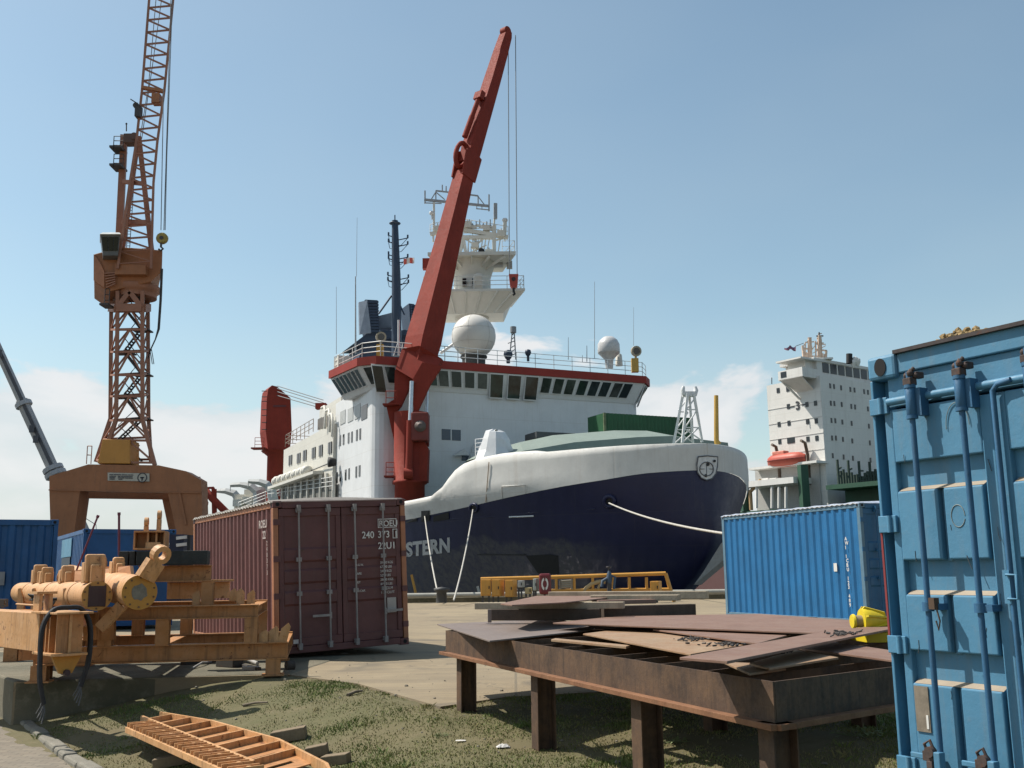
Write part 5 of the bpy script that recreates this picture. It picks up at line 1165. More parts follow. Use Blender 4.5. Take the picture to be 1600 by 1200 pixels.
# loose plates
def plate_mat(name, c, c2, r=.6): return paint(name, c, r, .14, 1.6, 0, RUST, .22, (.07, .05, .04), .3, .1, 0, c2, .55)
PM = {'g': plate_mat('grey_plate', (.165, .13, .115), (.21, .165, .14)), 'm': plate_mat('primer_plate', (.18, .10, .07), (.235, .155, .115)), 't': plate_mat('tan_rust_plate', (.30, .205, .125), (.24, .11, .045))}
edgem = plain('plate_edge', (.16, .07, .03), .8)
def plate(pix, z, mk, lab, th=.014, tilt=None, name='steel_plate', group='plates on the rusty table'):
    zz = tilt or [z] * len(pix); pts = [PZ(x, y, q) for (x, y), q in zip(pix, zz)]
    c = sum(pts, V()) / len(pts)
    m_ = MB(); m_.prism(pts, (0, 0, -th)); o = m_.build(name, PM[mk], loc=tuple(c), bevel=.002); return tag(o, lab, 'steel plate', group)
plate([(683, 975), (765, 1001), (915, 985), (930, 981), (868, 966)], .80, 'g', 'broad grey plate overhanging the far end of the rusty table')
plate([(864, 973), (960, 963), (1185, 959), (1389, 973), (1386, 977), (1273, 988.5), (1100, 982)], .875, 'm', 'longest maroon plate, lying across the back of the rusty table')
plate([(911, 990), (985, 981), (1030, 983), (1187, 1003.5), (1079, 1022)], .815, 't', 'wide tan plate strewn with dark metal bits in the middle of the table')
plate([(1020, 983), (1100, 983), (1235, 991), (1184, 1005)], .845, 'm', 'maroon plate wedged between the tan plate and the longest plate')
plate([(1062, 1027), (1136, 1033), (1389, 983), (1389, 975), (1275, 988.5)], .90, 'm', 'narrow maroon plate slanting across the others on top', .016)
plate([(1248, 1012), (1299, 1002), (1399, 1017), (1399, 1032)], .82, 'm', 'maroon plate at the near end of the table beside the blue container')
plate([(1171, 1036), (1244, 1015), (1310, 1027), (1202, 1044)], .815, 't', 'small tan plate under the slanting plate at the near end')
plate([(1131, 1034), (1171, 1052), (1228, 1044), (1180, 1036)], .79, 't', 'lowest tan offcut just inside the near corner of the table')
plate([(861, 999), (868, 997), (985, 1008), (978, 1010)], .79, 't', 'thin tan strip lying on the ribs below the grey plate', .02)
# dark swarf and bolts lying on the plates
rr = random.Random(11); m_ = MB()
for (x0, x1, y0, y1, z, n_) in ((1055, 1108, 994, 1002, .83, 60), (1112, 1166, 1002, 1010, .83, 55), (1285, 1345, 985, 993, .91, 60), (1218, 1242, 1013, 1021, .84, 26), (1062, 1160, 1004, 1012, .82, 5)):
    for i in range(n_):
        u = rr.gauss(.5, .22); w_ = rr.gauss(.5, .25); p = PZ(x0 + (x1 - x0) * u, y0 + (y1 - y0) * w_, z); s = rr.uniform(.006, .013)
        d = V((rr.uniform(-1, 1), rr.uniform(-1, 1), rr.uniform(-.2, .3))).normalized()
        m_.tube([p - d * s * 1.4, p + d * s * 1.4], s * .6, 5) if rr.random() < .6 else m_.lathe(p - V((0, 0, s * .3)), [(s, 0), (s, s * .7)], 6)
struct(tag(m_.build('metal_scraps', paint('dark_swarf', (.045, .038, .034), .6, .4, 9, .3)), 'heaps of small dark bolts and swarf on the tan plate and the slanting plate', 'scraps'), 'stuff')
# timbers and bearers stacked on the far part of the table
M_tim = paint('grey_timber', (.33, .27, .195), .9, .25, 3, 0, RUST, .4, (.08, .065, .05), .5, .4)
M_timd = paint('dark_timber', (.075, .055, .042), .9, .3, 3, 0, RUST, .4, (.03, .025, .02), .5, .4)
def timber(a, b, za, w, h, lab, dep, mat=None, name='timber', group='timbers stacked on the rusty table', cat='timber'):
    p, q = PY(*a, dep[0]), PY(*b, dep[1]); p.z = q.z = za; d = (q - p); sd_ = V((-d.y, d.x, 0)).normalized(); c = (p + q) / 2
    m_ = MB(); m_.obox(c, d / 2, sd_ * w / 2, V((0, 0, h / 2))); return tag(m_.build(name, mat or M_tim, loc=tuple(c), bevel=.006), lab, cat, group)
timber((770, 960), (938, 957), .905, .14, .13, 'dark bearer under the left half of the timber stack', (12.3, 12.0), M_timd)
timber((940, 955), (1083, 949), .925, .14, .13, 'dark bearer under the right half of the timber stack', (12.2, 12.6), M_timd)
timber((762, 956), (768, 957), .90, .04, .15, 'short upright steel packing beside the left dark bearer', (12.1, 12.1), PM['g'], 'packing_piece')
timber((744, 945), (975, 943), 1.005, .16, .075, 'weathered timber along the front of the stack with the longest reach to the left', (12.4, 12.0))
timber((930, 941), (1020, 940), 1.022, .22, .05, 'maroon flat bar poking out under the timbers', (12.6, 12.8), PM['m'], 'flat_bar')
timber((925, 936), (1062, 938), 1.06, .16, .07, 'pale timber in the middle of the stack with a sawn dark end', (13.2, 12.8))
timber((860, 931), (1106, 935), 1.07, .18, .10, 'longest pale timber at the back of the stack reaching furthest right', (14.4, 13.6))
plate([(782, 943), (838, 931), (945, 929), (975, 931), (880, 941), (800, 945)], 1.065, 'm', 'maroon plate on top of the timber stack', .014)
# yellow roller fitting behind the table edge
M_yel = paint('bright_yellow', (.62, .47, .02), .45, .1, 1.5, .08, (.2, .1, .02), .15)
c = PY(1352, 975, 9.0); rf = thing('roller_fairlead', 'bright yellow roller with a ribbed cone, between the rusty table and the blue containers', 'roller', (c.x, c.y, TZ + .02))
ax = V((.98, .05, 0)).normalized(); k = 9.0 / 1600
b_ = MB(); b_.obox(PY(1366, 994, 9.0), ax * 26 * k, V((-ax.y, ax.x, 0)) * .2, V((0, 0, 7 * k))); b_.build('base', M_yel, rf, bevel=.004)
b_ = MB(); o_ = PY(1331, 971, 9.0); b_.lathe(o_, [(10 * k, 0), (11 * k, .012), (11 * k, .02)], 22, ax); b_.build('flange', M_yel, rf, whole=True)
b_ = MB(); b_.lathe(o_ + ax * .018, [(9 * k, 0), (9 * k, 15 * k)], 22, ax); b_.build('roller_drum', paint('worn_drum', (.25, .2, .13), .6), rf, whole=True)
b_ = MB(); b_.lathe(PY(1346, 970, 9.0), [(18 * k, 0), (19 * k, 4 * k), (17 * k, 14 * k), (12 * k, 28 * k), (6 * k, 40 * k)], 22, ax)
for a in np.linspace(.2, 6.0, 7): u = (V((0, 0, 1)) * math.cos(a) + V((-ax.y, ax.x, 0)) * math.sin(a)); o0 = PY(1346, 970, 9.0); b_.prism([o0 + u * 17 * k, o0 + u * 22 * k + ax * 4 * k, o0 + u * 13 * k + ax * 36 * k, o0 + u * 5 * k + ax * 38 * k], u.cross(ax) * .015)
b_.build('cone', M_yel, rf, whole=True)
# ------------------------------------------------------------------ orange steel frames on the plinth
M_or = paint('orange_paint', (.40, .18, .06), .55, .14, 1.4, .42, (.13, .05, .022), .45, (.13, .07, .035), 1., .2, c2=(.50, .27, .13), c2amt=.5)
M_or2 = paint('orange_paint_worn', (.49, .255, .10), .55, .14, 1.8, .46, (.15, .06, .025), .45, (.16, .09, .045), 1., .2, c2=(.60, .36, .19), c2amt=.55)
D0 = 14.4
fr = thing('storage_stand', 'two tier orange steel storage frame standing on the concrete plinth', 'frame', tuple(PZ(250, 1055, .012)))
def zc(px, py, d=D0): return PY(px, py, d)
fx = (zc(450, 1015, D0 + .5) - zc(130, 1023, D0)); fx.z = 0; fx.normalize(); fy = V((-fx.y, fx.x, 0)); UZ = V((0, 0, 1))
def FP(px, z, back=0.): # point on the front plane of the frame at a pixel column
    p0 = zc(130, 1023); n_ = fy; r = ray(px, 1000); t = (p0 - CAM).dot(n_) / r.dot(n_); p = CAM + r * t + fy * back; p.z = z; return p
def zpx(px, py): p0 = zc(130, 1023); r = ray(px, py); t = (p0 - CAM).dot(fy) / r.dot(fy); return (CAM + r * t).z
zl0, zl1 = zpx(300, 1033), zpx(300, 1006); zu0, zu1 = zpx(300, 967), zpx(300, 946)
def hbeam(p, q, h, w=.2): m_ = MB(); m_.ibeam(p - UZ * h / 2, q - UZ * h / 2, w, h, .016); return m_.build('beam', M_or, fr, whole=True, bevel=.003)
hl_, hu_ = zl1 - zl0, zu1 - zu0
hbeam(FP(60, zl1), FP(450, zl1), hl_); hbeam(FP(60, zl1, 2.6), FP(450, zl1, 2.6), hl_); hbeam(FP(150, zu1), FP(402, zu1), hu_); hbeam(FP(150, zu1, 2.6), FP(402, zu1, 2.6), hu_)
for px in (70, 245, 440): hbeam(FP(px, zl1 - .02, .1), FP(px, zl1 - .02, 2.5), hl_ - .03, .18)
for px in (165, 392): hbeam(FP(px, zu1 - .02, .1), FP(px, zu1 - .02, 2.5), hu_ - .03, .16)
for back in (0, 2.6):
    for px in (254, 392, 165):
        m_ = MB(); m_.ibeam(FP(px, zl1, back), FP(px, zu0, back), .18, .18, .014, fy); m_.build('post', M_or, fr, whole=True)
    for px in (66, 428):
        m_ = MB(); m_.ibeam(FP(px, .012, back), FP(px, zl0, back), .2, .2, .016, fy); m_.build('leg', M_or, fr, whole=True); 
        m_ = MB(); m_.obox(FP(px, .022, back), fx * .15, fy * .15, UZ * .01); m_.build('foot_plate', M_or, fr)
def stop(px, z, back, h=.22, lean=0., w=.13):
    m_ = MB(); p = FP(px, z, back); m_.prism([p - fx * w / 2, p + fx * w / 2, p + fx * (w / 2 + lean) + UZ * h * .8, p + fx * (w * .25 + lean) + UZ * h, p + fx * (-w / 2 + lean) + UZ * h * .7], fy * .03); m_.build('stop_plate', M_or2, fr)
for px, h, lean in ((428, .22, 0), (441, .26, .05), (412, .17, 0)): stop(px, zl1, -.05, h, lean)
for px, b_ in ((371, .3), (388, .3), (350, 2.5), (338, 2.5), (300, .3)): stop(px, zu1, b_, .2, 0, .11)
# third tier: short beam on posts, with a lit panel beam behind it
zt1, zt0 = zpx(280, 883), zpx(280, 909)
m_ = MB(); m_.ibeam(FP(205, zt1, .35) - UZ * (zt1 - zt0) / 2, FP(322, zt1, .35) - UZ * (zt1 - zt0) / 2, .2, zt1 - zt0, .016); bo_ = tag(m_.build('cross_beam', M_or, loc=tuple(FP(260, zt0, .35)), bevel=.003), 'orange beam under the black timbers, across the top of the steel frame', 'beam')
m_ = MB(); m_.ibeam(FP(318, zu1, .35), FP(318, zt0, .35), .17, .17, .014, fy); m_.build('post', M_or, fr, whole=True)
m_ = MB(); m_.ibeam(FP(215, zu1, .35), FP(215, zt0, .35), .17, .17, .014, fy); m_.build('post', M_or, fr, whole=True)
za = zpx(290, 913); zb_ = zpx(290, 941)
m_ = MB(); m_.obox((FP(236, 0, 1.4) + FP(342, 0, 1.4)) / 2 + UZ * (za + zb_ + .04) / 2, (FP(342, 0, 1.4) - FP(236, 0, 1.4)) / 2, fy * .1, UZ * (za - zb_) / 2); m_.obox((FP(236, 0, 1.4) + FP(348, 0, 1.4)) / 2 + UZ * (za + .04), (FP(348, 0, 1.4) - FP(236, 0, 1.4)) / 2, fy * .2, UZ * .014)
tag(m_.build('box_girder', M_or2, loc=tuple(FP(290, zb_, 1.4))), 'pale orange girder lying inside the frame behind its middle posts', 'girder')
# black timber balks and the lifting bracket on top
M_blk = paint('tarred_timber', (.030, .032, .030), .85, .3, 3, 0, RUST, .3, (.015, .015, .015), .3, .3)
zk1, zk0 = zpx(250, 860), zpx(250, 883)
for a, c, b_, lab in ((248, 318, .25, 'tarred black timber balk right of the slanting pad eye'), (205, 233, .25, 'tarred black timber balk in the middle under the lifting bracket'), (193, 202, .3, 'thin black packing timber left of the lifting bracket'), (176, 191, .3, 'black timber balk at the left end of the row')):
    p, q = FP(a, (zk0 + zk1) / 2, b_), FP(c, (zk0 + zk1) / 2, b_); m_ = MB(); m_.obox((p + q) / 2, (q - p) / 2, fy * .2, UZ * (zk1 - zk0) / 2 * .96); tag(m_.build('timber_balk', M_blk, loc=tuple((p + q) / 2), bevel=.01), lab, 'timber', 'black timbers on the orange frame')
zb1, zb0 = zpx(225, 829), zpx(225, 859)
lb = thing('lifting_bracket', 'orange lifting bracket with two upright pad eyes standing on the black timbers', 'lifting bracket', tuple(FP(223, zb0, .3)))
m_ = MB(); p, q = FP(199, zb0, .3), FP(248, zb0, .3); c = (p + q) / 2; hh = zb1 - zb0
m_.obox(c + UZ * (hh - .012), (q - p) / 2, fy * .24, UZ * .012); m_.obox(c + UZ * .012, (q - p) / 2, fy * .24, UZ * .012)
m_.obox(c + UZ * hh / 2, (q - p) / 2, fy * .012, UZ * (hh / 2 - .024))
for f in (-.98, -.1, .45, .98): m_.obox(c + (q - p) * f / 2 + UZ * hh / 2, fx * .012, fy * .2, UZ * (hh / 2 - .024))
m_.build('bracket', M_or, lb, whole=True, bevel=.003)
m_ = MB(); m_.obox(FP(230, zb0 + .055, .1), fx * .1, fy * .012, UZ * .05); m_.build('stiffener', M_or2, lb)
def pad_eye(parent, base, up, side, h, w, th=.04, name='pad_eye'):
    """plate with a round head and a hole; side is its thickness direction"""
    up = V(up).normalized(); side = V(side).normalized(); wd = up.cross(side).normalized(); m_ = MB(); n_ = 14; r = w / 2; hc = base + up * (h - r); ri = r * .45
    outer = [hc + wd * r * math.cos(a) + up * r * math.sin(a) for a in np.linspace(0, math.pi, n_)]
    outer += [base - wd * r, base + wd * r]
    inner = [hc + wd * ri * math.cos(a) + up * ri * math.sin(a) for a in np.linspace(0, 2 * math.pi, 17)[:-1]]
    # ring head: quads between the hole and the outer arc, then the shank
    ring_o = [hc + wd * r * math.cos(a) + up * r * math.sin(a) for a in np.linspace(0, 2 * math.pi, 17)[:-1]]
    for s_ in (-1, 1):
        o = side * s_ * th / 2; N_ = 16; vs = [p + o for p in ring_o] + [p + o for p in inner]
        m_.add(vs, [(i, (i + 1) % N_, N_ + (i + 1) % N_, N_ + i) for i in range(N_)])
    for L_ in (ring_o, inner):
        N_ = 16; m_.add([p - side * th / 2 for p in L_] + [p + side * th / 2 for p in L_], [(i, (i + 1) % N_, N_ + (i + 1) % N_, N_ + i) for i in range(N_)])
    sh = hc - up * r * .85; m_.obox((base + sh) / 2, wd * r, side * th / 2 * .98, (sh - base) / 2)
    return m_.build(name, M_or2, parent, whole=True)
for px, hgt in ((214, .17), (234.5, .27)): pad_eye(lb, FP(px, zb1, .3), UZ, fx, hgt + .03, .14, .05)
# the two big tubes with pad eyes along their backs
def big_tube(name, a, b, r0, lab, eyes, slab_=True):
    t = thing(name, lab, 'steel tube', tuple(a)); d = (b - a).normalized(); L_ = (b - a).length
    m_ = MB(); m_.lathe(a, [(r0, 0), (r0, L_ - .12), (r0 * .92, L_ - .05), (r0 * .6, L_), (1e-4, L_ + .02)], 32, d); o = m_.build('tube', M_or2, t, whole=True); WM[o.name] = WM[t.name]
    side = d.cross(UZ).normalized(); up = side.cross(d).normalized()
    for s_, h in eyes: 
        c = a + d * s_ + up * r0 * .9; w_ = h * .34
        m_ = MB(); m_.obox(c + up * h * .5 - d * .02, side * w_, d * .05, up * h * .5); m_.build('pad_eye', M_or2, t, bevel=.03)
        m_ = MB(); m_.obox(c + up * h * .32 - d * .10, side * w_ * .55, d * .04, up * h * .32); m_.build('pad_eye_rib', M_or2, t, bevel=.02)
        for k in (-1, 1): m_ = MB(); m_.obox(c + up * h * .36 + side * k * w_ * .9 + d * .06, side * .018, d * .09, up * h * .36); m_.build('pad_eye_cheek', M_or2, t, bevel=.006)
    return t, d, side, up
t1, d1, s1, u1 = big_tube('steel_tube', PY(151.5, 931, 13.0), PY(32, 926, 18.6), .175, 'long orange tube with a square dark plate on its end, on the saddles', [(.25, .36), (2.15, .25), (3.9, .25), (4.6, .3)])
m_ = MB(); c = PY(151.5, 931, 13.0) - d1 * .006; m_.lathe(c, [(.182, -.004), (.182, .004)], 32, d1); fo1 = m_.build('end_ring', paint('bare_orange_edge', (.42, .22, .06), .6), t1, whole=True)
m_ = MB(); m_.obox(c - d1 * .01 - u1 * .005, s1 * .105, u1 * .125, d1 * .006); m_.build('end_plate', paint('dark_primer', (.05, .028, .03), .6), t1, bevel=.02)
t2, d2, s2, u2 = big_tube('steel_tube', PY(218, 925.5, 12.9), PY(112, 903, 17.2), .205, 'thicker orange tube with a flat end disc, behind the saddled tube', [(1.4, .22), (2.6, .2)])
m_ = MB(); c = PY(218, 925.5, 12.9) - d2 * .006; m_.lathe(c, [(.212, -.004), (.212, .004)], 36, d2); m_.build('end_disc', paint('ochre_disc', (.40, .20, .035), .55, .1, 2), t2, whole=True)
m_ = MB(); rr = random.Random(3); ring = []
for i in range(14): a = i * .4488; ring.append(c - d2 * .008 + s2 * math.cos(a) * .095 * rr.uniform(.8, 1.15) + u2 * math.sin(a) * .105 * rr.uniform(.8, 1.15))
m_.prism(ring, d2 * .004); m_.build('bare_patch', paint('bare_steel_patch', (.16, .15, .12), .5, .35, 9, .2), t2)
pad_eye(t2, PY(226, 904, 12.9), V((.5, .1, .86)), V((.72, -.62, -.3)), .46, .24, .10, 'slanted_pad_eye'); 
for t_, c_, s_, u_, d_, r_ in ((t1, PY(151.5, 931, 13.0), s1, u1, d1, .155), (t2, PY(218, 925.5, 12.9), s2, u2, d2, .178)):
    for i in range(10):
        a = i * .6283 + .3; p = c_ - d_ * .018 + s_ * math.cos(a) * r_ + u_ * math.sin(a) * r_; m_ = MB(); m_.lathe(p, [(.013, 0), (.013, .014)], 6, d_, False); m_.build('bolt', paint('rusty_bolt', (.12, .065, .035), .7), t_)
    for f in (1.0, 3.0, 5.2):
        m_ = MB(); m_.lathe(c_ + d_ * f, [(r_ + .026, 0), (r_ + .032, .012), (r_ + .026, .024)], 32, d_); m_.build('weld_seam', M_or, t_, whole=True)
# saddle between the tubes: pale curved sheet and struts
m_ = MB(); m_.prism([PY(108, 893, 15.6), PY(150, 886, 14.6), PY(203, 884, 13.6), PY(205, 901, 13.6), PY(150, 906, 14.6), PY(108, 908, 15.6)], (0, .12, 0)); tag(m_.build('cover_sheet', paint('pale_orange', (.52, .28, .15), .6), loc=tuple(PY(150, 906, 14.6))), 'pale orange sheet lying along the top of the two tubes', 'sheet')
sd = thing('tube_saddle', 'orange saddle beam with pointed stop plates carrying the long tube', 'saddle', tuple(PZ(90, 1040, .012)))
a, c = PY(34, 952, 17.5), PY(138, 957, 13.3); m_ = MB(); m_.ibeam(a - UZ * .09, c - UZ * .09, .22, .18, .014); m_.build('saddle_beam', M_or, sd, whole=True)
for px, py, dp in ((31, 930, 17.3), (53, 930, 16.3), (102, 930, 14.3)):
    m_ = MB(); p = PY(px, py + 22, dp - .35); k = dp / 1600; m_.prism([p - V((5 * k, 0, 0)), p + V((6 * k, 0, 0)), p + V((3 * k, 0, 18 * k)), p + V((-2 * k, 0, 31 * k)), p + V((-5 * k, 0, 30 * k))], (0, .05, 0)); m_.build('stop_plate', M_or2, sd)
for px, py, y1, dp in ((142, 958, 1000, 13.6), (60, 958, 1030, 16.2), (170, 958, 1000, 14.4)):
    m_ = MB(); m_.ibeam(PY(px, y1, dp), PY(px, py, dp), .16, .16, .012, fy); m_.build('saddle_post', M_or, sd, whole=True)
m_ = MB(); a, c = PY(190, 946, 13.2), PY(155, 982, 13.2); m_.bar(a, c, .14, .03, (.3, -1, .2)); m_.bar(a + V((.06, .05, 0)), c + V((.06, .05, 0)), .03, .14, (.3, -1, .2)); m_.build('slanted_strut', M_or2, sd, whole=True)
# box beam at the front left with a fork end, black slings over it
bb = thing('lifting_beam', 'orange box beam pointing forward with an open ribbed end, cut by the picture edge', 'beam', tuple(PZ(60, 1050, .012)))
e1 = PY(110, 990, 12.2); e0 = PY(-60, 983, 15.2); e0.z = e1.z; bd = (e0 - e1).normalized(); bs = bd.cross(UZ).normalized(); bh = .225
m_ = MB(); m_.obox(e1.lerp(e0, .5) + bd * .30, bd * ((e0 - e1).length / 2 - .30), bs * .15, UZ * bh); m_.build('box_section', M_or2, bb, bevel=.006)
m_ = MB(); m_.obox(e1 + bd * .30 + UZ * (bh + .01), bd * .42, bs * .21, UZ * .012); m_.obox(e1 + bd * .30 - UZ * (bh + .01), bd * .36, bs * .19, UZ * .014); m_.build('end_flange', M_or2, bb, bevel=.004)
m_ = MB(); m_.obox(e1 + bd * .30, bd * .30, bs * .015, UZ * bh * .96); m_.obox(e1 + bd * .01, bd * .012, bs * .15, UZ * bh * .96) if False else None; m_.build('web', M_or2, bb)
for f in (.03, .25, .36, .47): m_ = MB(); m_.obox(e1 + bd * f - bs * .085, bd * .012, bs * .065, UZ * bh * .96); m_.obox(e1 + bd * f + bs * .085, bd * .012, bs * .065, UZ * bh * .96); m_.build('rib', M_or, bb)
m_ = MB(); n0 = e1 + bd * .06 - UZ * (bh + .025); m_.prism([n0 - bs * .17, n0 + bs * .17, n0 + bs * .07 - UZ * .2, n0 - bs * .07 - UZ * .2], bd * .06); m_.build('fork_lug', paint('ochre_disc', (.40, .20, .035), .55), bb)
m_ = MB(); m_.tube([n0 - UZ * .19 - bd * .05, n0 - UZ * .19 + bd * .1], .035, 10); m_.build('pin', paint('dark_primer', (.05, .028, .03), .6), bb, whole=True)
# legs below the beam and upright stops
for px, py, dp in ((66, 1060, 13.0), (18, 1033, 15.0)):
    p = PZ(px, py, .012); zt_ = e1.z - bh - .03; m_ = MB(); m_.ibeam(V((p.x, p.y, .012)), V((p.x, p.y, zt_ - .22)), .22, .22, .016, fy); m_.obox(V((p.x, p.y, zt_ - .12)), fx * .30, fy * .13, UZ * .11); m_.build('support_leg', M_or, bb, whole=True, bevel=.003)
    m_ = MB(); q = V((p.x - .16, p.y - .05, zt_ - .02)); m_.prism([q - fx * .05, q + fx * .06, q + fx * .05 + UZ * .22, q - fx * .02 + UZ * .28, q - fx * .05 + UZ * .26], fy * .05); m_.build('stop_plate', M_or2, bb)
m_ = MB(); 
for k in (-1, 1): m_.obox(e1 + bd * .95 + bs * k * .06 + UZ * (bh + .12), bd * .10, bs * .02, UZ * .12)
m_.obox(e1 + bd * .95 + UZ * (bh + .235), bd * .13, bs * .12, UZ * .015); m_.build('top_lug', M_or2, bb, whole=True)
M_sling = paint('black_sling', (.022, .022, .024), .75, .3, 12, 0, RUST, .4, (.08, .08, .08))
for i, (off, lab) in enumerate(((0., 'thick black sling looped over the open end of the orange beam'), (.045, 'second black sling beside the loop, with a frayed pale end'))):
    w0 = .27; c = e1 + bd * (.12 + off); pts = [c - bs * (w0 * .75) - UZ * (.78 - off), c - bs * w0 * .95 - UZ * .55, c - bs * w0 * 1.02 - UZ * .25, c - bs * w0 + UZ * .08, c - bs * w0 * .6 + UZ * (bh + .045), c + UZ * (bh + .07), c + bs * w0 * .6 + UZ * (bh + .045), c + bs * w0 * 1.02 + UZ * .06, c + bs * w0 * 1.05 - UZ * .3, c + bs * w0 * .85 - UZ * .52, c + bs * w0 * .75 - UZ * (.62 - off)]
    sm = [] 
    for k in range(len(pts) - 1):
        p0, p1, p2, p3 = pts[max(k - 1, 0)], pts[k], pts[k + 1], pts[min(k + 2, len(pts) - 1)]
        for u in (0, .25, .5, .75): sm.append(.5 * ((2 * p1) + (p2 - p0) * u + (2 * p0 - 5 * p1 + 4 * p2 - p3) * u * u + (3 * p1 - p0 - 3 * p2 + p3) * u ** 3))
    sm.append(pts[-1]); sg = thing('lifting_sling', lab, 'sling', tuple(c)); m_ = MB(); m_.tube(sm, .027 if i == 0 else .02, 8); m_.build('sling', M_sling, sg, whole=True)
    m_ = MB()
    for end in (pts[0], pts[-1]):
        for q in range(3): m_.tube([end, end + V((.02 * (q - 1), -.01, -.08)), end + V((.035 * (q - 1) - .03, -.02 * q, -.15 - .03 * q))], .008, 5)
    m_.build('frayed_end', paint('frayed_cord', (.10, .10, .10), .8), sg)
m_ = MB(); c = e1 + bd * 1.25 + UZ * (bh + .08) + bs * .1; rr = random.Random(5)
m_.tube([c + V((rr.uniform(-.16, .16), rr.uniform(-.08, .08), .06 * math.sin(i) + .02 * i % .09)) for i in range(16)], .02, 6); tag(m_.build('chain_heap', paint('dark_chain', (.03, .03, .03), .6), loc=tuple(c)), 'heap of dark chain on top of the orange beam', 'chain')
m_ = MB(); a, c = PY(26, 944, 15.3), PY(70, 947, 13.4); m_.tube([a, c], .016, 6); tag(m_.build('tie_rod', paint('thin_orange_rod', (.45, .24, .1), .6), loc=tuple(a)), 'thin orange rod in front of the saddle plates', 'rod')
m_ = MB(); p = PY(3, 942, 12.6); m_.obox(p, V((.05, 0, 0)), V((0, .05, 0)), V((0, 0, .045))); m_.tube([p + V((.02, -.05, -.05)), p + V((.09, -.05, -.03)), p + V((.07, -.05, .04))], .015, 6); tag(m_.build('shackle', paint('rusty_shackle', (.12, .08, .06), .6), loc=tuple(p)), 'small rusty shackle on the orange beam at the picture edge', 'shackle')
# two purple-red poles
M_pole = paint('purple_red', (.12, .025, .05), .5)
for a, c, dp, lab in (((118, 895), (152, 809), 15.5, 'purple-red pole leaning to the right above the long tube'), ((186, 868), (186, 805), 15.0, 'upright purple-red pole beside the lifting bracket')):
    m_ = MB(); m_.tube([PY(*a, dp), PY(*c, dp)], .018 if a[0] == 186 else .015, 8); m_.tube([PY(*c, dp), PY(*c, dp) + (PY(*c, dp) - PY(*a, dp)).normalized() * .04], .024, 8); tag(m_.build('pole', M_pole, loc=tuple(PY(*a, dp))), lab, 'pole')
# debris under the frame
rr = random.Random(8)
M_junk = paint('dark_junk', (.05, .045, .04), .8, .4, 4, .4)
for i, (x0, y0, x1, y1, w_, lab) in enumerate(((286, 1039, 345, 1033, .10, 'dark plank under the orange frame at the left of the scrap'), (300, 1046, 330, 1036, .03, 'thin pale rod slanting across the scrap under the frame'), (345, 1041, 372, 1043, .14, 'dark box of scrap under the middle of the frame'), (372, 1034, 402, 1040, .06, 'pale bent tube near the right leg of the frame'), (350, 1036, 405, 1048, .05, 'long dark bar at the front of the scrap under the frame'), (378, 1048, 405, 1047, .06, 'short grey block beside the right leg of the frame'))):
    p, q = PZ(x0, y0, .012), PZ(x1, y1, .012); p.z = q.z = .012 + w_ / 2; m_ = MB()
    m_.bar(p, q, w_ * 1.4, w_) if i not in (1, 3) else m_.tube([p, p.lerp(q, .5) + V((0, 0, .04)), q], w_ / 2, 7)
    tag(m_.build('scrap_piece', M_junk if i not in (1, 3, 5) else plain('pale_scrap', (.3, .29, .27), .7), loc=tuple(p), bevel=.01 if i not in (1, 3) else 0), lab, 'scrap', 'scrap under the orange frame')
m_ = MB(); p = PZ(447, 1048, 0); m_.lathe(p + V((0, 0, .07)), [(.07, 0), (.07, .12)], 12, (.8, .6, 0)); tag(m_.build('roller', M_junk, loc=tuple(p)), 'small dark roller lying against the right leg of the frame', 'roller')
# ------------------------------------------------------------------ orange rack lying on the grass
rk = thing('steel_rack', 'flat orange steel rack with a comb of short teeth, lying on timbers in the grass', 'rack', tuple(PT(340, 1170)))
zr = -.17; RP = lambda x, y, z=zr: PZ(x, y, z)
a0, b0, c0 = RP(198, 1130), RP(222, 1118), RP(251, 1112); ln = 3.6
am, bm_, cm_ = RP(300, 1178), RP(372, 1177), RP(430, 1153)
da = (am - a0).normalized(); db = (RP(470, 1213) - b0).normalized(); da = (da + db).normalized(); db = da
h = .085
m_ = MB(); m_.bar(a0 - UZ * h * .8, a0 + da * ln - UZ * h * .6, .03, .06); m_.build('comb_rail', M_or2, rk, bevel=.003)
m_ = MB(); m_.bar(b0 - UZ * h / 2, b0 + db * ln - UZ * h / 2, .035, h); m_.build('middle_rail', M_or2, rk, bevel=.003)
far = [c0, RP(330, 1125), RP(435, 1154), RP(510, 1192), RP(520, 1215)]
m_ = MB()
for p, q in zip(far, far[1:]): m_.bar(p - UZ * h / 2, q - UZ * h / 2, .03, h)
m_.build('outer_rail', M_or2, rk, whole=True)
def far_at(p, dirx):   # where the cross plate from the middle rail meets the outer rail
    for u, v_ in zip(far, far[1:]):
        e = v_ - u; den = dirx.x * e.y - dirx.y * e.x
        if abs(den) < 1e-9: continue
        w_ = u - p; t = (w_.x * e.y - w_.y * e.x) / den; s_ = (w_.x * dirx.y - w_.y * dirx.x) / den
        if 0 <= s_ <= 1 and t > 0: return p + dirx * t
    return None
cd = (RP(296, 1123) - RP(260, 1130)).normalized()
pan = [b0 - UZ * (h - .015)] + [p - UZ * (h - .015) for p in far] + [b0 + db * ln - UZ * (h - .015)]
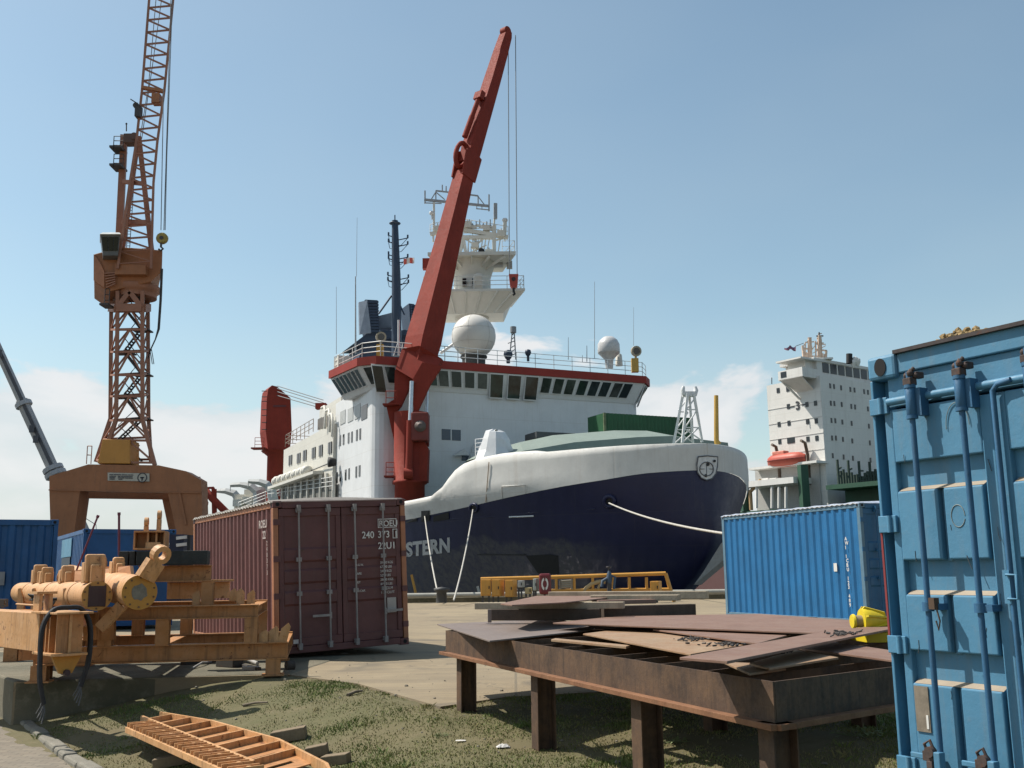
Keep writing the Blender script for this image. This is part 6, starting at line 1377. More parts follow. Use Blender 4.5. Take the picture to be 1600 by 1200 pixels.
for k in range(8):
    p = b0 + db * (.25 + k * .47); q = far_at(p, cd)
    if q is None: continue
    p2 = V(p); q2 = V(q); p2.z = q2.z = zr - h * .5
    m_ = MB(); m_.bar(p2, q2, .02, h * .92); m_.build('cross_plate', M_or2, rk)
    # bottom sheet of the bay, leaving a long slot open
    pn = b0 + db * (.25 + (k + 1) * .47); qn = far_at(pn, cd)
    if qn is None: continue
    m_ = MB(); zz = V((0, 0, -h + .012))
    for f0, f1 in ((.02, .38), (.58, 1.0)): m_.prism([p.lerp(pn, f0) + zz, q.lerp(qn, f0) + zz, q.lerp(qn, f1) + zz, p.lerp(pn, f1) + zz], (0, 0, .01))
    for f0, f1 in ((0.0, .18), (.75, 1.0)): m_.prism([p.lerp(q, f0).lerp(pn.lerp(qn, f0), .38) + zz, p.lerp(q, f1).lerp(pn.lerp(qn, f1), .38) + zz, p.lerp(q, f1).lerp(pn.lerp(qn, f1), .58) + zz, p.lerp(q, f0).lerp(pn.lerp(qn, f0), .58) + zz], (0, 0, .01))
    m_.build('tray_sheet', M_or, rk, whole=True)
gap = (b0 - a0); gap = gap - da * gap.dot(da)
m_ = MB(); zz = -UZ * (h - .004); m_.prism([a0 + zz, b0 + zz, b0 + db * ln + zz, a0 + da * ln + zz], UZ * .008); m_.build('comb_sheet', M_or, rk)
for k in range(14):
    p = a0 + da * (.08 + k * .25) - UZ * (h * .18); m_ = MB(); q = p + gap * .92
    for s_ in (-1, 1): m_.bar(p + da * s_ * .05, q + da * s_ * .05, .014, .05)
    m_.bar(p - UZ * .035, q - UZ * .004, .115, .02); m_.lathe(p + gap * .55 - UZ * .03, [(.02, 0), (.02, .05)], 6); m_.build('comb_tooth', M_or2, rk, whole=True)
M_wood = paint('old_wood', (.20, .15, .095), .9, .25, 3, 0, RUST, .4, (.08, .06, .04), .5, .4)
for i, (x0, y0, x1, y1, w_, hh, lab) in enumerate(((240, 1202, 312, 1188, .14, .1, 'old timber under the comb side of the orange rack'), (440, 1160, 478, 1153, .16, .12, 'old timber end poking out behind the middle of the rack'), (488, 1183, 512, 1178, .14, .1, 'timber end poking out behind the near part of the rack'), (505, 1197, 545, 1192, .14, .09, 'short timber with a dark slot beside the near end of the rack'))):
    p, q = PT(x0, y0, hh / 2), PT(x1, y1, hh / 2); d = q - p
    q2 = q if i not in (1, 2) else q; p2 = p - d * (.4 if i in (1, 2) else 0); q2 = q + d * (.4 if i == 0 else 0)
    tag(MB().bar(p2, q2, w_, hh).build('timber', M_wood, loc=tuple(p), bevel=.008), lab, 'timber', 'timbers under the orange rack')
# ------------------------------------------------------------------ portal crane
M_cr = paint('crane_orange_brown', (.31, .125, .054), .6, .16, .5, .3, (.15, .06, .03), .3, (.16, .085, .05), .9, .1, plates=(2.5, 1.6, .02))
M_crp = paint('crane_mast_brown', (.30, .135, .085), .6, .16, .5, .2, (.10, .045, .03), .2)
M_cry = paint('crane_amber', (.48, .22, .045), .55, .1, .5, .05)
qd = lambda x, y, d: PY(x, y, DP + d)
M_dst = paint('dark_steel', (.055, .05, .05), .6, .2, .6, .1)
DP = 62.
q = lambda x, y, d=DP: PY(x, y, d)
crane = thing('portal_crane', 'orange-brown portal crane with a lattice tower and tall lattice jib, behind the blue containers', 'crane', tuple(V((q(195, 800).x, DP, 0))))
Y_ = V((0, 1, 0))
BK = V((-.40, 1, 0))
for d, nm in ((0, 'portal_frame'), (5.5, 'portal_frame')):
    o = lambda x, y: q(x, y) + BK * d
    m_ = MB(); m_.prism([o(77, 766), o(77, 744), o(138, 725.5), o(248, 727), o(290, 736), o(314, 750), o(315, 771), o(262, 768), o(125, 766)], Y_ * 1.3)
    pf = m_.build(nm, M_cr, crane, whole=True); WM[pf.name] = WM[crane.name]
    for (xa, xb, xc, xd, y0) in ((77, 125, 116, 79, 766), (262, 315, 316.5, 275, 768.5)):
        a, b2 = o(xa, y0 + .3), o(xb, y0 + .3); m_ = MB(); c, e = o(xc, 830), o(xd, 830); t = lambda u, v_: u + (v_ - u) * ((u.z - 0) / (u.z - v_.z))
        m_.prism([a, b2, t(b2, c), t(a, e)], Y_ * 1.25); m_.build('portal_leg', M_cr, crane, whole=True)
    m_ = MB(); 
    for x in (92, 110, 272, 290, 306): m_.bar(o(x, 768) - Y_ * .02, o(x, 830) - Y_ * .02, .05, .05) if d == 0 and x in (289,) else None
    m_.prism([o(77, 766.5) - Y_ * .05, o(77, 764.8) - Y_ * .05, o(315, 769.3) - Y_ * .05, o(315, 771) - Y_ * .05], -Y_ * .06); m_.build('frame_flange', M_cr, pf)
m_ = MB(); m_.bar(q(281, 771) - Y_ * .04, q(291, 820) - Y_ * .04, .12, .12); m_.build('leg_stiffener', M_cr, crane)
for x in (84, 292): m_ = MB(); m_.bar(q(x, 757) + Y_ * 1.3, q(x, 757) + BK * 5.5, .8, 1.2); m_.build('cross_girder', M_cr, crane)
m_ = MB(); m_.prism([q(169, 751) - Y_ * .03, q(234, 752.5) - Y_ * .03, q(234, 740) - Y_ * .03, q(169, 738.5) - Y_ * .03], -Y_ * .05); sb = m_.build('sign_board', paint('sign_white', (.42, .39, .33), .6, .1, 2, .2), crane, whole=True); WM[sb.name] = WM[crane.name]
m_ = MB()
for r, (y, segs) in enumerate(((741.6, ((172, 178), (179, 190), (191, 200), (201, 209))), (744.2, ((172, 182), (185, 189), (190, 208))), (746.4, ((172, 181), (185, 195), (196, 208))), (748.6, ((172, 180), (186, 192))))):
    for a, c in segs: p, e = q(a, y + (a - 169) * .023), q(c, y + (c - 169) * .023); m_.obox((p + e) / 2 - Y_ * .09, (e - p) / 2, V((0, .01, 0)), UZ * .028)
m_.build('sign_lettering', plain('sign_ink', (.06, .06, .07), .7), sb, whole=True)
m_ = MB(); c = q(223, 746.4) - Y_ * .085; rg = [c + V((math.cos(a) * .27, 0, math.sin(a) * .27)) for a in np.linspace(0, 6.2832, 20)]; m_.tube(rg, .035, 5); m_.obox(c, V((.12, 0, 0)), V((0, .01, 0)), UZ * .04); m_.obox(c - UZ * .08, V((.05, 0, 0)), V((0, .01, 0)), UZ * .1); m_.build('sign_emblem', plain('sign_ink', (.06, .06, .07), .7), sb, whole=True)
m_ = MB(); a, b2, c, e = q(152, 724), q(203, 724.5), q(203, 687), q(160, 686); m_.prism([a, b2, c, e], Y_ * 1.6); m_.build('switch_cabin', M_cry, crane, bevel=.04)
railing([q(135, 725), q(142, 725)], 1.1, M_crp, 2, crane, .6, .03); 
# tower: four legs flaring at the foot, braces, platforms, ladders
TW_ = 2.1
def tl(xf, y, back): return q(xf, y) + Y_ * (TW_ * back)
legs_f = [[(158, 726), (181.5, 655), (184, 455)], [(242, 727), (222.5, 655), (222.5, 455)]]
legs_b = [[(150, 722), (172.5, 655), (174, 455)], [(236, 722), (232, 650), (231, 455)]]
tow = MB(); m_ = MB(); pts = {}
for side in (0, 1):
    for back, src in ((0, legs_f), (1, legs_b)):
        pp = [PY(x, y, DP + .2 + back * TW_) for x, y in src[side]]
        lg = MB(); 
        for a, c in zip(pp, pp[1:]): lg.bar(a, c, .22, .22)
        o = lg.build('tower_leg', M_crp, crane, whole=True)
        pts[(side, back)] = pp
def lp(side, back, y):       # a point of the leg at pixel row y
    pp = pts[(side, back)]; ys = [726, 655, 455]
    if y > 655: return pp[1].lerp(pp[0], (y - 655) / 71)
    return pp[2].lerp(pp[1], (y - 455) / 200)
levels = [482, 516, 551, 587, 620, 657, 688, 722]
for i, y in enumerate(levels):
    m_ = MB()
    for (s0, b0), (s1, b1) in (((0, 0), (1, 0)), ((0, 1), (1, 1)), ((0, 0), (0, 1)), ((1, 0), (1, 1))): m_.bar(lp(s0, b0, y), lp(s1, b1, y), .13 if i else .4, .13 if i else .5)
    if i < 7:
        y2 = levels[i + 1]; mid = lambda b_: (lp(0, b_, y) + lp(1, b_, y)) / 2
        for b_ in (0, 1): m_.bar(mid(b_), lp(0, b_, y2), .1, .1); m_.bar(mid(b_), lp(1, b_, y2), .1, .1)
        m_.bar(lp(0, 0, y), lp(0, 1, y2), .08, .08); m_.bar(lp(1, 1, y), lp(1, 0, y2), .08, .08)
    m_.build('brace_lattice', M_crp, crane, whole=True)
for i, y in enumerate(levels[:-1]):
    y2 = levels[i + 1]; a = (lp(0, 0, y2).lerp(lp(1, 1, y2), .2 if i % 2 else .75)); c = lp(0, 0, y).lerp(lp(1, 1, y), .75 if i % 2 else .2)
    m_ = MB(); m_.bar(a, c, .06, .1); m_.bar(a + Y_ * .5, c + Y_ * .5, .06, .1)
    for k in range(9): m_.bar(a.lerp(c, k / 9), a.lerp(c, k / 9) + Y_ * .5, .16, .03)
    m_.bar(a + UZ * .9, c + UZ * .9, .04, .04)
    m_.obox(c + Y_ * .3 - UZ * .05, V((.55, 0, 0)), Y_ * .5, UZ * .04); m_.build('stair_flight', M_dst, crane, whole=True)
m_ = MB(); m_.obox(q(167, 478), V((.28, 0, 0)), Y_ * .5, UZ * .06); m_.build('tower_landing', M_dst, crane); railing([q(163, 478), q(170, 478)], 1.1, M_dst, 3, crane, .4, .03)
# top: diagonal heads, slewing ring, machine house with sloped belly, front box
m_ = MB()
for b_ in (0, 1): c = (lp(0, b_, 456) + lp(1, b_, 456)) / 2; m_.bar(c, lp(0, b_, 482), .3, .3); m_.bar(c, lp(1, b_, 482), .3, .3)
m_.build('head_brace', M_crp, crane)
m_ = MB(); m_.lathe(q(204, 478) + Y_ * 1.2, [(.3, 0), (.3, .3), (.15, .35), (.15, .6), (.55, .9), (.55, 1.2)], 14); m_.build('slewing_motor', M_dst, crane, whole=True)
m_ = MB(); m_.lathe(q(203, 458) + Y_ * 1.25, [(1.2, 0), (1.2, .35), (1.35, .4), (1.35, .75)], 24); m_.build('slewing_ring', M_crp, crane, whole=True)
hy0, hy1 = 0.2, 4.6
m_ = MB(); poly = [q(147, 440), q(164, 452), q(172, 455), q(236, 440), q(253, 424), q(254, 391), q(222, 388), q(190, 386), q(165, 392), q(147, 397)]
m_.prism(poly, BK * 4.0); mh = m_.build('machine_house', M_cr, crane, whole=True, bevel=.05); WM[mh.name] = WM[crane.name]
m_ = MB(); m_.prism([q(184, 432), q(232, 432), q(232, 418), q(184, 415)], -Y_ * .5); m_.build('counterweight_box', M_cr, mh)
m_ = MB(); m_.prism([q(147.5, 439) - Y_ * .0, q(164, 450), q(164, 425), q(158, 412), q(147.5, 398)], -Y_ * .12); m_.build('house_side', paint('crane_light_orange', (.38, .165, .09), .6), mh)
for i in range(6): m_ = MB(); m_.bar(q(165 + i * .5, 428 + i * 4.4) - Y_ * .1, q(183, 428 + i * 3.4) - Y_ * .25, .1, .06); m_.build('belly_rib', M_crp, mh)
m_ = MB(); c0, c1, c2_, c3 = q(161, 406), q(184, 406), q(187, 377), q(157, 377); m_.prism([c0 - BK * .9, c1 - BK * .9, c2_ - BK * 1.2, c3 - BK * 1.2], BK * 1.5); cb = m_.build('operator_cab', paint('cab_grey', (.10, .11, .12), .4), crane, whole=True); WM[cb.name] = WM[crane.name]
for a, b2 in ((.06, .36), (.4, .66), (.7, .94)):
    m_ = MB(); o = -Y_ * .02; bl, br_ = c0 - BK * .9, c1 - BK * .9; tl_, tr_ = c3 - BK * 1.2, c2_ - BK * 1.2
    lo_, hi_ = .22, .9; P4 = lambda u, v_: bl.lerp(br_, u).lerp(tl_.lerp(tr_, u), v_)
    m_.prism([P4(a, lo_) + o, P4(b2, lo_) + o, P4(b2, hi_) + o, P4(a, hi_) + o], -Y_ * .03); m_.build('cab_window', GLASS, cb)
m_ = MB(); m_.prism([q(156, 377) - BK * 1.4, q(188, 377) - BK * 1.4, q(186, 373) - BK * 1.2, q(160, 373) - BK * 1.2], BK * 1.7); m_.build('cab_roof', paint('cab_roof', (.45, .47, .46), .4), cb)
# back mast (A frame) and its platforms
m_ = MB()
for (x0, y0, x1, y1, d, w_) in ((185, 400, 194, 212, 2.6, .42), (238, 402, 217, 214, 1.0, .3), (190, 400, 216, 214, 1.0, .28)): m_.bar(qd(x0, y0, d), qd(x1, y1, d), w_, w_)
m_.build('back_mast', M_crp, crane, whole=True)
m_ = MB(); m_.bar(qd(192, 347, 1.6), qd(231, 348, 1.0), .28, .3); m_.bar(qd(193, 284, 1.6), qd(224, 287, 1.0), .25, .25); m_.build('mast_tie', M_crp, crane)
m_ = MB(); m_.obox(qd(205, 219, 1.8), V((.36, 0, 0)), Y_ * .4, UZ * .3); m_.lathe(qd(209, 212, 1.3), [(.24, 0), (.24, .3)], 12, (0, 1, 0)); m_.build('mast_head', paint('mast_head_brown', (.11, .065, .05), .6), crane, whole=True)
for y in (234, 262): m_ = MB(); m_.obox(qd(185, y, 2.3), V((.38, 0, 0)), Y_ * .6, UZ * .07); m_.build('mast_platform', M_dst, crane); railing([qd(177, y, 1.7), qd(192, y, 1.7)], .95, M_dst, 3, crane, .45, .03); railing([qd(177, y, 1.7), qd(177, y, 2.9)], .95, M_dst, 3, crane, .45, .03)
m_ = MB(); 
for k in range(30): y = 398 - k * 4.6; x = 197 + (398 - y) * .065; m_.bar(qd(x, y, 1.5), qd(x + 5, y, 1.5), .03, .03)
m_.bar(qd(197, 398, 1.5), qd(206, 260, 1.5), .04, .04); m_.bar(qd(202, 398, 1.5), qd(211, 260, 1.5), .04, .04); m_.build('ladder_lattice', M_dst, crane, whole=True)
m_ = MB(); m_.tube([q(197.5, 205), q(197.5, 192)], .04, 4); m_.bar(q(196, 193.5), q(199, 193.5), .05, .05); m_.build('wind_gauge', M_dst, crane, whole=True)
# jib: four chords with zigzag lacing, running up out of the picture
JL = [(184, 420), (203, 285), (213, 222), (222, 140), (233, 0), (241, -110)]; JR = [(236, 420), (240, 280), (248, 200), (257, 140), (270.5, 0), (281, -110)]
def along(P_, y):
    for (x0, y0), (x1, y1) in zip(P_, P_[1:]):
        if y1 <= y <= y0: return x0 + (x1 - x0) * (y0 - y) / (y0 - y1)
    return P_[-1][0]
jd_ = lambda y: DP - .6 + (420 - y) * .004
jp = lambda P_, y, b_: PY(along(P_, y), y - b_ * 1.5, jd_(y) + b_ * (1.5 if y < 400 else .9))
for P_ in (JL, JR):
    for b_ in (0, 1):
        m_ = MB(); ys = [420, 285, 222, 140, 0, -110]
        for y0, y1 in zip(ys, ys[1:]): m_.bar(jp(P_, y0, b_), jp(P_, y1, b_), .14 if b_ == 0 else .1, .14 if b_ == 0 else .1)
        m_.build('jib_chord', M_crp, crane, whole=True)
ys = list(np.arange(412, -112, -19.0))
for b_ in (0, 1):
    m_ = MB()
    for i, (y0, y1) in enumerate(zip(ys, ys[1:])):
        m_.bar(jp(JL, y0, b_), jp(JR, (y0 + y1) / 2 + 6, b_), .055, .055); m_.bar(jp(JR, (y0 + y1) / 2 + 6, b_), jp(JL, y1, b_), .055, .055)
    m_.build('jib_lattice', M_crp, crane, whole=True)
m_ = MB()
for y0, y1 in zip(ys[::2], ys[2::2]):
    for P_ in (JL, JR): m_.bar(jp(P_, y0, 0), jp(P_, (y0 + y1) / 2, 1), .045, .045); m_.bar(jp(P_, (y0 + y1) / 2, 1), jp(P_, y1, 0), .045, .045)
m_.build('side_lattice', M_crp, crane, whole=True)
m_ = MB(); m_.bar(jp(JL, 137, 0), jp(JR, 143, 0), .3, .2); m_.obox(q(240, 149) + Y_ * .6, V((.25, 0, 0)), Y_ * .3, UZ * .33); m_.build('jib_joint', M_cr, crane, whole=True)
m_ = MB(); m_.obox(q(214, 172) + Y_ * .3, V((.15, 0, 0)), Y_ * .3, UZ * .4); m_.lathe(q(212, 164), [(.2, 0), (.2, .3)], 10, (0, 1, 0)); m_.bar(q(204, 155), q(212, 160), .06, .06); m_.build('jib_winch', M_dst, crane, whole=True)
WR = plain('wire_rope', (.16, .17, .18), .6)
for pts_ in (((258, 140), (256, 250), (254, 362)), ((270, -20), (262, 250), (258.5, 362)), ((272.5, -20), (263, 250), (260.5, 362)), ((208, 205), (222, 120), (236, -40)), ((211, 205), (228, 90), (246, -40))):
    m_ = MB(); m_.tube([q(x, y) + Y_ * (1.2 if pts_[0][0] < 212 else -.3) for x, y in pts_], .028, 4); m_.build('hoist_wire', WR, crane, whole=True)
m_ = MB(); c = q(256, 375) - Y_ * .45; m_.lathe(c, [(.28, 0), (.36, .04), (.36, .26), (.28, .3)], 16, (0, 1, 0)); hb_ = m_.build('hook_block', paint('block_yellow', (.30, .22, .05), .5, .3, 3), crane, whole=True)
m_ = MB(); m_.lathe(c - Y_ * .02, [(.13, 0), (.13, .03)], 10, (0, 1, 0)); m_.build('block_sheave', M_dst, hb_); m_ = MB(); m_.tube([c - UZ * .35, c - UZ * .6, c - UZ * .72 + V((.14, 0, 0)), c - UZ * .85, c - UZ * .74 - V((.14, 0, 0))], .07, 6); m_.build('hook', M_dst, hb_, whole=True)
for off in (0, 2):
    m_ = MB(); m_.tube([q(x + off * (1 if y < 520 else 0), y) for x, y in ((252, 420), (250, 470), (247, 514), (243, 530), (236, 545), (231, 560))], .045, 5); m_.build('power_cable', M_dst, crane, whole=True)
m_ = MB()
for dx in (0, 2.5): m_.tube([q(234 + dx, 545), q(236 + dx, 556), q(238 + dx, 569)], .025, 4)
m_.build('cable_tail', M_dst, crane)
# ------------------------------------------------------------------ mobile crane boom beyond it
DM_ = 85.; q = lambda x, y: PY(x, y, DM_)
mc = thing('mobile_crane', 'grey telescopic boom of a mobile crane leaning in from the left behind the portal crane', 'crane', tuple(V((q(140, 840).x, DM_, 0))))
M_bm = paint('boom_grey', (.34, .33, .325), .4, .08, .5, 0, RUST, .1, (.1, .1, .1), .5, .05)
sec = [((-150, 225), (38, 635), .62, 'boom_section'), ((34, 626), (84, 735), .82, 'boom_section'), ((82, 730), (150, 880), 1.05, 'boom_section')]
for a, c, w_, nm in sec:
    m_ = MB(); p, e = q(*a), q(*c); m_.tube([p, e], w_ * .62, 8, smooth=False); o = m_.build(nm, M_bm, mc, whole=True); WM[o.name] = WM[mc.name]
    m_ = MB(); dn_ = (e - p).normalized(); sx = dn_.cross(Y_).normalized(); m_.bar(p - Y_ * w_ * .6 + sx * .18, e - Y_ * w_ * .6 + sx * .18, .05, .26, sx); m_.build('boom_stripe', paint('boom_stripe', (.07, .07, .08), .5), o)
for (x, y, w_) in ((37, 632, .95), (83, 733, 1.15), (87, 741, 1.2)):
    m_ = MB(); p = q(x, y); e = (q(84, 735) - q(34, 626)).normalized(); m_.tube([p - e * .18, p + e * .18], w_ * .72, 10, smooth=False); m_.build('boom_collar', paint('collar_grey', (.36, .36, .37), .5), mc)
for i, (x, y) in enumerate(((6, 555), (56, 672), (62, 688), (110, 800), (122, 824))):
    m_ = MB(); p = q(x, y) - Y_ * .75; m_.obox(p, V((.2, 0, .0)), Y_ * .03, UZ * .3); m_.build('boom_marking', M_white if i > 2 else paint('boom_stripe', (.07, .07, .08), .5), mc)
m_ = MB(); m_.tube([q(118, 800), q(150, 820), q(152, 860)], .03, 4); m_.build('boom_cable', WR, mc)
m_ = MB(); p = V((q(150, 880).x, DM_ + 1, 0)); m_.obox(p + UZ * 1.5 + V((3.5, 0, 0)), V((5.5, 0, 0)), Y_ * 1.4, UZ * .5); mcb = m_.build('carrier', M_bm, mc, bevel=.1)
for i in range(4): m_ = MB(); m_.lathe(p + V((-.5 + i * 2.4, -1.5, .6)), [(.3, 0), (.6, .03), (.6, .35), (.3, .38)], 16, (0, 1, 0)); m_.build('wheel', BLK, mc, whole=True)
m_ = MB(); m_.obox(p + UZ * 2.6 + V((1, 0, 0)), V((1.8, 0, 0)), Y_ * 1.2, UZ * .7); m_.build('turret', M_bm, mc, bevel=.1)
# ------------------------------------------------------------------ container ship beyond
D2 = 170.; CO = PY(1291, 740, D2); CO.z = 0; U1 = V((-.57, .82, 0)).normalized(); U2 = V((.80, .60, 0)).normalized(); N1 = V((-U1.y, U1.x, 0)); N1 = N1 if N1.dot(CAM - CO) > 0 else -N1; N2 = V((U2.y, -U2.x, 0)); N2 = N2 if N2.dot(CAM - CO) > 0 else -N2
A1 = lambda x, y: PP(x, y, CO, N1)
A2 = lambda x, y: PP(x, y, CO, N2)
cs = thing('container_ship', 'green container ship with a tall white deckhouse, partly hidden by the blue containers', 'ship', tuple(CO - UZ * 3))
W2 = paint('ship_offwhite', (.66, .64, .60), .55, .05, .15, .05, (.35, .22, .12), .2, (.40, .36, .31), .9, .03, plates=(6, 2.8, .05))
GRN = paint('ship_green', (.025, .075, .045), .55, .15, .3, .06)
MAR = paint('ship_maroon', (.115, .055, .05), .6, .1, .2, 0, RUST, .15)
zt2 = A2(1291, 588).z; L1 = (A1(1206, 640) - A1(1291, 640)).dot(U1); L2 = 32.
def p2(u, v_, z): return CO + U1 * u + U2 * v_ + UZ * z
def block(mb, u0, u1, v0, v1, z0, z1): return mb.obox(p2((u0 + u1) / 2, (v0 + v1) / 2, (z0 + z1) / 2), U1 * (u1 - u0) / 2, U2 * (v1 - v0) / 2, UZ * (z1 - z0) / 2)
zd = A2(1300, 752).z
m_ = MB(); block(m_, 0, L1, 0, L2, zd - 6, zt2); dh = m_.build('deckhouse', W2, cs); WM[dh.name] = WM[cs.name]
for y in (632, 656, 681, 706): z_ = A1(1250, y).z; m_ = MB(); m_.obox(p2(L1 / 2, 0, z_) + N1 * .04, U1 * L1 / 2, N1 * .03, UZ * .05); m_.build('deck_seam', plain('pale_seam', (.54, .52, .49), .7), dh)
DW = plain('ship_window', (.02, .024, .028), .3)
def w1(x, y, hw=.32, hh=.42): p = A1(x, y); m_ = MB(); m_.obox(p + N1 * .03, U1 * hw, N1 * .05, UZ * hh); m_.build('cabin_window', DW, cs)
def w2(x, y, hw=.2, hh=.42): p = A2(x, y); m_ = MB(); m_.obox(p + N2 * .03, U2 * hw, N2 * .05, UZ * hh); m_.build('cabin_window', DW, cs)
for x, y in ((1216, 610), (1231, 608), (1259.5, 605), (1232, 635), (1261, 632), (1274.5, 630), (1217.5, 663), (1233, 661), (1262, 658.5), (1275.5, 657.5), (1218.5, 690), (1262.5, 686), (1276.5, 684.5)): w1(x, y)
w1(1236, 688, .8, .5); 
for x, y in ((1297, 603), (1303, 604), (1314, 606), (1328.5, 608.5), (1335, 609.5), (1350, 612), (1356, 613), (1298, 630), (1303.5, 630.5), (1315, 632), (1330, 635), (1336, 636), (1356, 639), (1299, 657), (1305, 657.5), (1316, 659.5), (1330.5, 661.5), (1357.5, 666), (1300, 684.5), (1306, 684.5), (1317, 686.5), (1331.5, 689), (1359, 692), (1301, 712), (1318, 714), (1332.5, 716), (1360, 719)): w2(x, y)
tx = MB(); p = A1(1247, 637); text_mesh(tx, '3', p + N1 * .06 - UZ * .3, -U1, UZ, 2.0, .03, 'CENTER', bold=.03); 
for s_ in (-1, 1): tx.obox(p + U1 * s_ * 1.25 + UZ * .35 + N1 * .07, U1 * .45, N1 * .02, UZ * .09)
tx.build('number_lettering', plain('dark_paint', (.03, .03, .035), .6), dh, whole=True)
# bridge with its wing
zb0_, zb1_ = zt2 + .15, A2(1300, 566).z
m_ = MB(); block(m_, .8, 7.5, .5, L2, zb0_ - .2, zb1_); bg2 = m_.build('bridge', W2, cs); WM[bg2.name] = WM[cs.name]
for i in range(11):
    m_ = MB(); v0 = 2.0 + i * 2.2; m_.obox(p2(.8, v0 + .85, zb0_ + 1.55) + N2 * .02, U2 * .85, N2 * .06, UZ * .85); m_.build('bridge_window', DW, bg2)
m_ = MB(); block(m_, .6, 8, -.5, L2 + .3, zb1_, zb1_ + .5); m_.build('bridge_roof', W2, bg2)
wz = A1(1250, 590).z
m_ = MB(); wa = A1(1238, 575); wu = (wa - CO).dot(U1)
m_.obox(p2(3.2, -1.6, zb0_ + .2), U1 * 2.6, U2 * 2.2, UZ * .8); m_.prism([p2(.8, -3.8, zb0_ - .6), p2(5.6, -3.8, zb0_ - .6), p2(5, 0, zb0_ - 2.4), p2(1.4, 0, zb0_ - 2.4)], UZ * .12) ; m_.obox(p2(3.2, -1.6, zb1_ + .1), U1 * 2.7, U2 * 2.5, UZ * .14); m_.obox(p2(3.4, -.6, (zb0_ + zb1_) / 2 + .5), U1 * 1.9, U2 * 1.1, UZ * 1.3)
m_.build('bridge_wing', W2, bg2, whole=True)
m_ = MB(); m_.obox(p2(4.6, -3.82, zb0_ + .3), U1 * .6, U2 * .03, UZ * .5); m_.build('wing_window', DW, bg2)
m_ = MB(); m_.bar(p2(5.4, -3.4, zb0_ - .6), p2(4.4, -.1, zb0_ - 3.6), .3, .3); m_.build('wing_strut', W2, bg2)
# masts, yards, funnel bits, flag
MC = paint('mast_cream_pink', (.58, .44, .34), .6); Q2 = lambda x, y: PY(x, y, D2 + 4)
m_ = MB()
for (x0, y0, x1, y1, w_) in ((1266, 566, 1265, 528, .8), (1280, 566, 1280, 524, .8), (1256, 566, 1254, 540, .5), (1290, 566, 1291, 548, .5), (1254, 545, 1270, 545, .4), (1258, 535, 1272, 534, .3), (1273, 536, 1287, 536, .3), (1275, 546, 1292, 548, .4), (1254, 541, 1262, 533, .2), (1270, 545, 1280, 530, .2), (1260, 566, 1260, 552, .4), (1285, 566, 1285, 552, .4), (1276, 529, 1284, 528, .3), (1262, 528, 1268, 528, .3), (1256, 556, 1292, 557, .3), (1258, 566, 1258, 536, .3), (1263, 566, 1263, 531, .3), (1268, 566, 1268, 540, .3), (1275, 566, 1274, 533, .3), (1284, 566, 1283, 530, .3), (1288, 566, 1288, 553, .25), (1270, 552, 1290, 540, .2), (1257, 549, 1270, 558, .2), (1278, 522, 1284, 521, .25), (1276, 538, 1290, 538, .25)): m_.bar(Q2(x0, y0), Q2(x1, y1), w_ * .62, w_ * .62)
m_.build('mast_lattice', MC, cs, whole=True)
m_ = MB(); m_.obox(Q2(1271, 563.5), V((2.8, 0, 0)), Y_ * 2, UZ * .15); m_.build('mast_deck', W2, cs)
m_ = MB(); m_.tube([Q2(1280, 524), Q2(1280, 519)], .12, 5); m_.obox(Q2(1281, 525), V((.6, 0, 0)), Y_ * .1, UZ * .1); m_.tube([Q2(1327, 568), Q2(1327, 553)], .55, 8); m_.tube([Q2(1206, 600), Q2(1206, 590)], .08, 5); m_.build('signal_pole', BLK, cs)
m_ = MB(); 
for x, y in ((1336, 562), (1340, 564), (1333, 566)): m_.lathe(Q2(x, y), [(1e-4, .6), (.5, .3), (.5, -.2), (.2, -1)], 8)
m_.build('aerial_dome', W2, cs, whole=True)
fl = MB(); vs = []
for i in range(8):
    for j in range(4): vs.append(Q2(1243.5 - i * 2.5, 541 + j * 2.2 * (1 - .06 * i) + math.sin(i * 1.3 + j * .4) * 1.3 + (1.8 if i > 4 else 0)) + Y_ * .4 * math.sin(i))
fl.add(vs, [(4 * i + j, 4 * i + 4 + j, 4 * i + 5 + j, 4 * i + 1 + j) for i in range(7) for j in range(3)], True); fl.build('ensign', paint('flag_cloth', (.22, .07, .08), .8, .3, .6, 0, RUST, 0, c2=(.05, .06, .14), c2amt=.9), cs)
m_ = MB(); m_.tube([Q2(1256, 536), Q2(1243, 541)], .05, 4); m_.build('flag_line', BLK, cs)
# lower works: white boat deck, green frames, hull, deck fittings
m_ = MB(); pa, pb = A1(1187, 759) + N1 * 2.5, A1(1270, 752) + N1 * 2.5; zz = (pa.z + pb.z) / 2; pa.z = pb.z = zz; m_.obox((pa + pb) / 2, (pb - pa) / 2, N1 * 2.4, UZ * .5); m_.build('boat_deck', W2, cs)
m_ = MB(); pa2, pb2 = A1(1186, 730) + N1 * 1, A1(1292, 727) + N1 * 1; pa2.z = pb2.z = A1(1240, 728).z; m_.obox((pa2 + pb2) / 2, (pb2 - pa2) / 2, N1 * 1.6, UZ * .2); m_.build('upper_boat_deck', W2, cs)
for x in (1210, 1234, 1245, 1256): m_ = MB(); p, e = A1(x, 762) + N1 * 4.5, A1(x, 795) + N1 * 4.5; m_.bar(p, e, .35, .35); m_.build('deck_stanchion', W2, cs)
m_ = MB(); m_.obox((A1(1200, 745) + A1(1262, 745)) / 2 + N1 * .1 - UZ * 3, U1 * 7, N1 * .2, UZ * 5); m_.build('shelter_wall', plain('shade_grey', (.42, .41, .39), .8), cs)
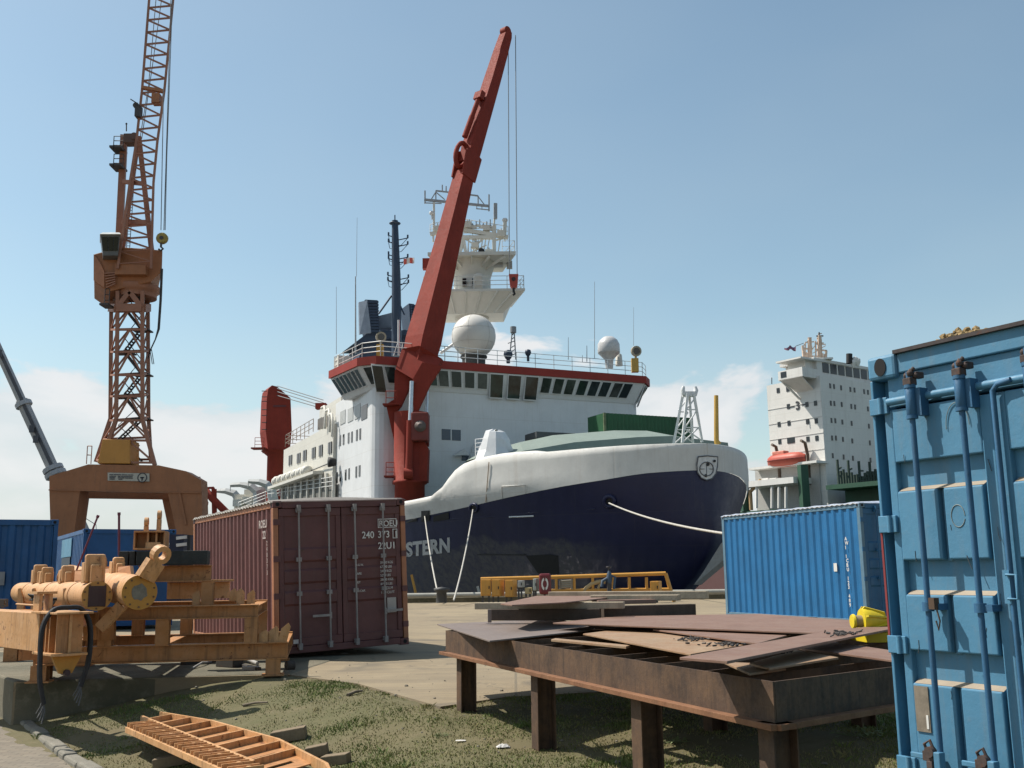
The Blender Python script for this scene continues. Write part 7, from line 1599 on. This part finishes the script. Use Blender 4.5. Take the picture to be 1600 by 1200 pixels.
for (x0, x1, y0, y1) in ((1179, 1186, 734, 800), (1270, 1281, 728, 800)): m_ = MB(); p, e = A1((x0 + x1) / 2, y0) + N1 * 3.5, A1((x0 + x1) / 2, y1) + N1 * 3.5; e.x, e.y = p.x, p.y; m_.bar(p, e, 1.3, 1.3); m_.build('deck_post', GRN, cs)
rr = random.Random(6); 
for i in range(26):
    x = 1278 + i * 4.2; m_ = MB(); y0 = 752 + (x - 1278) * .05; p = A2(x, y0) + N2 * 4; hgt = rr.uniform(.6, 2.2) if i % 4 else 3.2; m_.bar(p - UZ * 1, p + UZ * hgt, .35, .3); m_.bar(p + UZ * hgt * .5, p + UZ * hgt * .5 + U2 * rr.uniform(-1.4, 1.4) + UZ * rr.uniform(-.2, .5), .3, .25); m_.build('deck_fitting', paint('dark_green_fitting', (.03, .05, .04), .7), cs, whole=True)
m_ = MB(); block(m_, -14, -2, -3, L2 + 4, A2(1310, 765).z - .4, A2(1310, 762).z); m_.build('cargo_rail', GRN, cs)
for i in range(12): m_ = MB(); block(m_, -13.5, -13.0, 0 + i * 3, .5 + i * 3, A2(1310, 795).z, A2(1310, 765).z - .5); m_.build('rail_post', GRN, cs)
zg0 = A2(1290, 852).z; hull_top = A1(1230, 797).z
m_ = MB(); block(m_, -40, 60, -4, 34, 5.2, hull_top); m_.build('hull', GRN, cs, whole=True)
m_ = MB(); block(m_, -39.9, 59.9, -3.95, 33.9, -3.5, 5.2); m_.build('lower_hull', MAR, cs, whole=True)
m_ = MB(); block(m_, -13, -2, 2.0, L2, hull_top, hull_top + 3.2); m_.build('hatch_coaming', GRN, cs)
m_ = MB(); block(m_, -14.2, -13.2, 12.0, 16, hull_top + 2, hull_top + 3.0); m_.build('hatch_locker', paint('beige_box', (.36, .33, .27), .7), cs)
m_ = MB(); 
for z_ in (hull_top + .7, hull_top + 1.4): m_.bar(p2(24, -4, z_), p2(60, -4, z_), .12, .12)
for i in range(14): m_.bar(p2(24 + i * 2.6, -4, hull_top), p2(24 + i * 2.6, -4, hull_top + 1.4), .1, .1)
m_.build('deck_rail_lattice', GRN, cs, whole=True)
m_ = MB(); p = A1(1195, 780) + N1 * 3.6; m_.tube([p - UZ * 2, p + UZ * 1.2, p + UZ * 2.2 - U1 * 1.5, p + UZ * 3 - U1 * 2.5], .35, 6); m_.build('deck_davit', paint('tan_davit', (.38, .25, .13), .6), cs, whole=True)
# orange lifeboat in its davits
c = (A1(1212, 721) + A1(1271, 717)) / 2 + N1 * 2.0; ld = -U1; half = (A1(1271, 717) - A1(1212, 721)).length / 2
lbm = MB(); secs = []
for t in np.linspace(-1, 1, 13):
    w_ = 1.35 * max(.02, 1 - abs(t) ** 3.2) ** .6; top = 1.35 - .25 * abs(t) ** 2 if abs(t) < .95 else .8; keel = -1.25 + .55 * abs(t) ** 3
    ring = []
    for a in np.linspace(0, 2 * math.pi, 13)[:-1]:
        y = math.cos(a) * w_; z_ = math.sin(a); z_ = z_ * (top * (.85 if abs(t) < .8 else .7) if z_ > 0 else -keel); ring.append(c + ld * half * t + N1 * y + UZ * z_)
    secs.append(ring)
n_ = 12; vs = [p for s_ in secs for p in s_]; lbm.add(vs, [(i * n_ + j, i * n_ + (j + 1) % n_, (i + 1) * n_ + (j + 1) % n_, (i + 1) * n_ + j) for i in range(12) for j in range(n_)], True)
lf = thing('lifeboat', 'orange-red enclosed lifeboat hanging at the white deckhouse of the container ship', 'lifeboat', tuple(c))
lbm.build('hull', paint('lifeboat_orange', (.42, .075, .045), .5, .08, .5), lf, whole=True)
m_ = MB(); m_.obox(c + UZ * 1.2 + ld * -1.2, ld * 1.3, N1 * .7, UZ * .35); m_.build('canopy_hatch', paint('lifeboat_pale', (.60, .20, .14), .5), lf, bevel=.15)
m_ = MB(); secs2 = [(c + ld * half * t + N1 * (1.38 * max(.02, 1 - abs(t) ** 3.2) ** .6)) for t in np.linspace(-.98, .98, 13)]; m_.tube(secs2, .09, 5); m_.build('fender_strip', paint('lifeboat_dark', (.25, .04, .03), .6), lf, whole=True)
for s_ in (-.75, .8): m_ = MB(); p = c + ld * half * s_ - N1 * 1.6; m_.tube([p - UZ * 4.5, p + UZ * .5, p + UZ * 2.6 + N1 * .5, p + UZ * 2.9 + N1 * 1.5], .28, 6); m_.build('boat_davit', paint('dark_davit', (.10, .07, .05), .6), cs, whole=True)
for s_ in (-1, 0, 1): m_ = MB(); p = A1(1232 + s_ * 12, 753) + N1 * 3.4; m_.obox(p, U1 * .7, N1 * .6, UZ * .5); m_.build('deck_chest', W2, cs)
# ------------------------------------------------------------------ gear on the quay edge
DQ = 46.; q = lambda x, y, d=DQ: PY(x, y, d)
M_oy = paint('amber_paint', (.55, .27, .05), .5, .1, .8, .05)
sr = thing('safety_railing', 'amber pipe railing with a sloping end along the quay edge, below the navy hull', 'railing', tuple(V((q(900, 930).x, DQ, 0))))
m_ = MB(); m_.tube([q(751, 905), q(860, 902), q(1040, 896)], .085, 8); m_.tube([q(1040, 896), V((q(1053, 930).x, DQ, .0))], .085, 8); m_.build('top_pipe', M_oy, sr, whole=True)
m_ = MB(); m_.tube([q(860, 923), q(1048, 921)], .075, 8); m_.build('lower_pipe', M_oy, sr)
for x in (869, 897, 926, 958, 983, 1010): m_ = MB(); p = q(x, 902); m_.tube([V((p.x, p.y, 0)), p], .07, 6); m_.build('railing_post', M_oy, sr)
m_ = MB()
for i in range(4): m_.tube([q(877, 908 + i * 3.2) - Y_ * .1, q(892, 907 + i * 3.2) - Y_ * .1], .05, 6)
m_.bar(q(876, 905), q(876, 922), .08, .08); m_.bar(q(893, 905), q(893, 922), .08, .08); tag(m_.build('hose_rack', paint('grey_pipe', (.28, .24, .18), .6), loc=tuple(q(884, 915))), 'small rack of grey pipes hooked on the amber railing', 'rack')
for (x0, x1, xs_, y0, y1, lab, mt) in ((751, 767, 767, 905, 931, 'amber cabinet at the far left of the row by the railing', M_oy), (768, 781, 788, 905, 932, 'amber cabinet second in the row, touching the first one', M_oy), (789, 801, 808, 906, 933, 'amber cabinet standing apart, third in the row by the railing', M_oy), (1016, 1029, 1036, 908, 927, 'amber box at the sloping end of the railing', M_oy), (809, 816, 820, 907, 918, 'small pale grey box between the third amber cabinet and the lifebuoy cabinet', plain('pale_grey_box', (.36, .36, .34), .6)), (833, 838, 842, 904, 923, 'narrow pale green panel just left of the lifebuoy cabinet', plain('pale_green_panel', (.38, .42, .38), .6)), (820, 830, 832, 918, 928, 'low tan box left of the lifebuoy cabinet', plain('tan_box', (.38, .29, .14), .6))):
    d_ = DQ - 1.2; a, c = q(x0, y1, d_), q(x1, y0, d_); bx_ = thing('cabinet' if mt is M_oy else 'box', lab, 'cabinet' if mt is M_oy else 'box', (a.x, a.y, a.z if y1 < 925 else max(0, a.z)), 0, 'amber cabinets on the quay' if mt is M_oy else None); sdv = V(((xs_ - x1) / 1600 * d_, .45, 0)); zb = a.z
    m_ = MB(); m_.prism([V((a.x, a.y, zb)), V((c.x, a.y, zb)), V((c.x, a.y, c.z)), V((a.x, a.y, c.z))], sdv if xs_ > x1 else V((0, .5, 0))); m_.build('body', mt, bx_, bevel=.02)
    m_ = MB(); m_.obox(V(((a.x + c.x) / 2, a.y - .012, (zb + c.z) / 2)), V(((c.x - a.x) / 2 * .84, 0, 0)), V((0, .012, 0)), UZ * (c.z - zb) / 2 * .88); dr_ = m_.build('door', mt, bx_, bevel=.006); WM[dr_.name] = WM[bx_.name]
    m_ = MB(); m_.obox(V((a.x + (c.x - a.x) * .82, a.y - .04, (zb + c.z) / 2)), V((.02, 0, 0)), V((0, .02, 0)), UZ * .06); m_.build('handle', BLK, dr_)
    m_ = MB()
    if zb > .05:
        for f in (.2, .8): m_.box(a.x + (c.x - a.x) * f - .04, a.x + (c.x - a.x) * f + .04, a.y + .1, a.y + .2, 0, zb)
        m_.build('leg', M_dst, bx_)
lc = thing('lifebuoy_cabinet', 'dark red lifebuoy cabinet with a white ring painted on its door, among the amber gear', 'cabinet', tuple(V((q(850, 930).x, DQ - 1.5, 0))))
d_ = DQ - 1.5; a, c = q(843, 929, d_), q(861, 896, d_); m_ = MB(); m_.obox((a + c) / 2 + Y_ * .25, V(((c.x - a.x) / 2, 0, 0)), Y_ * .25, UZ * (c.z - a.z) / 2); m_.build('body', paint('dark_red_case', (.14, .018, .022), .4, .1, 1), lc, bevel=.09)
m_ = MB(); ct = (a + c) / 2 - Y_ * .02 - V((.02, 0, 0)); ring = []
for s_ in (1, .58):
    ring.append([ct + V((math.cos(t) * .15 * s_, -.0, math.sin(t) * .27 * s_)) for t in np.linspace(0, 6.2832, 25)[:-1]])
N_ = 24; m_.add([p for r_ in ring for p in r_], [(i, (i + 1) % N_, N_ + (i + 1) % N_, N_ + i) for i in range(N_) if i not in (5, 6, 17, 18)], False)
m_.build('ring_marking', M_white, lc, whole=True)
m_ = MB(); m_.tube([V((ct.x, d_ + .5, 0)), V((ct.x, d_ + .5, c.z))], .06, 6); m_.build('stand', M_dst, lc)
m_ = MB(); m_.tube([q(910, 928), q(916, 919), q(925, 912), q(938, 908.5), q(946, 909)], .09, 8); m_.tube([q(934, 926), q(936, 915), q(944, 908)], .06, 6); tag(m_.build('hose', paint('tan_hose', (.42, .30, .15), .7), loc=tuple(V((q(910, 928).x, DQ, 0)))), 'tan hose arching up to the blue valve cluster on the quay', 'hose')
vc = thing('hydrant', 'dark blue valve cluster with couplings standing above the amber railing', 'hydrant', tuple(V((q(952, 928).x, DQ - .5, 0))))
m_ = MB(); p = q(952, 915, DQ - .5); m_.tube([V((p.x, p.y, 0)), V((p.x, p.y, p.z + .5))], .1, 8); m_.build('stem', M_dst, vc)
mvb = paint('blue_grey_valve', (.045, .075, .12), .6, .2, 2)
m_ = MB(); p = q(952, 902, DQ - .5); m_.lathe(p - UZ * .35, [(.04, 0), (.1, .1), (.13, .3), (.1, .5), (.05, .62)], 12); m_.tube([p, p + V((-.3, -.05, -.15)), p + V((-.34, -.05, -.4))], .07, 6); m_.tube([p + UZ * .1, p + V((.25, -.05, 0)), p + V((.18, -.05, -.5))], .06, 6); m_.build('valve_body', mvb, vc, whole=True)
m_ = MB(); p = q(951, 889, DQ - .5); m_.tube([p - UZ * .2, p + UZ * .12], .03, 6); m_.lathe(p + UZ * .05, [(.1, 0), (.12, .03), (.1, .06)], 10); m_.build('hand_wheel', M_dst, vc, whole=True)
m_ = MB(); m_.tube([PZ(100, 940, .3) * 0 + V((-8, QY - .9, .35)), V((14.5, QY - .9, .35))], .11, 8); tag(m_.build('fire_main', paint('pale_pipe', (.34, .33, .29), .6), loc=(0, QY - .9, .35)), 'long pale pipe running along the quay edge under the ship', 'pipe')
m_ = MB(); p = PZ(652, 938, 0); t_ = PY(643, 898, p.y); m_.bar(p, t_, .12, .12); tag(m_.build('stake', M_oy, loc=tuple(p)), 'leaning amber stake just right of the maroon container doors', 'stake')
m_ = MB(); p = PZ(752, 938, 0); t_ = PY(746, 916, p.y); m_.bar(p, t_, .12, .12); tag(m_.build('stake', paint('pale_stake', (.5, .47, .4), .7), loc=tuple(p)), 'leaning pale stake at the left end of the amber cabinets', 'stake')
# striped crate beside the blue container with letters
ct_ = thing('crate', 'dark slatted crate with pale rims between the lettered blue container and the maroon one', 'crate', tuple(PY(283, 880, 24.5)))
m_ = MB(); a, c = PY(275, 866, 24.5), PY(298, 836, 24.5); m_.obox((a + c) / 2 - UZ * .7, V(((c.x - a.x) / 2, 0, 0)), Y_ * .5, UZ * ((c.z - a.z) / 2 + .7)); m_.build('crate_body', paint('ink_blue', (.02, .024, .05), .7), ct_)
for y in (840, 851): m_ = MB(); p, e = PY(275.5, y + 1, 23.97), PY(292, y - 1, 23.97); m_.bar(p, e, .03, .07); m_.build('rim', M_white, ct_)
m_ = MB(); p, e = PY(293, 836, 23.97), PY(297, 866, 23.97); m_.obox((p + e) / 2, V((.03, 0, 0)), Y_ * .02, UZ * abs(p.z - e.z) / 2); m_.build('corner_strip', BLK, ct_)
